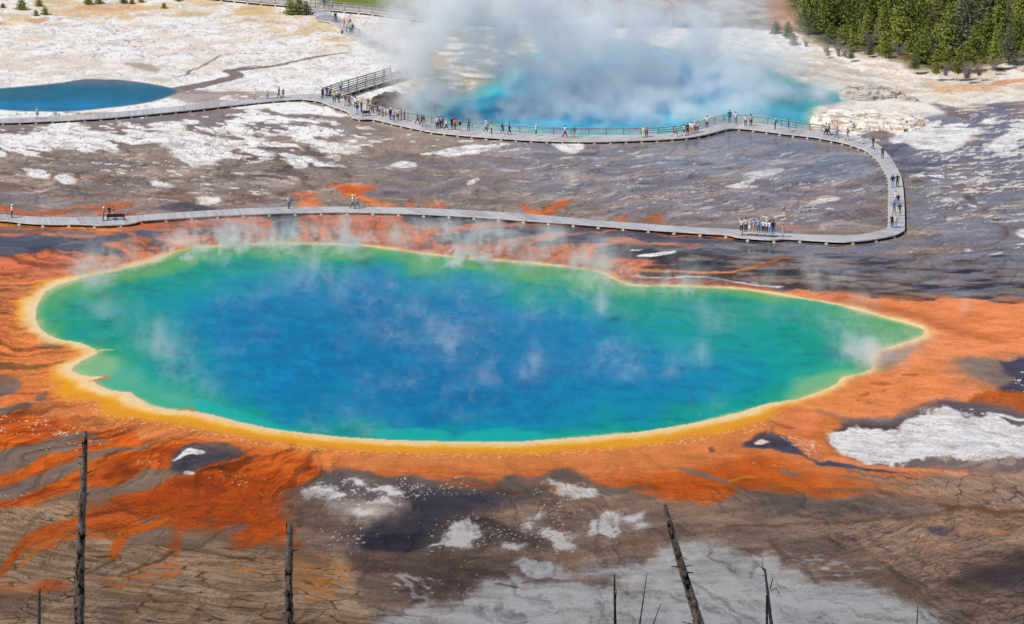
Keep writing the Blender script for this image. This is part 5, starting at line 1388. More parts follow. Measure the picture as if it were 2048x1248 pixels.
# (px, py of the feet, top, trousers, hair, facing, pose, label, options)
PPL = [
 (645, 197, 'dgrey', 'navy', 'dbrown', 'cr', 'stand', 'person in dark grey top and navy trousers, first of the cluster at the junction', {}),
 (654, 195, 'navy', 'blue', 'brown', 'c', 'hips', 'person in navy top and vivid blue jeans standing at the junction', {}),
 (660.5, 194.5, 'tan', 'dbrown', 'brown', 'c', 'stand', 'person in tan top and dark brown trousers behind the junction cluster', {}),
 (666, 199, 'lblue', 'jeans', 'grey', 'r', 'phone', 'person in pale blue shirt and jeans facing the ramp foot', {}),
 (669, 205, 'yellow', 'jeans', 'black', 'c', 'phone', 'person with yellow top and jeans in front of the ramp foot', {'pack': 'black'}),
 (678, 204.5, 'brown', 'jeans', 'brown', 'c', 'stand', 'person in brown jacket and blue jeans below the ramp foot', {'sleeves': 'long'}),
 (682, 183, 'lblue', 'jeans', 'brown', 'a', 'stand', 'person in pale blue shirt walking up the braced ramp', {'z': DZ + .25}),
 (691, 211.5, 'dgrey', 'tan', 'brown', 'c', 'stand', 'person in dark grey top and tan trousers at the start of the railing', {}),
 (697.5, 212, 'grey', 'navy', 'black', 'c', 'hips', 'person in grey jacket and navy trousers beside the first rail post', {'sleeves': 'long'}),
 (711, 215.5, 'white', 'jeans', 'black', 'a', 'lean', 'black haired person in white top and jeans leaning on the railing', {'lh': True}),
 (714.5, 228.5, 'black', 'ljeans', 'black', 'a', 'camera', 'person in black top and light blue jeans left of the black bench', {}),
 (723, 224.5, 'navy', 'jeans', 'brown', 'cl', 'stand', 'person in navy tee and jeans just behind the black bench', {}),
 (736, 218.5, 'brown', 'dgrey', 'brown', 'a', 'lean', 'long haired person in brown top at the railing behind the black bench', {'lh': True}),
 (739, 232, 'grey', 'jeans', 'dbrown', 'r', 'lean', 'person in grey jacket and jeans bending over the black bench end', {'sleeves': 'long'}),
 (745, 226, 'navy', 'navy', 'black', 'c', 'crouch', 'person all in navy crouching right of the black bench', {'sleeves': 'long'}),
 (756, 230, 'dgrey', 'brown', 'black', 'cr', 'stand', 'person in dark grey top and brown shorts beside the pale blue coat', {'legs': 'shorts'}),
 (760.5, 231, 'lgrey', 'dgrey', 'brown', 'a', 'stand', 'person in pale grey top half hidden by the pale blue coat', {}),
 (766, 232.5, 'lblue', 'black', 'dbrown', 'l', 'lean', 'person stooping in a big pale blue coat and black trousers', {'sleeves': 'long', 'pack': 'lblue'}),
 (752, 222, 'black', 'black', 'black', 'c', 'lean', 'person all in black leaning on the rail near the dark crater edge', {'sleeves': 'long'}),
 (781, 239.5, 'black', 'blue', 'lgrey', 'cr', 'stand', 'person in black jacket, white hat and blue jeans', {'hat': 'white', 'sleeves': 'long'}),
 (787.5, 242, 'lblue', 'navy', 'lgrey', 'c', 'stand', 'person in pale blue shirt and navy trousers near the orange jacket group', {}),
 (796, 239, 'cream', 'black', 'black', 'c', 'stand', 'person in cream shirt and black trousers in the middle of the group', {'pack': 'black'}),
 (802.5, 240.5, 'jeans', 'navy', 'brown', 'r', 'stand', 'person in denim blue shirt left of a rust red jacket', {'sleeves': 'long'}),
 (809, 242.8, 'rust', 'black', 'black', 'l', 'phone', 'person in rust red jacket with white shoes at the end of the cluster', {'sleeves': 'long', 'shoes': (230, 230, 230)}),
 (835, 248, 'blue', 'black', 'lgrey', 'r', 'walk', 'person in sky blue jacket and black trousers walking right', {'sleeves': 'long'}),
 (843, 250.5, 'rust', 'black', 'black', 'r', 'walk', 'person in rust top and black trousers right behind the sky blue jacket', {}),
 (848, 253.5, 'dbrown', 'beige', 'black', 'r', 'walk', 'person in dark brown top and beige trousers with a black backpack', {'pack': 'black'}),
 (874, 257, 'cream', 'black', 'rust', 'c', 'stand', 'red haired person in cream top and black trousers', {'lh': True}),
 (879, 255.5, 'blue', 'navy', 'black', 'a', 'stand', 'person in blue jacket and navy trousers touching the railing', {'sleeves': 'long'}),
 (883.5, 255.5, 'navy', 'jeans', 'black', 'a', 'stand', 'person in navy jacket carrying a pale pack at the railing', {'pack': 'lgrey', 'sleeves': 'long'}),
 (893, 260, 'white', 'black', 'lgrey', 'l', 'walk', 'person in white shirt and black trousers striding along the railing', {'sleeves': 'long'}),
 (904, 258.5, 'black', 'black', 'black', 'c', 'stand', 'person all in black just left of the orange jacket', {}),
 (910, 259.5, 'orange', 'black', 'black', 'a', 'hips', 'person in bright orange puffy jacket and black trousers', {'sleeves': 'long'}),
 (920, 262, 'navy', 'beige', 'lgrey', 'r', 'walk', 'person in navy jacket and beige trousers walking right', {'sleeves': 'long'}),
 (937, 261.5, 'grey', 'jeans', 'brown', 'a', 'phone', 'lone person in grey hooded jacket and jeans by the railing', {'sleeves': 'long', 'lh': True}),
 (972, 265.5, 'white', 'dgrey', 'white', 'r', 'walk', 'person in white top and white hat walking beside a yellow jacket', {'hat': 'white', 'shoes': (235, 235, 235)}),
 (983, 268, 'yellow', 'black', 'black', 'r', 'stand', 'person in bright yellow jacket and black trousers', {'sleeves': 'long'}),
 (1005, 268.5, 'black', 'blue', 'black', 'r', 'walk', 'person in black top and blue jeans walking right', {'pack': 'navy'}),
 (1019, 269.5, 'black', 'black', 'black', 'r', 'walk', 'person all in black striding right, behind blue jeans', {'sleeves': 'long'}),
 (1072, 271.5, 'white', 'jeans', 'white', 'r', 'phone', 'person in white shirt, white hat and jeans alone on the long straight', {'hat': 'white', 'shoes': (235, 235, 235)}),
 (1130, 275, 'white', 'black', 'black', 'r', 'walk', 'person in white tee and black trousers beside a brown jacket', {}),
 (1148, 275, 'grey', 'tan', 'brown', 'a', 'stand', 'person in grey brown jacket and tan trousers on the long straight', {'sleeves': 'long'}),
 (1287, 275, 'cream', 'cream', 'lgrey', 'a', 'stand', 'person all in cream clothes beside a rust orange top', {'sleeves': 'long'}),
 (1293, 274, 'orange', 'brown', 'lgrey', 'a', 'lean', 'person in rust orange top and brown trousers leaning on the railing', {}),
 (1350, 273, 'ochre', 'jeans', 'dbrown', 'r', 'lunge', 'person in amber top stepping out ahead of the white shirts', {'legs': 'shorts'}),
 (1368, 271.5, 'white', 'dgrey', 'black', 'r', 'walk', 'person in white tee and dark grey shorts walking behind the amber top', {'legs': 'shorts'}),
 (1375, 269, 'dgrey', 'black', 'black', 'c', 'lean', 'person in dark grey bending low next to white tops', {'sleeves': 'long'}),
 (1381, 266, 'white', 'orange', 'brown', 'c', 'stand', 'person in white top and orange trousers', {}),
 (1385.5, 267.5, 'white', 'gold', 'dbrown', 'c', 'stand', 'person in white top and golden trousers beside orange trousers', {}),
 (1389, 265, 'white', 'black', 'black', 'a', 'stand', 'person in white top and black trousers with a white headscarf', {'hat': 'white'}),
 (1395, 265, 'peach', 'jeans', 'brown', 'a', 'lean', 'person in peach top and jeans at the end of the white clad group', {}),
 (1414, 255.5, 'white', 'black', 'black', 'a', 'hips', 'person in white shirt and black trousers alone on the wide ramped deck', {}),
 (1459, 245, 'teal', 'teal', 'brown', 'a', 'stand', 'tall person in long teal coat at the corner lookout', {'sleeves': 'long', 'h': 1.12}),
 (1471, 247, 'cream', 'blue', 'dbrown', 'a', 'stand', 'person in cream top and blue jeans next to the long teal coat', {}),
 (1491, 252, 'white', 'black', 'black', 'a', 'hips', 'person in plain white shirt and black trousers right of the lookout', {}),
 (1501.5, 251.5, 'lgrey', 'black', 'black', 'a', 'stand', 'person in pale grey top with dark curly hair and black trousers', {'lh': True}),
 (1550, 259, 'dgrey', 'black', 'white', 'r', 'lean', 'white haired person in dark clothes by the railing', {'sleeves': 'long'}),
 (1577, 263, 'royal', 'royal', 'black', 'r', 'stand', 'person in royal blue coat with bare legs', {'sleeves': 'long', 'legs': 'shorts', 'shoes': (220, 215, 210)}),
 (1652.5, 270, 'lblue', 'black', 'brown', 'r', 'walk', 'person in pale blue shirt and black trousers just past the end of the railing', {}),
 (1657.5, 270.5, 'dgrey', 'dgrey', 'black', 'r', 'walk', 'person in dark grey clothes walking beside a pale blue shirt', {}),
 (1674, 275.5, 'lblue', 'blue', 'brown', 'r', 'walk', 'person in pale blue top and blue jeans below the white rock bank', {}),
 (1695, 281, 'tan', 'tan', 'rust', 'r', 'walk', 'person all in tan clothes on the right-hand curve', {'sleeves': 'long'}),
 (1722, 287, 'white', 'white', 'cream', 'r', 'walk', 'person all in white on the right-hand curve', {'sleeves': 'long'}),
 (1746, 298, 'brown', 'jeans', 'dbrown', 'cr', 'walk', 'person in brown top and jeans coming round the curve', {}),
 (1765, 317, 'dgrey', 'jeans', 'brown', 'c', 'phone', 'person in dark grey top and jeans alone in the middle of the curve', {'sleeves': 'long'}),
 (1785, 375, 'black', 'ljeans', 'dbrown', 'c', 'stand', 'long haired person in black jacket and light jeans beside a navy clad walker', {'lh': True, 'sleeves': 'long'}),
 (1794.5, 373, 'navy', 'navy', 'brown', 'c', 'hips', 'person all in navy walking beside the black jacket', {}),
 (1791, 408, 'white', 'beige', 'brown', 'c', 'walk', 'person in white shirt at the back of the six walkers', {}),
 (1796, 413, 'black', 'ljeans', 'tan', 'c', 'stand', 'fair long haired person in black top and light blue jeans', {'lh': True}),
 (1788, 427, 'blue', 'grey', 'dbrown', 'c', 'walk', 'person in bright blue top and grey trousers in the group of six', {}),
 (1799, 432, 'navy', 'tan', 'dbrown', 'c', 'walk', 'person in navy top and tan trousers in the group of six', {}),
 (1784, 455, 'black', 'black', 'brown', 'c', 'stand', 'person in black tee and black trousers leading the group of six', {}),
 (1791, 456, 'cream', 'ljeans', 'black', 'c', 'stand', 'person in short cream top and light jeans leading the group of six', {}),
 (1483, 463.3, 'white', 'black', 'brown', 'a', 'hips', 'person in white shirt and black trousers standing first on the long bench', {'z': DZ + .48, 'h': .94}),
 (1491.5, 463.8, 'cream', 'navy', 'black', 'a', 'stand', 'person in cream patterned shirt and black cap second on the bench', {'z': DZ + .48, 'h': 1.06}),
 (1499.5, 464.3, 'cream', 'white', 'cream', 'a', 'stand', 'child in white dress standing on the long bench', {'z': DZ + .48, 'h': .94, 'legs': 'skirt'}),
 (1508, 464.8, 'lblue', 'gold', 'brown', 'a', 'phone', 'person in pale blue shirt and golden yellow trousers on the bench', {'z': DZ + .48, 'h': 1.0}),
 (1517, 465.3, 'lblue', 'blue', 'brown', 'a', 'reach', 'tallest person on the bench, blue and white patterned shirt', {'z': DZ + .48, 'h': 1.09}),
 (1526, 465.9, 'white', 'black', 'tan', 'a', 'stand', 'person in white tee, black trousers and orange shoes on the bench', {'z': DZ + .48, 'h': .98, 'shoes': (214, 120, 60)}),
 (1533, 466.4, 'white', 'navy', 'white', 'a', 'hips', 'person in white jacket, white cap and navy trousers on the bench', {'z': DZ + .48, 'h': .93, 'hat': 'white', 'sleeves': 'long'}),
 (1539.5, 466.8, 'white', 'ljeans', 'black', 'a', 'stand', 'person in white tee and light blue trousers on the bench', {'z': DZ + .48, 'h': .94}),
 (1546, 467.2, 'black', 'bblue', 'black', 'a', 'stand', 'person in black jacket and bright blue trousers last on the bench', {'z': DZ + .48, 'h': 1.0, 'sleeves': 'long'}),
 (1565.7, 474.5, 'lgrey', 'beige', 'brown', 'cl', 'camera', 'photographer in pale grey shirt and beige trousers beside the long bench', {'pack': 'dgrey'}),
 (207, 441.5, 'green', 'teal', 'white', 'r', 'phone', 'person in white hat, green top and long teal trousers by the dark bench', {'hat': 'white'}),
 (218.5, 437.5, 'black', 'ljeans', 'dbrown', 'c', 'phone', 'person in black top and light jeans standing behind the dark bench', {'lh': True}),
 (227, 438, 'grey', 'lblue', 'brown', 'r', 'phone', 'person in grey blue top and pale trousers right behind the dark bench', {}),
 (24, 435.5, 'white', 'black', 'white', 'r', 'phone', 'lone person in white shirt and hat with black trousers on the near boardwalk', {'hat': 'white', 'sleeves': 'long'}),
 (578, 417, 'white', 'grey', 'lgrey', 'al', 'stand', 'lone person in white shirt and grey trousers midway along the near boardwalk', {}),
 (705.5, 417.5, 'white', 'brown', 'white', 'r', 'walk', 'person in white top and brown trousers, one of two walking together', {'hat': 'white'}),
 (714.5, 417, 'lblue', 'blue', 'rust', 'r', 'walk', 'red haired person in pale top and blue jeans, one of two walking together', {}),
 (75, 238, 'lgrey', 'jeans', 'tan', 'c', 'stand', 'lone person in pale top and blue shorts beside the small blue pool', {'legs': 'shorts'}),
 (510, 199, 'white', 'lblue', 'brown', 'c', 'stand', 'person in white top and pale shorts on the low walk at left', {'legs': 'shorts'}),
 (535, 197.5, 'lgreen', 'blue', 'brown', 'c', 'stand', 'child in pale green top and blue trousers on the low walk', {'h': .78}),
 (558, 196, 'black', 'black', 'brown', 'l', 'walk', 'person in black top and trousers on the low walk', {}),
 (566.5, 195.5, 'blue', 'navy', 'tan', 'c', 'stand', 'child in blue top beside the person in black', {'h': .85}),
 (666.5, 42, 'white', 'beige', 'brown', 'c', 'stand', 'person in white shirt and beige trousers on the upper path', {}),
 (671.5, 43, 'black', 'dgrey', 'black', 'c', 'stand', 'person in black top beside a white shirt on the upper path', {}),
 (688.5, 55, 'ochre', 'tan', 'black', 'c', 'stand', 'person in amber orange top at the back of the upper group', {}),
 (693.5, 55, 'white', 'white', 'brown', 'c', 'stand', 'person in white with amber orange neighbour in the upper group', {}),
 (700, 56, 'red', 'tan', 'brown', 'c', 'stand', 'person in brick red top in the upper group', {}),
 (694, 62, 'lblue', 'lgrey', 'lgrey', 'l', 'crouch', 'person in pale blue crouching in the upper group', {}),
 (701, 66, 'lgreen', 'black', 'white', 'a', 'stand', 'person in pale green top and black trousers in the upper group', {}),
 (705.5, 65.5, 'navy', 'blue', 'brown', 'a', 'stand', 'person in navy top and blue jeans at the front of the upper group', {}),
 (685, 69, 'orange', 'black', 'white', 'l', 'crouch', 'person in red orange jacket crouching at the deck edge', {'sleeves': 'long'}),
 (718, 74, 'lgreen', 'lgrey', 'white', 'r', 'walk', 'person in pale green top and white hat dimmed by thin steam', {'hat': 'white'}),
 (742, 85, 'white', 'white', 'white', 'r', 'walk', 'person in white seen through the thin steam', {}),
 (764.5, 99, 'white', 'beige', 'tan', 'r', 'walk', 'person in white top and beige trousers at the bend beyond the thin steam', {}),
 (768, 159, 'grey', 'dgrey', 'dgrey', 'a', 'stand', 'person in grey hood at the top of the braced ramp', {'z': DZ + .25, 'sleeves': 'long'}),
 (574, 8, 'white', 'dgrey', 'white', 'r', 'walk', 'person in white top on the upper walkway left of the round pines', {}),
 (602, 9.5, 'black', 'black', 'black', 'r', 'walk', 'person in black on the upper walkway behind the round pines', {}),
 (631, 14, 'cream', 'cream', 'brown', 'r', 'stand', 'person in cream coat on the upper walkway', {'sleeves': 'long'}),
 (648, 15.5, 'blue', 'jeans', 'tan', 'a', 'stand', 'person in blue jacket on the upper walkway', {'sleeves': 'long'}),
 (664, 18, 'lgrey', 'dgrey', 'lgrey', 'a', 'stand', 'person in pale grey jacket on the upper walkway', {'sleeves': 'long'}),
]
for r in PPL:
    person(*r[:8], **r[8])
print('people', len(PPL), round(time.time() - T0, 1))
# ------------------------------------------------------------------ pines, bushes, dead trees, rocks
def ground_z(px, py):
    j = int(np.clip(np.searchsorted(GPX, px), 0, NX - 1)); i = int(np.clip(np.searchsorted(GPY, py), 0, NY - 1))
    return float(HGT[i, j])
def needle_mat(name, c1, c2):
    m = bpy.data.materials.new(name); m.use_nodes = True
    nt = m.node_tree; L = nt.links; b = nt.nodes['Principled BSDF']
    oi = nt.nodes.new('ShaderNodeObjectInfo'); A = nt.nodes.new('ShaderNodeAttribute'); A.attribute_name = 'tone'
    ad = nt.nodes.new('ShaderNodeMath'); ad.operation = 'MULTIPLY_ADD'; ad.inputs[1].default_value = .7
    L.new(oi.outputs['Random'], ad.inputs[0]); L.new(A.outputs['Fac'], ad.inputs[2])
    mx = nt.nodes.new('ShaderNodeMix'); mx.data_type = 'RGBA'; mx.inputs[6].default_value = c1; mx.inputs[7].default_value = c2
    L.new(ad.outputs[0], mx.inputs[0]); L.new(mx.outputs[2], b.inputs['Base Color'])
    b.inputs['Roughness'].default_value = .7; b.inputs['Specular IOR Level'].default_value = .2
    return m
NEED = needle_mat('pine_needles', (.060, .105, .022, 1), (.34, .36, .075, 1))
NEEDG = needle_mat('grey_green_needles', (.10, .13, .075, 1), (.22, .24, .13, 1))
BARK = mat('pine_bark', (.16, .12, .09, 1), .9, .1, col2=(.3, .26, .22, 1), scale=3)
TWIG = mat('bleached_twigs', (.34, .31, .30, 1), .9, .1, col2=(.22, .19, .18, 1), scale=2)
def crown_mesh(rnd, H, R, base=.06, lev=15, fat=.85, dens=1.0, clump=.34):
    V, F, T = [], [], []
    for l in range(lev):
        t = (l + rnd.random() * .6) / lev
        z = H * (base + (1 - base) * t)
        rad = R * (1 - t) ** fat * (.75 + .45 * rnd.random()) + .12
        nb = max(4, int((5 + 7 * (1 - t)) * dens))
        off = rnd.random() * 6.28
        for b in range(nb):
            if rnd.random() < .1: continue
            a = off + 6.283 * b / nb + rnd.uniform(-.3, .3)
            L = rad * rnd.uniform(.6, 1.18)
            tone = rnd.random() * .5 - .1
            nseg = max(2, int(L / .30))
            for s in range(nseg):
                u = (s + .7 + rnd.random() * .4) / nseg
                c = Vector((math.cos(a) * L * u, math.sin(a) * L * u, z - .10 * L * u + .22 * L * u * u + rnd.uniform(-.08, .08)))
                for k in range(3):
                    q = c + Vector((rnd.gauss(0, .10), rnd.gauss(0, .10), rnd.gauss(0, .09)))
                    d = Vector((rnd.gauss(0, 1), rnd.gauss(0, 1), rnd.gauss(.6, .6))).normalized() * clump * rnd.uniform(.7, 1.3)
                    e = d.cross(Vector((rnd.gauss(0, 1), rnd.gauss(0, 1), rnd.gauss(0, 1)))).normalized() * clump * .42
                    n = len(V)
                    V += [q - e, q + e, q + d]; F.append((n, n + 1, n + 2)); T += [tone + rnd.random() * .3] * 3
    me = bpy.data.meshes.new('crown'); me.from_pydata([tuple(v) for v in V], [], F)
    a = me.attributes.new('tone', 'FLOAT', 'POINT'); a.data.foreach_set('value', T)
    return me
def trunk_mesh(rnd, H, r):
    m = MB(); m.tube([(0, 0, -.4), (0.03, 0, H * .3), (-.02, .03, H * .65), (0, 0, H * .96)], [r, r * .8, r * .5, r * .1], 7)
    for k in range(7):
        z = H * (.1 + .1 * k); a = rnd.random() * 6.28
        m.tube([(0, 0, z), (math.cos(a) * .7, math.sin(a) * .7, z + .1)], [.03, .01], 4)
    return m.mesh('trunk', BARK, True)
TR = random.Random(4)
PM = []
for k in range(7):
    H = [6.4, 7.2, 5.2, 8.0, 4.2, 6.8, 5.8][k]; R = [2.3, 2.1, 2.4, 2.3, 2.0, 1.8, 2.6][k]
    PM.append((crown_mesh(TR, H, R, .05, int(H * 2.5), [.75, .9, .6, .8, .6, 1.0, .7][k], 1.35), trunk_mesh(TR, H, .13), H))
def pine(px, py, k, s, label, group, m_=NEED, z=None, name='pine_tree', wide=1.0):
    cr, tr, H = PM[k]
    z = ground_z(px, py) if z is None else z
    t = link(name, None); t.location = at(px, py, z); t.rotation_euler = (0, 0, TR.random() * 6.28); t.scale = (s * wide, s * wide, s)
    t.empty_display_size = .5
    tag(t, label, 'tree', group)
    a = link('trunk', tr, t)
    b = link('crown', cr, t)
    if not b.data.materials: b.data.materials.append(NEED)
    b.material_slots[0].link = 'OBJECT'; b.material_slots[0].material = m_
    return t
FL = pts("1560,60 1575,66 1600,82 1640,96 1680,108 1720,110 1760,120 1800,130 1840,146 1900,152 1960,150 2000,130 2060,118 2110,118")
def fy(px): return float(np.interp(px, [a for a, b in FL], [b for a, b in FL]))
ROWW = ['in the front row of the grove', 'in the second row of the grove', 'in the third row of the grove', 'in the fourth row of the grove', 'in the fifth row of the grove', 'in the sixth row of the grove', 'in the seventh row of the grove', 'in the rearmost row of the grove']
ORD = ['first', 'second', 'third', 'fourth', 'fifth', 'sixth', 'seventh', 'eighth', 'ninth', 'tenth', 'eleventh', 'twelfth', 'thirteenth', 'fourteenth', 'fifteenth', 'sixteenth', 'seventeenth', 'eighteenth']
for r in range(9):
    xs = []
    x = 1606 + (r % 2) * 15 - r * 1
    if r == 0: x = 1655
    while x < 2085:
        xs.append(x + TR.uniform(-7, 7)); x += TR.uniform(24, 44)
    n = 0
    for x in xs:
        y = fy(x) - 5 - r * 15 + TR.uniform(-5, 5)
        if y < -24 or TR.random() < .10: continue
        k = TR.randrange(7); s = TR.uniform(.5, 1.22) * (.68 if r == 0 else .85 if r == 1 else 1)
        tone = {0: 'Bushy', 1: 'Tall', 2: 'Broad', 3: 'Very tall', 4: 'Low', 5: 'Narrow', 6: 'Full'}[k].lower()
        gcol = 'yellow green' if s > .82 else 'deep green'
        pine(x, y, k, s, '%s pine, %s from the left %s' % (tone, ORD[min(n, 17)], ROWW[min(r, 7)]), 'pines of the grove at upper right', z=1.2, m_=NEEDG if TR.random() < .13 else NEED)
        n += 1
SAPL = [(43, 20, 4, .55, 'small upright pine at the top left corner beside tan grass'), (78, 13, 4, .38, 'little pine right of the small upright pine in the corner'), (72, 32, 4, .28, 'low green sapling beneath the two corner pines'), (90, 30, 4, .36, 'thin sapling joined to the low one in the dry grass'),
      (176, 9, 2, .40, 'pine cut by the top edge over the orange grass'), (197, 8, 4, .42, 'dark pine right beside the one over the orange grass'), (248, 7, 2, .34, 'low pine at the top edge left of its grey green neighbour'), (264, 8, 4, .26, 'grey green seedling at the top edge'), (282, 5, 4, .30, 'small seedling third in the clump at the top edge'), (328, 17, 4, .27, 'lone dwarf pine on the pale slope'), (6, 16, 4, .24, 'tiny pine touching the left edge at the top'), (357, 3, 4, .3, 'tiny pine at the top edge above the lone dwarf')]
for px, py, k, s, lb in SAPL:
    pine(px, py, k, s, lb, 'young pines on the pale slope', z=0, wide=1.2, m_=NEEDG if 'grey' in lb else NEED)
pine(580, 30, 4, .72, 'round green pine in front of the upper walkway', 'round pines by the upper walkway', z=0)
pine(597, 29, 2, .60, 'taller pine behind the round one at the upper walkway', 'round pines by the upper walkway', z=0)
pine(612, 30, 4, .62, 'grey green pine veiled by steam at the upper walkway', 'round pines by the upper walkway', NEEDG, z=0)
pine(1552, 70, 4, .6, 'grey green low pine at the left tip of the grove', 'scrub at the foot of the grove', NEEDG, z=.4)
pine(1586, 90, 4, .5, 'dark low pine below the left tip of the grove', 'scrub at the foot of the grove', z=.8)
pine(1576, 76, 2, .55, 'mid green pine between the two low ones at the grove tip', 'scrub at the foot of the grove', z=.8)
pine(1656, 112, 4, .26, 'dwarf dark pine on the bank under the grove', 'scrub at the foot of the grove', z=1.0)
pine(1702, 118, 2, .34, 'grey green low bush-like pine right of the bare trees', 'scrub at the foot of the grove', NEEDG, z=1.1)
# bare bushes
def bush_mesh(rnd, H, n=46):
    m = MB()
    for k in range(n):
        a = rnd.random() * 6.28; l = H * rnd.uniform(.45, 1.1); sp = rnd.uniform(.15, .75)
        p0 = Vector((rnd.gauss(0, .12), rnd.gauss(0, .12), -.1)); p1 = p0 + Vector((math.cos(a) * sp * l * .5, math.sin(a) * sp * l * .5, l * .55)); p2 = p1 + Vector((math.cos(a + rnd.uniform(-.6, .6)) * sp * l * .5, math.sin(a) * sp * l * .5, l * .42))
        m.tube([p0, p1, p2], [.045, .03, .012], 4)
        for q in range(2):
            e = p1.lerp(p2, rnd.random()); m.tube([e, e + Vector((rnd.gauss(0, .25), rnd.gauss(0, .25), rnd.uniform(.1, .35)))], [.02, .008], 3)
    return m.mesh('bare_bush', TWIG)
BM = [bush_mesh(TR, 2.4), bush_mesh(TR, 1.8, 34), bush_mesh(TR, 3.2, 30)]
for (px, py, k, s, lb) in [(1652, 104, 1, .9, 'pale bare bush at the left foot of the grove'), (1676, 110, 2, 1.1, 'tall bleached bare tree in front of the grove'), (1690, 112, 0, .8, 'grey leafless bush right of the tall bleached one'), (1892, 150, 0, .9, 'grey bare bush left of the wide twiggy thicket'), (1934, 155, 0, 1.25, 'wide grey twiggy thicket at the front of the grove'),
                           (1958, 150, 1, 1.1, 'small grey bare bush right of the wide thicket'), (1988, 140, 2, .85, 'upright bare bush standing apart on pale ground'), (2030, 126, 0, 1.1, 'grey bare bush near the right edge'), (1798, 112, 2, .9, 'bare bleached trunk among the front pines'), (1845, 60, 2, 1.2, 'bleached dead tree deep among the pines'), (1612, 92, 1, .8, 'small twiggy bush at the grove tip'), (1700, 60, 2, 1.5, 'tall bleached snag standing among the middle pines'), (1912, 6, 2, 1.9, 'tall bare trunk at the top edge inside the grove'), (1780, 30, 2, 1.4, 'grey dead treetop poking between the rear pines'), (2006, 70, 2, 1.5, 'grey dead tree between pines near the right edge'), (1960, 60, 0, 1.3, 'tangle of bare grey boughs inside the grove'), (1740, 96, 2, 1.2, 'leafless grey tree at the front left of the grove')]:
    o = link('bare_bush', BM[k]); o.location = at(px, py, 1.0); o.scale = (s, s, s); o.rotation_euler = (0, 0, TR.random() * 6)
    tag(o, lb, 'bush', 'bare grey bushes along the grove')
# fallen log at the top
m = MB(); rr = random.Random(3)
m.tube([(0, 0, .2), (1.2, .2, .25), (2.4, .1, .5)], [.22, .18, .08], 7, .15, rr); m.tube([(.9, .1, .2), (.5, .3, 1.0)], [.09, .03], 5); m.tube([(1.5, .1, .3), (2.0, .0, 1.1)], [.08, .02], 5)
o = m.build('fallen_log', TWIG, None, True); o.location = at(1526, 8, 0); tag(o, 'bleached fallen log with branch stubs at the top edge left of the grove', 'log')

# foreground dead trunks on the hillside
def charred():
    m = bpy.data.materials.new('charred_bark'); m.use_nodes = True
    nt = m.node_tree; L = nt.links; b = nt.nodes['Principled BSDF']; b.inputs['Roughness'].default_value = .85; b.inputs['Specular IOR Level'].default_value = .2
    tc = nt.nodes.new('ShaderNodeTexCoord'); mp = nt.nodes.new('ShaderNodeMapping'); mp.inputs['Scale'].default_value = (6.5, 6.5, 3.2); L.new(tc.outputs['Object'], mp.inputs[0])
    n1 = nt.nodes.new('ShaderNodeTexNoise'); n1.inputs['Scale'].default_value = 1; n1.inputs['Detail'].default_value = 5; n1.inputs['Roughness'].default_value = .65; L.new(mp.outputs[0], n1.inputs['Vector'])
    n2 = nt.nodes.new('ShaderNodeTexNoise'); n2.inputs['Scale'].default_value = 14; n2.inputs['Detail'].default_value = 3; L.new(tc.outputs['Object'], n2.inputs['Vector'])
    r = nt.nodes.new('ShaderNodeValToRGB'); e = r.color_ramp.elements
    e[0].position = .40; e[0].color = (.016, .012, .010, 1); e[1].position = .47; e[1].color = (.52, .34, .23, 1)
    x = e.new(.62); x.color = (.86, .66, .52, 1)
    L.new(n1.outputs[0], r.inputs[0])
    mx = nt.nodes.new('ShaderNodeMix'); mx.data_type = 'RGBA'; mx.blend_type = 'MULTIPLY'; mx.inputs[0].default_value = .7
    L.new(r.outputs[0], mx.inputs[6]); r2 = nt.nodes.new('ShaderNodeMapRange'); r2.inputs[1].default_value = .35; r2.inputs[2].default_value = .65; r2.inputs[3].default_value = .45; r2.inputs[4].default_value = 1.3
    L.new(n2.outputs[0], r2.inputs[0]); L.new(r2.outputs[0], mx.inputs[7]); L.new(mx.outputs[2], b.inputs['Base Color'])
    bp = nt.nodes.new('ShaderNodeBump'); bp.inputs['Distance'].default_value = .04; L.new(n1.outputs[0], bp.inputs['Height']); L.new(bp.outputs[0], b.inputs['Normal'])
    return m
CH = charred()
GREYW = mat('grey_weathered_wood', (.30, .28, .27, 1), .9, .1, col2=(.16, .145, .14, 1), scale=5, bump=.01)
BRNW = mat('brown_dead_wood', (.19, .145, .12, 1), .9, .1, col2=(.09, .07, .06, 1), scale=6, bump=.01)
def to_hill(px0, py0, px1, py1, D):
    """a trunk line seen from px0,py0 (top) through px1,py1, carried down into the hillside at distance D"""
    a, b = at_depth(px0, py0, D), at_depth(px1, py1, D)
    d = b - a
    t = 1.0
    while (a + d * t).z > hill(D) - .5 and t < 12: t += .05
    return a, a + d * t, d.length
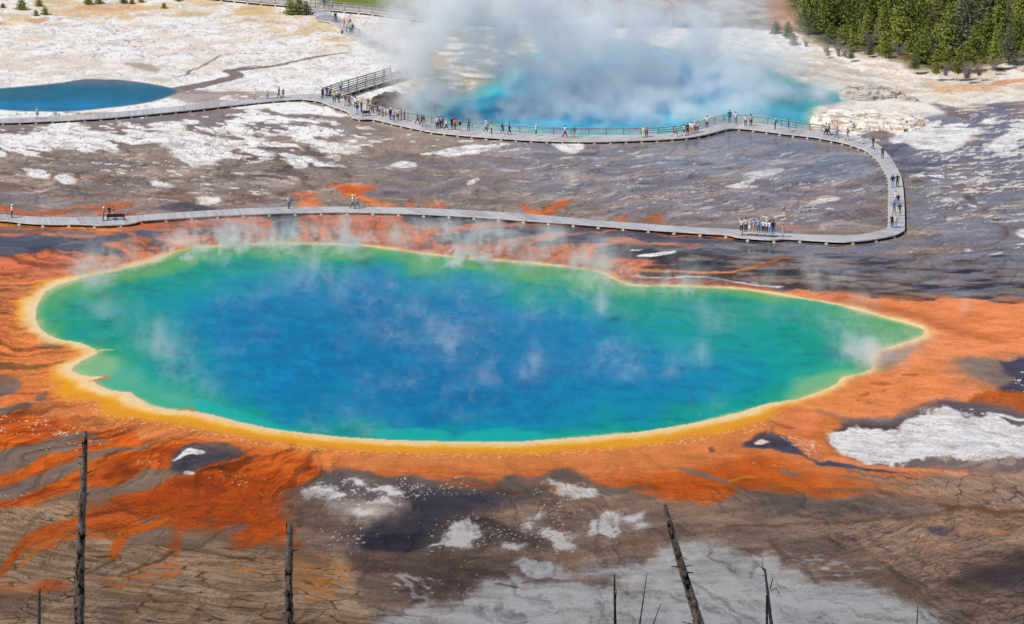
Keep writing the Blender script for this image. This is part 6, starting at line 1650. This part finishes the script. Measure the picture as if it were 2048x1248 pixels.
def snag(name, label, x0, y0, x1, y1, D, w0, w1, mt, branches=(), seed=1, jag=.12, bend=.06, cat='dead tree'):
    rnd = random.Random(seed)
    top, base, seen = to_hill(x0, y0, x1, y1, D)
    pm = FPX / (D * (CP + .32 * SP))
    n = 120
    root = empty(name, base); tag(root, label, cat, 'dead trees on the near hillside')
    P, R = [], []
    tot = (top - base).length
    for i in range(n):
        t = i / (n - 1)
        p = top.lerp(base, t) - base
        p += Vector((math.sin(t * 9 + seed) * bend, math.cos(t * 7 + seed) * bend, 0)) * min(1, t * 4) * (w1 / pm)
        u = t * tot / seen
        R.append((w0 + (w1 - w0) * min(1.6, u) ** .7) / pm / 2 * (1 + jag * (math.sin(t * 55 + seed) * .5 + math.sin(t * 131 + 2 * seed) * .5)))
        P.append(p)
    m = MB(); nn = 14
    m.tube(P, R, nn, jag, rnd)
    # splintered top
    for k in range(nn):
        m.v[k] = m.v[k] + Vector((0, 0, 1)) * rnd.uniform(-.2, 1.6) * R[0]
    tr = m.build('trunk', mt, root, True)
    if mt is CH:
        for q_ in range(11):
            i = rnd.randrange(3, 70); a_ = rnd.random() * 6.28; l_ = R[i] * rnd.uniform(1.2, 3.2)
            sb = MB(); o_ = Vector((math.cos(a_), math.sin(a_) * .6, rnd.uniform(-.1, .5)))
            sb.tube([P[i], P[i] + o_ * (R[i] + l_ * .5), P[i] + o_ * (R[i] + l_) + Vector((0, 0, -.02))], [R[i] * .28, R[i] * .17, R[i] * .07], 5)
            sb.build('branch_stub', mt, root, True)
    for (bx, by, pth, bw) in branches:
        q = [at_depth(bx, by, D)] + [at_depth(x, y, D + dy) for x, y, dy in pth]
        q = [v - base for v in q]
        mb = MB(); k = len(q); mb.tube(q, [bw / pm / 2 * (1 - .75 * i / (k - 1)) for i in range(k)], 5)
        mb.build('branch', mt, root, True)
    return root
snag('charred_snag', 'tallest charred limbless trunk with peeling bark, at far left', 170, 867, 157, 1248, 88, 9, 22, CH, [(157, 1172, [(150, 1160, 0), (147, 1150, 0)], 4), (163, 990, [(152, 985, 0)], 5), (166, 930, [(157, 926, .1)], 5)], 1, .07)
snag('charred_snag', 'charred limbless trunk with a broken pointed top, second from left', 579, 1052, 578, 1248, 84, 13, 18, CH, [(574, 1056, [(573, 1049, 0), (571, 1043, 0)], 4)], 2, .07)
snag('charred_snag', 'leaning charred trunk with flaking bark over the pale terrace', 1330, 1014, 1397, 1248, 80, 9, 20, CH, [(1328, 1020, [(1329, 1011, 0)], 6)], 3, .07)
snag('dead_sapling', 'thin grey dead sapling with small twigs beside the tallest charred trunk', 79, 1180, 78, 1250, 70, 5, 7, GREYW, [(79, 1205, [(70, 1202, .1), (62, 1193, .3)], 2.5), (81, 1217, [(90, 1214, 0), (94, 1210, .2)], 2), (76, 1246, [(66, 1242, 0)], 2), (77, 1184, [(70, 1180, 0)], 1.5)], 4)
snag('dead_sapling', 'slim forked dead sapling left of the leaning trunk', 1229, 1150, 1230, 1250, 62, 2.5, 6, BRNW, [(1230, 1205, [(1233, 1185, .1), (1234, 1172, .2)], 3), (1229, 1190, [(1224, 1184, 0)], 1.5), (1228, 1240, [(1220, 1230, 0), (1216, 1236, .1)], 1.5), (1229, 1168, [(1226, 1160, 0)], 1.2)], 5)
snag('dead_sapling', 'very thin curved twiggy sapling between two forked ones', 1293, 1154, 1279, 1250, 60, 1.2, 3, BRNW, [(1287, 1190, [(1282, 1182, 0)], 1.2), (1282, 1222, [(1290, 1216, 0)], 1.2)], 6)
snag('dead_sapling', 'faint wispy twig right of the thin curved sapling', 1321, 1208, 1306, 1250, 60, 1, 2.2, BRNW, [(1314, 1230, [(1320, 1224, 0)], 1)], 7)
snag('dead_tree', 'branching bare dead tree with crooked top at lower right', 1530, 1140, 1543, 1250, 66, 3.5, 7.5, GREYW,
     [(1530, 1142, [(1520, 1132, 0), (1509, 1118, .3)], 2.6), (1528, 1140, [(1524, 1126, 0), (1525, 1118, 0)], 2), (1532, 1150, [(1522, 1152, 0), (1514, 1148, .2)], 2), (1518, 1131, [(1508, 1137, 0)], 1.4), (1540, 1178, [(1545, 1160, .1), (1544, 1148, .2)], 3), (1541, 1182, [(1552, 1176, 0), (1558, 1186, .3), (1562, 1196, .4)], 2.2), (1557, 1184, [(1553, 1194, 0)], 1.2), (1535, 1158, [(1528, 1160, 0), (1524, 1166, 0)], 1.4), (1545, 1162, [(1549, 1156, 0)], 1.2)], 8)
snag('dead_sapling', 'dark broken stub close against the branching dead tree', 1533.5, 1192, 1534, 1250, 65, 4, 5, BRNW, [], 9, .2)
snag('dead_sapling', 'hair thin dead sapling in front of the pale terrace edge', 1836, 1208, 1834, 1250, 58, 1.2, 2.6, GREYW, [(1835, 1225, [(1829, 1220, 0)], 1), (1835, 1232, [(1841, 1226, 0)], 1)], 10)
snag('dead_tree', 'grey drooping branched dead tree cut by the right edge', 2062, 1090, 2050, 1250, 64, 4, 8, GREYW,
     [(2058, 1150, [(2040, 1162, .1), (2026, 1172, .2), (2024, 1180, .3)], 2.4), (2054, 1185, [(2034, 1186, 0), (2018, 1196, .2)], 2.2), (2052, 1206, [(2030, 1212, 0), (2014, 1228, .2), (2012, 1240, .2)], 2.6), (2052, 1226, [(2030, 1234, 0), (2012, 1246, .2)], 2.4), (2056, 1168, [(2040, 1150, 0), (2034, 1140, .2)], 1.8), (2032, 1211, [(2024, 1206, 0)], 1.2), (2034, 1186, [(2028, 1178, 0)], 1.2)], 12)

# rock banks
def rock_mat(name, c1, c2):
    m = bpy.data.materials.new(name); m.use_nodes = True
    nt = m.node_tree; L = nt.links; b = nt.nodes['Principled BSDF']; b.inputs['Roughness'].default_value = .9; b.inputs['Specular IOR Level'].default_value = .1
    tc = nt.nodes.new('ShaderNodeTexCoord'); mp = nt.nodes.new('ShaderNodeMapping'); mp.inputs['Scale'].default_value = (.35, .35, 4.5); L.new(tc.outputs['Object'], mp.inputs[0])
    n1 = nt.nodes.new('ShaderNodeTexNoise'); n1.inputs['Scale'].default_value = 1; n1.inputs['Detail'].default_value = 5; L.new(mp.outputs[0], n1.inputs['Vector'])
    r = nt.nodes.new('ShaderNodeValToRGB'); e = r.color_ramp.elements; e[0].position = .36; e[0].color = c2; e[1].position = .52; e[1].color = c1
    L.new(n1.outputs[0], r.inputs[0]); L.new(r.outputs[0], b.inputs['Base Color'])
    bp = nt.nodes.new('ShaderNodeBump'); bp.inputs['Distance'].default_value = .25; L.new(n1.outputs[0], bp.inputs['Height']); L.new(bp.outputs[0], b.inputs['Normal'])
    return m
RW = rock_mat('white_sinter_rock', lin((240, 234, 226)), lin((190, 160, 132)))
RG = rock_mat('grey_sinter_rock', lin((206, 198, 188)), lin((140, 120, 104)))
RD = rock_mat('shade_dark_rock', lin((96, 84, 78)), lin((40, 32, 28)))  # shade of the crater hollow painted in as a dark rock colour
def rock(name, label, P, H, steep, m_, seed, steps=5, nx=130, ny=70, back=.25, right=.5, rough=.3):
    """a terraced bank over the footprint P: steep towards the viewer and the left, falling gently behind"""
    Q = smooth_pts(pts(P), True, 3)
    wx, wy = at_np(Q[:, 0], Q[:, 1])
    x0, x1, y0, y1 = wx.min(), wx.max(), wy.min(), wy.max()
    X, Y = np.meshgrid(np.linspace(x0, x1, nx), np.linspace(y0, y1, ny))
    d = np.full(X.shape, 1e9); ins = np.zeros(X.shape, bool)
    Xn = X + .5 * fbm(X / 2, Y / 2, 3, seed); Yn = Y + 1.2 * fbm(X / 2, Y / 2, 3, seed + 3)
    for i in range(len(wx)):
        A = (wx[i], wy[i]); B = (wx[(i + 1) % len(wx)], wy[(i + 1) % len(wx)])
        dd, _ = seg_dist(Xn, Yn, A, B); d = np.minimum(d, dd)
        if A[1] != B[1]:
            ins ^= ((A[1] > Yn) != (B[1] > Yn)) & (Xn < (B[0] - A[0]) * (Yn - A[1]) / (B[1] - A[1]) + A[0])
    d = np.where(ins, np.sqrt(d), -np.sqrt(d))
    h = np.clip(d / steep, 0, 1) ** .6
    fx = (X - x0) / (x1 - x0); fy_ = (Y - y0) / (y1 - y0)
    h = h * (1 - right * fx) * (1 - (1 - back) * fy_)
    h = h + .10 * fbm(X / 1.5, Y / 2.5, 4, seed + 9) * np.clip(d, 0, 1)
    st = h * steps; h2 = (np.floor(st) + sstep(.55, 1.0, st - np.floor(st))) / steps
    h = h * .35 + h2 * .65
    Z = h * H + rough * fbm(X / 3.2, Y / 1.6, 4, seed + 4) * np.clip(d, 0, 1) - np.where(d < .05, .25, 0)
    o = Vector((float(x0 + x1) / 2, float(y0), 0))
    V = np.stack([X - o.x, Y - o.y, Z], -1).reshape(-1, 3)
    F = []
    for i in range(ny - 1):
        for j in range(nx - 1):
            if max(d[i, j], d[i + 1, j], d[i, j + 1], d[i + 1, j + 1]) < -.1: continue
            a = i * nx + j; F.append((a, a + 1, a + 1 + nx, a + nx))
    me = bpy.data.meshes.new(name); me.from_pydata(V.tolist(), [], F); me.materials.append(m_)
    bm = bmesh.new(); bm.from_mesh(me); bmesh.ops.delete(bm, geom=[v for v in bm.verts if not v.link_faces], context='VERTS'); bm.to_mesh(me); bm.free()
    ob = link(name, me); ob.location = o
    tag(ob, label, 'rock')
    return ob
rock('rock_outcrop', 'large layered white sinter bank at the right end of the crater pool', "1619,240 1622,254 1640,263 1680,263 1720,262 1770,262 1830,262 1860,246 1840,232 1760,224 1700,222 1650,226", 2.1, 2.6, RW, 31, 6, back=.35, right=.55)
rock('rock_outcrop', 'rough white bank with a dark cavity beyond the large layered one', "1676,190 1684,200 1720,203 1760,200 1800,196 1810,188 1780,178 1720,172 1690,176", 2.4, 3.0, RG, 37, 4, back=.3, right=.3, rough=.5)
rock('rock_ledge', 'thin pale overhanging ledge right of the two sinter banks', "1786,196 1800,202 1836,204 1842,199 1820,193 1796,190", .9, 1.2, RG, 41, 2, 60, 30, rough=.3)
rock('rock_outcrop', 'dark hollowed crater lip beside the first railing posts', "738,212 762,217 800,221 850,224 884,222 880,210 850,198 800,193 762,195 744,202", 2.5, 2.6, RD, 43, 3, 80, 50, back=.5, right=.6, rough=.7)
rock('rock_outcrop', 'pale rounded crater lip between the railing and the dark hollow', "672,198 700,207 730,213 752,212 756,205 730,199 700,194", .9, 2.5, RG, 47, 3, 80, 50, back=.6, right=.1, rough=.25)
print('nature', round(time.time() - T0, 1))
# ------------------------------------------------------------------ steam
def lattice(n, seed, freq):
    """smooth random field on an n = (nx, ny, nz) grid with freq cells along each axis"""
    r = np.random.RandomState(seed)
    g = r.rand(*[int(f) + 2 for f in freq]).astype(np.float32)
    for ax in range(3):
        t = np.linspace(0, freq[ax] - 1e-4, n[ax]); i = np.floor(t).astype(int); f = (t - i).astype(np.float32); f = f * f * (3 - 2 * f)
        sh = [1, 1, 1]; sh[ax] = -1; f = f.reshape(sh)
        g = np.take(g, i, ax) * (1 - f) + np.take(g, np.minimum(i + 1, g.shape[ax] - 1), ax) * f
    return g
def fbm3(n, size, seed, cell, octv=4, gain=.55):
    s = 0; a = 1; t = 0
    for o in range(octv):
        fr = [max(1, size[k] / (cell[k] / 2 ** o)) for k in range(3)]
        s = s + a * lattice(n, seed + o * 7, fr); t += a; a *= gain
    return s / t
def shear(F, n, ax_move, by, amt):
    return F
def steam_volume(name, label, lo, hi, n, dens, color=(.96, .985, 1), aniso=-.3):
    N = n[0] * n[1] * n[2]
    dens = dens.astype(np.float32)
    for ax in (0, 1):     # fade to nothing at the sides
        t = np.linspace(0, 1, n[ax]); e = np.clip(np.minimum(t, 1 - t) * 12, 0, 1); sh = [1, 1, 1]; sh[ax] = -1; dens = dens * e.reshape(sh)
    t = np.linspace(0, 1, n[2]); dens = dens * np.clip((1 - t) * 6, 0, 1).reshape(1, 1, -1)
    dens[dens < .0005] = 0
    flat = np.ascontiguousarray(np.transpose(dens, (2, 1, 0))).ravel().astype(np.float32)
    me = bpy.data.meshes.new(name + '_samples')
    me.vertices.add(N)
    a = me.attributes.new('d', 'FLOAT', 'POINT'); a.data.foreach_set('value', flat)
    ob = link(name, me); tag(ob, label, kind='stuff')
    m = bpy.data.materials.new('steam'); m.use_nodes = True
    nt = m.node_tree; nt.nodes.remove(nt.nodes['Principled BSDF'])
    pv = nt.nodes.new('ShaderNodeVolumePrincipled'); pv.inputs['Density'].default_value = 1.0; pv.inputs['Density Attribute'].default_value = 'density'
    pv.inputs['Color'].default_value = tuple(color) + (1,); pv.inputs['Anisotropy'].default_value = aniso
    nt.links.new(pv.outputs[0], nt.nodes['Material Output'].inputs['Volume'])
    ng = bpy.data.node_groups.new('steam_cloud', 'GeometryNodeTree')
    ng.interface.new_socket('Geometry', in_out='INPUT', socket_type='NodeSocketGeometry'); ng.interface.new_socket('Geometry', in_out='OUTPUT', socket_type='NodeSocketGeometry')
    N_i = ng.nodes.new; L = ng.links
    gi, go = N_i('NodeGroupInput'), N_i('NodeGroupOutput')
    pos = N_i('GeometryNodeInputPosition'); sep = N_i('ShaderNodeSeparateXYZ'); L.new(pos.outputs[0], sep.inputs[0])
    def math_(op, a, b=None, c=None):
        q = N_i('ShaderNodeMath'); q.operation = op
        for k, v in enumerate((a, b, c)):
            if v is None: continue
            if isinstance(v, (int, float)): q.inputs[k].default_value = v
            else: L.new(v, q.inputs[k])
        return q.outputs[0]
    idx = None
    mult = [1, n[0], n[0] * n[1]]
    for k in range(3):
        t = math_('MULTIPLY_ADD', sep.outputs[k], (n[k] - 1) / (hi[k] - lo[k]), -lo[k] * (n[k] - 1) / (hi[k] - lo[k]) + .5)
        t = math_('FLOOR', t); t = math_('MAXIMUM', t, 0); t = math_('MINIMUM', t, n[k] - 1)
        idx = math_('MULTIPLY', t, mult[k]) if idx is None else math_('MULTIPLY_ADD', t, mult[k], idx)
    na = N_i('GeometryNodeInputNamedAttribute'); na.data_type = 'FLOAT'; na.inputs['Name'].default_value = 'd'
    si = N_i('GeometryNodeSampleIndex'); si.data_type = 'FLOAT'; si.domain = 'POINT'
    L.new(gi.outputs[0], si.inputs['Geometry']); L.new(na.outputs[0], si.inputs['Value']); 
    rd = N_i('FunctionNodeFloatToInt'); rd.rounding_mode = 'ROUND'; L.new(idx, rd.inputs[0]); L.new(rd.outputs[0], si.inputs['Index'])
    vc = N_i('GeometryNodeVolumeCube'); L.new(si.outputs[0], vc.inputs['Density'])
    vc.inputs['Min'].default_value = lo; vc.inputs['Max'].default_value = hi
    for k, a_ in enumerate('XYZ'): vc.inputs['Resolution ' + a_].default_value = n[k]
    sm = N_i('GeometryNodeSetMaterial'); sm.inputs['Material'].default_value = m
    L.new(vc.outputs[0], sm.inputs['Geometry']); L.new(sm.outputs[0], go.inputs[0])
    md = ob.modifiers.new('steam', 'NODES'); md.node_group = ng
    me.materials.append(m)
    return ob
def grid_axes(lo, hi, n):
    return [np.linspace(lo[k], hi[k], n[k], dtype=np.float32) for k in range(3)]
def add_blobs(D, ax, B):
    for (px, py, z, rx, ry, rz, a) in B:
        c = at(px, py, z)
        def rng(k, c_, r):
            i0 = np.searchsorted(ax[k], c_ - 2.4 * r); i1 = np.searchsorted(ax[k], c_ + 2.4 * r); return i0, max(i1, i0 + 1)
        i, j, k = rng(0, c.x, rx), rng(1, c.y, ry), rng(2, c.z, rz)
        gx = np.exp(-((ax[0][i[0]:i[1]] - c.x) / rx) ** 2)[:, None, None]; gy = np.exp(-((ax[1][j[0]:j[1]] - c.y) / ry) ** 2)[None, :, None]; gz = np.exp(-((ax[2][k[0]:k[1]] - c.z) / rz) ** 2)[None, None, :]
        D[i[0]:i[1], j[0]:j[1], k[0]:k[1]] += a * gx * gy * gz
# big plume over the crater pool
lo, hi = (-32.0, 436.0, 0.05), (66.0, 626.0, 26.0)
n = (196, 240, 52)
ax = grid_axes(lo, hi, n)
size = [hi[k] - lo[k] for k in range(3)]
D = np.zeros(n, np.float32)
BL_ = [(838, 215, 1.5, 3.5, 7, 3, 1.2), (852, 180, 4, 4, 7, 4, 1.3), (850, 130, 8, 4.5, 8, 4.5, 1.3), (868, 80, 12, 5.5, 8, 5, 1.3), (900, 30, 16, 7, 9, 5, 1.3), (960, 0, 18, 8, 9, 5, 1.3), (815, 150, 3, 3, 5, 2.2, .5),
       (905, 215, 2, 5, 7, 2.5, .6), (960, 190, 4, 6, 8, 4, .7), (1000, 140, 7, 7, 9, 5, .8), (1060, 100, 9, 8, 10, 5, .8), (1010, 60, 13, 9, 10, 5, .8), (1130, 70, 10, 8, 10, 5, .8), (1120, 130, 6, 7, 9, 3, .65),
       (1210, 60, 9, 8, 10, 4, .75), (1280, 90, 7, 7, 9, 4, .65), (1200, 110, 5, 7, 8, 3, .6), (1340, 120, 4, 7, 8, 3, .45), (1250, 20, 14, 9, 10, 5, .5), (1380, 60, 8, 6, 9, 4, .3), (1100, 20, 15, 9, 10, 5, .85),
       (1480, 40, 11, 4, 7, 6, .6), (1465, 0, 16, 4.5, 8, 6, .6), (1500, 100, 5, 6, 8, 3, .42), (1440, 80, 5, 6, 8, 3, .25), (1300, 170, 2, 9, 10, 2.2, .55), (1420, 180, 2, 8, 9, 2, .45), (1220, 180, 2, 7, 9, 2.2, .5), (1390, 210, 1.5, 8, 7, 1.6, .5),
       (1060, 215, 1.5, 6, 7, 1.8, .5), (1000, 235, 1.5, 6, 5, 1.8, .55), (1120, 170, 2, 6, 8, 2.2, .35), (1480, 225, 1.2, 4, 5, 1.4, .45), (1560, 170, 2, 7, 8, 2, .3), (1640, 190, 1.5, 6, 7, 1.6, .25), (1600, 130, 2, 7, 8, 1.8, .16), (1560, 210, 1, 3, 4, 1.2, .25), (1560, 80, 4, 4, 7, 3, .22), (1340, 250, 1, 6, 4, 1.2, .3), (1700, 165, 2, 4, 5, 2, .2), (1600, 225, 1, 3, 3, 1.2, .25), (1480, 150, 2.5, 9, 10, 2.4, .45), (1380, 140, 3, 9, 10, 3, .5), (1540, 130, 2.5, 7, 9, 2.4, .35), (1250, 225, 1.4, 8, 8, 1.8, .45), (1330, 200, 2, 8, 9, 2, .45), (1180, 200, 2, 8, 9, 2.2, .5), (1100, 240, 1.2, 7, 6, 1.6, .45), (1620, 170, 1.6, 6, 8, 1.6, .3),  (1180, 245, 1, 8, 4, 1.2, .3)]
add_blobs(D, ax, BL_)
add_blobs(D, ax, [(1330, 110, 5, 8, 9, 3.2, .5), (1400, 130, 4, 8, 9, 3, .5), (1470, 150, 3, 8, 9, 2.6, .5), (1540, 165, 2.6, 8, 9, 2.2, .45), (1610, 180, 2.2, 7, 8, 1.8, .4), (1660, 175, 2.5, 6, 7, 1.8, .35), (1300, 60, 9, 8, 9, 4, .5), (1400, 70, 8, 7, 9, 4, .4), (1520, 60, 6, 5, 8, 4, .35),
                  (1440, 215, 1.4, 7, 6, 1.6, .5), (1360, 225, 1.2, 7, 6, 1.6, .45), (1290, 205, 1.6, 8, 8, 2, .45), (1150, 220, 1.4, 7, 6, 1.6, .4), (1560, 120, 3, 6, 8, 2.6, .35), (1250, 130, 5, 8, 9, 3, .4)])
nA3 = fbm3(n, size, 3, (7, 11, 6), 5, .62); nB3 = fbm3(n, size, 9, (2.6, 4, 2.6), 4, .65)
nn = nA3 * .55 + nB3 * .45
D *= np.clip((nn - .462) * 14.0, 0, 2.4) * (.6 + .8 * np.clip(1 - np.abs(nB3 - .5) / .05, 0, 1))
steam_volume('steam', 'thick white steam billowing over the crater pool', lo, hi, n, D * .15)
# thin puffs on the left path
lo, hi = (-42.0, 480.0, 0.05), (-14.0, 610.0, 7.0)
n = (70, 90, 24); ax = grid_axes(lo, hi, n); size = [hi[k] - lo[k] for k in range(3)]
D = np.zeros(n, np.float32)
add_blobs(D, ax, [(735, 82, 1.4, 3, 7, 1.6, .8), (715, 95, 1, 2.5, 6, 1.2, .5), (760, 105, 1, 3, 6, 1.4, .5), (745, 70, 2.6, 2.6, 6, 1.6, .5), (790, 125, 1, 2.5, 6, 1.6, .6)])
D *= np.clip((fbm3(n, size, 21, (4, 7, 3), 4, .6) - .38) * 5, 0, 1.5)
steam_volume('steam', 'thin steam drifting across the upper path', lo, hi, n, D * .10)
# wisps over the great spring
lo, hi = (-60.0, 300.0, 0.05), (62.0, 426.0, 6.4)
n = (440, 300, 32)
ax = grid_axes(lo, hi, n); size = [hi[k] - lo[k] for k in range(3)]
X3, Y3 = np.meshgrid(ax[0], ax[1], indexing='ij')
Qp = smooth_pts(pts(SPR), True, 1); wx, wy = at_np(Qp[:, 0], Qp[:, 1])
dd = np.full(X3.shape, 1e9, np.float32); inn = np.zeros(X3.shape, bool)
for i in range(len(wx)):
    A = (wx[i], wy[i]); B = (wx[(i + 1) % len(wx)], wy[(i + 1) % len(wx)])
    q, _ = seg_dist(X3, Y3, A, B); dd = np.minimum(dd, q.astype(np.float32))
    if A[1] != B[1]: inn ^= ((A[1] > Y3) != (B[1] > Y3)) & (X3 < (B[0] - A[0]) * (Y3 - A[1]) / (B[1] - A[1]) + A[0])
dd = np.where(inn, -np.sqrt(dd), np.sqrt(dd))
z3 = ax[2][None, None, :]
back = sstep(365, 395, Y3)
rim = np.exp(-((dd + 2.0) / 4.5) ** 2) * back
base = (sstep(1.5, -2, dd) * .19)[:, :, None] * np.exp(-z3 / 1.1) + (rim * 1.6)[:, :, None] * np.exp(-z3 / 1.9)
w1 = fbm3(n, size, 31, (1.3, 2.4, 2.6), 4, .62); w2 = fbm3(n, size, 41, (9, 14, 9), 3, .5); w3 = fbm3(n, size, 51, (2.6, 5.0, 2.2), 4, .62)
w4 = fbm3(n, size, 61, (4.2, 7.0, 3.4), 4, .6)
rdg = np.clip(1 - np.abs(w3 - .5) / .030, 0, 1) + .8 * np.clip(1 - np.abs(w4 - .5) / .022, 0, 1)
pf = np.clip((w1 * .5 + w3 * .5 - .52) * 14, 0, 2.4)
msk2 = np.clip((w2 - .40) * 6, .05, 1.5)
D = base * msk2 * (rdg * np.clip((w1 - .40) * 9, 0, 1.5) * 2.6 + pf * (.25 + .75 * back[:, :, None]))
G = np.zeros(n, np.float32)
def col(px, py, h, r, a, lean=0):
    k = max(3, int(h / .5))
    out = []
    for i in range(k):
        t = i / (k - 1); out.append((px + lean * t, py - 15.5 * h * t * (88 / 88), .4 + h * t, r * (.6 + .9 * t), r * 1.8 * (.6 + .9 * t), .55, a * (1 - .55 * t)))
    # a plume rises straight up: the same place on the ground, greater height
    g = at(px, py, 0)
    return [(px + lean * i / (k - 1), py, z, rx, ry, rz, aa, g) for i, (_, _, z, rx, ry, rz, aa) in enumerate(out)]
def add_cols(D, ax, cols):
    for c in cols:
        for i, (px, py, z, rx, ry, rz, a, g) in enumerate(c):
            x, y = g.x + (px - c[0][0]) / 17.0, g.y
            def rng(k, c_, r):
                i0 = np.searchsorted(ax[k], c_ - 2.4 * r); i1 = np.searchsorted(ax[k], c_ + 2.4 * r); return i0, max(i1, i0 + 1)
            I, J, K = rng(0, x, rx), rng(1, y, ry), rng(2, z, rz)
            D[I[0]:I[1], J[0]:J[1], K[0]:K[1]] += a * np.exp(-((ax[0][I[0]:I[1]] - x) / rx) ** 2)[:, None, None] * np.exp(-((ax[1][J[0]:J[1]] - y) / ry) ** 2)[None, :, None] * np.exp(-((ax[2][K[0]:K[1]] - z) / rz) ** 2)[None, None, :]
add_cols(G, ax, [col(470, 492, 3.0, 1.6, .8, 20), col(500, 496, 2.6, 2.2, .9, -16), col(610, 490, 2.5, 1.6, .6), col(650, 500, 4.2, 1.4, .7, 10), col(700, 530, 5, 1.3, .7, -20), col(560, 500, 2, 1.6, .5), col(800, 510, 2.6, 2, .6, 10), col(880, 520, 4, 1.4, .6, 16), col(950, 525, 5, 1.9, .8, 10), col(990, 540, 3.4, 1.6, .6, 10),
    col(1060, 540, 3, 1.8, .7), col(1110, 545, 5, 1.4, .7, -14), col(1140, 560, 3, 1.6, .6), col(1210, 640, 5.6, 1.0, .9, -14), col(1200, 570, 5, 1.5, .6, 6), col(1240, 590, 3, 1.6, .4), col(1330, 600, 2.4, 1.6, .35), col(1490, 570, 3, 1.1, .5, 10), col(1530, 580, 3, 1.4, .45, -8), col(1640, 590, 4, 1.3, .6, -16), col(1665, 596, 3.5, 1, .5, 20), col(1740, 640, 2.6, 1.2, .6, -10),
    col(1700, 735, 2.6, 1.8, 1.0, 16), col(1730, 730, 2.0, 2.4, 1.0, 40), col(1780, 720, 1.8, 2.4, .4, 40), col(1700, 690, 2.2, 1.8, .45, -12), col(1925, 635, 1.8, .9, .7, 10), col(340, 735, 3.0, 1.3, .9, -24), col(325, 700, 2.6, .8, .7, -10), col(255, 660, 2.4, .9, .7, 0), col(215, 640, 2.0, 1.5, .5, -16), col(190, 590, 3, 1.5, .5, -10), col(45, 590, 2, 1, .5, -20), col(905, 705, 2.2, 1.0, .9, -10), col(900, 690, 1.6, 1.6, .5), col(1070, 720, 1.8, .9, .8, 10), col(1040, 755, 1.2, 1.8, .7, 14), col(975, 770, 1.2, 2.0, .5, 20), col(1330, 760, 1.4, 1.3, .6, 20), col(1410, 745, 2.6, .9, .8, -14), col(1380, 740, 1.6, 1.1, .5), col(620, 560, 3, 1.2, .5, 10), col(600, 580, 2, 1.6, .45), col(380, 760, 1.6, .8, .5), col(420, 800, 1.4, 1, .4), col(1250, 760, 1.2, 1.6, .4), col(700, 600, 2, 1.8, .35), col(1000, 600, 3, .9, .5, -10), col(1690, 670, 2.2, 2, .4), col(1560, 640, 2, 2.2, .35), col(1430, 660, 1.6, 2.4, .3)])
D += G * (np.clip((w1 * .5 + w3 * .5 - .48) * 11, 0, 2.2) * .8 + rdg * .8)
steam_volume('steam', 'wisps of steam rising off the great blue spring', lo, hi, n, D * .17)
print('steam', round(time.time() - T0, 1))
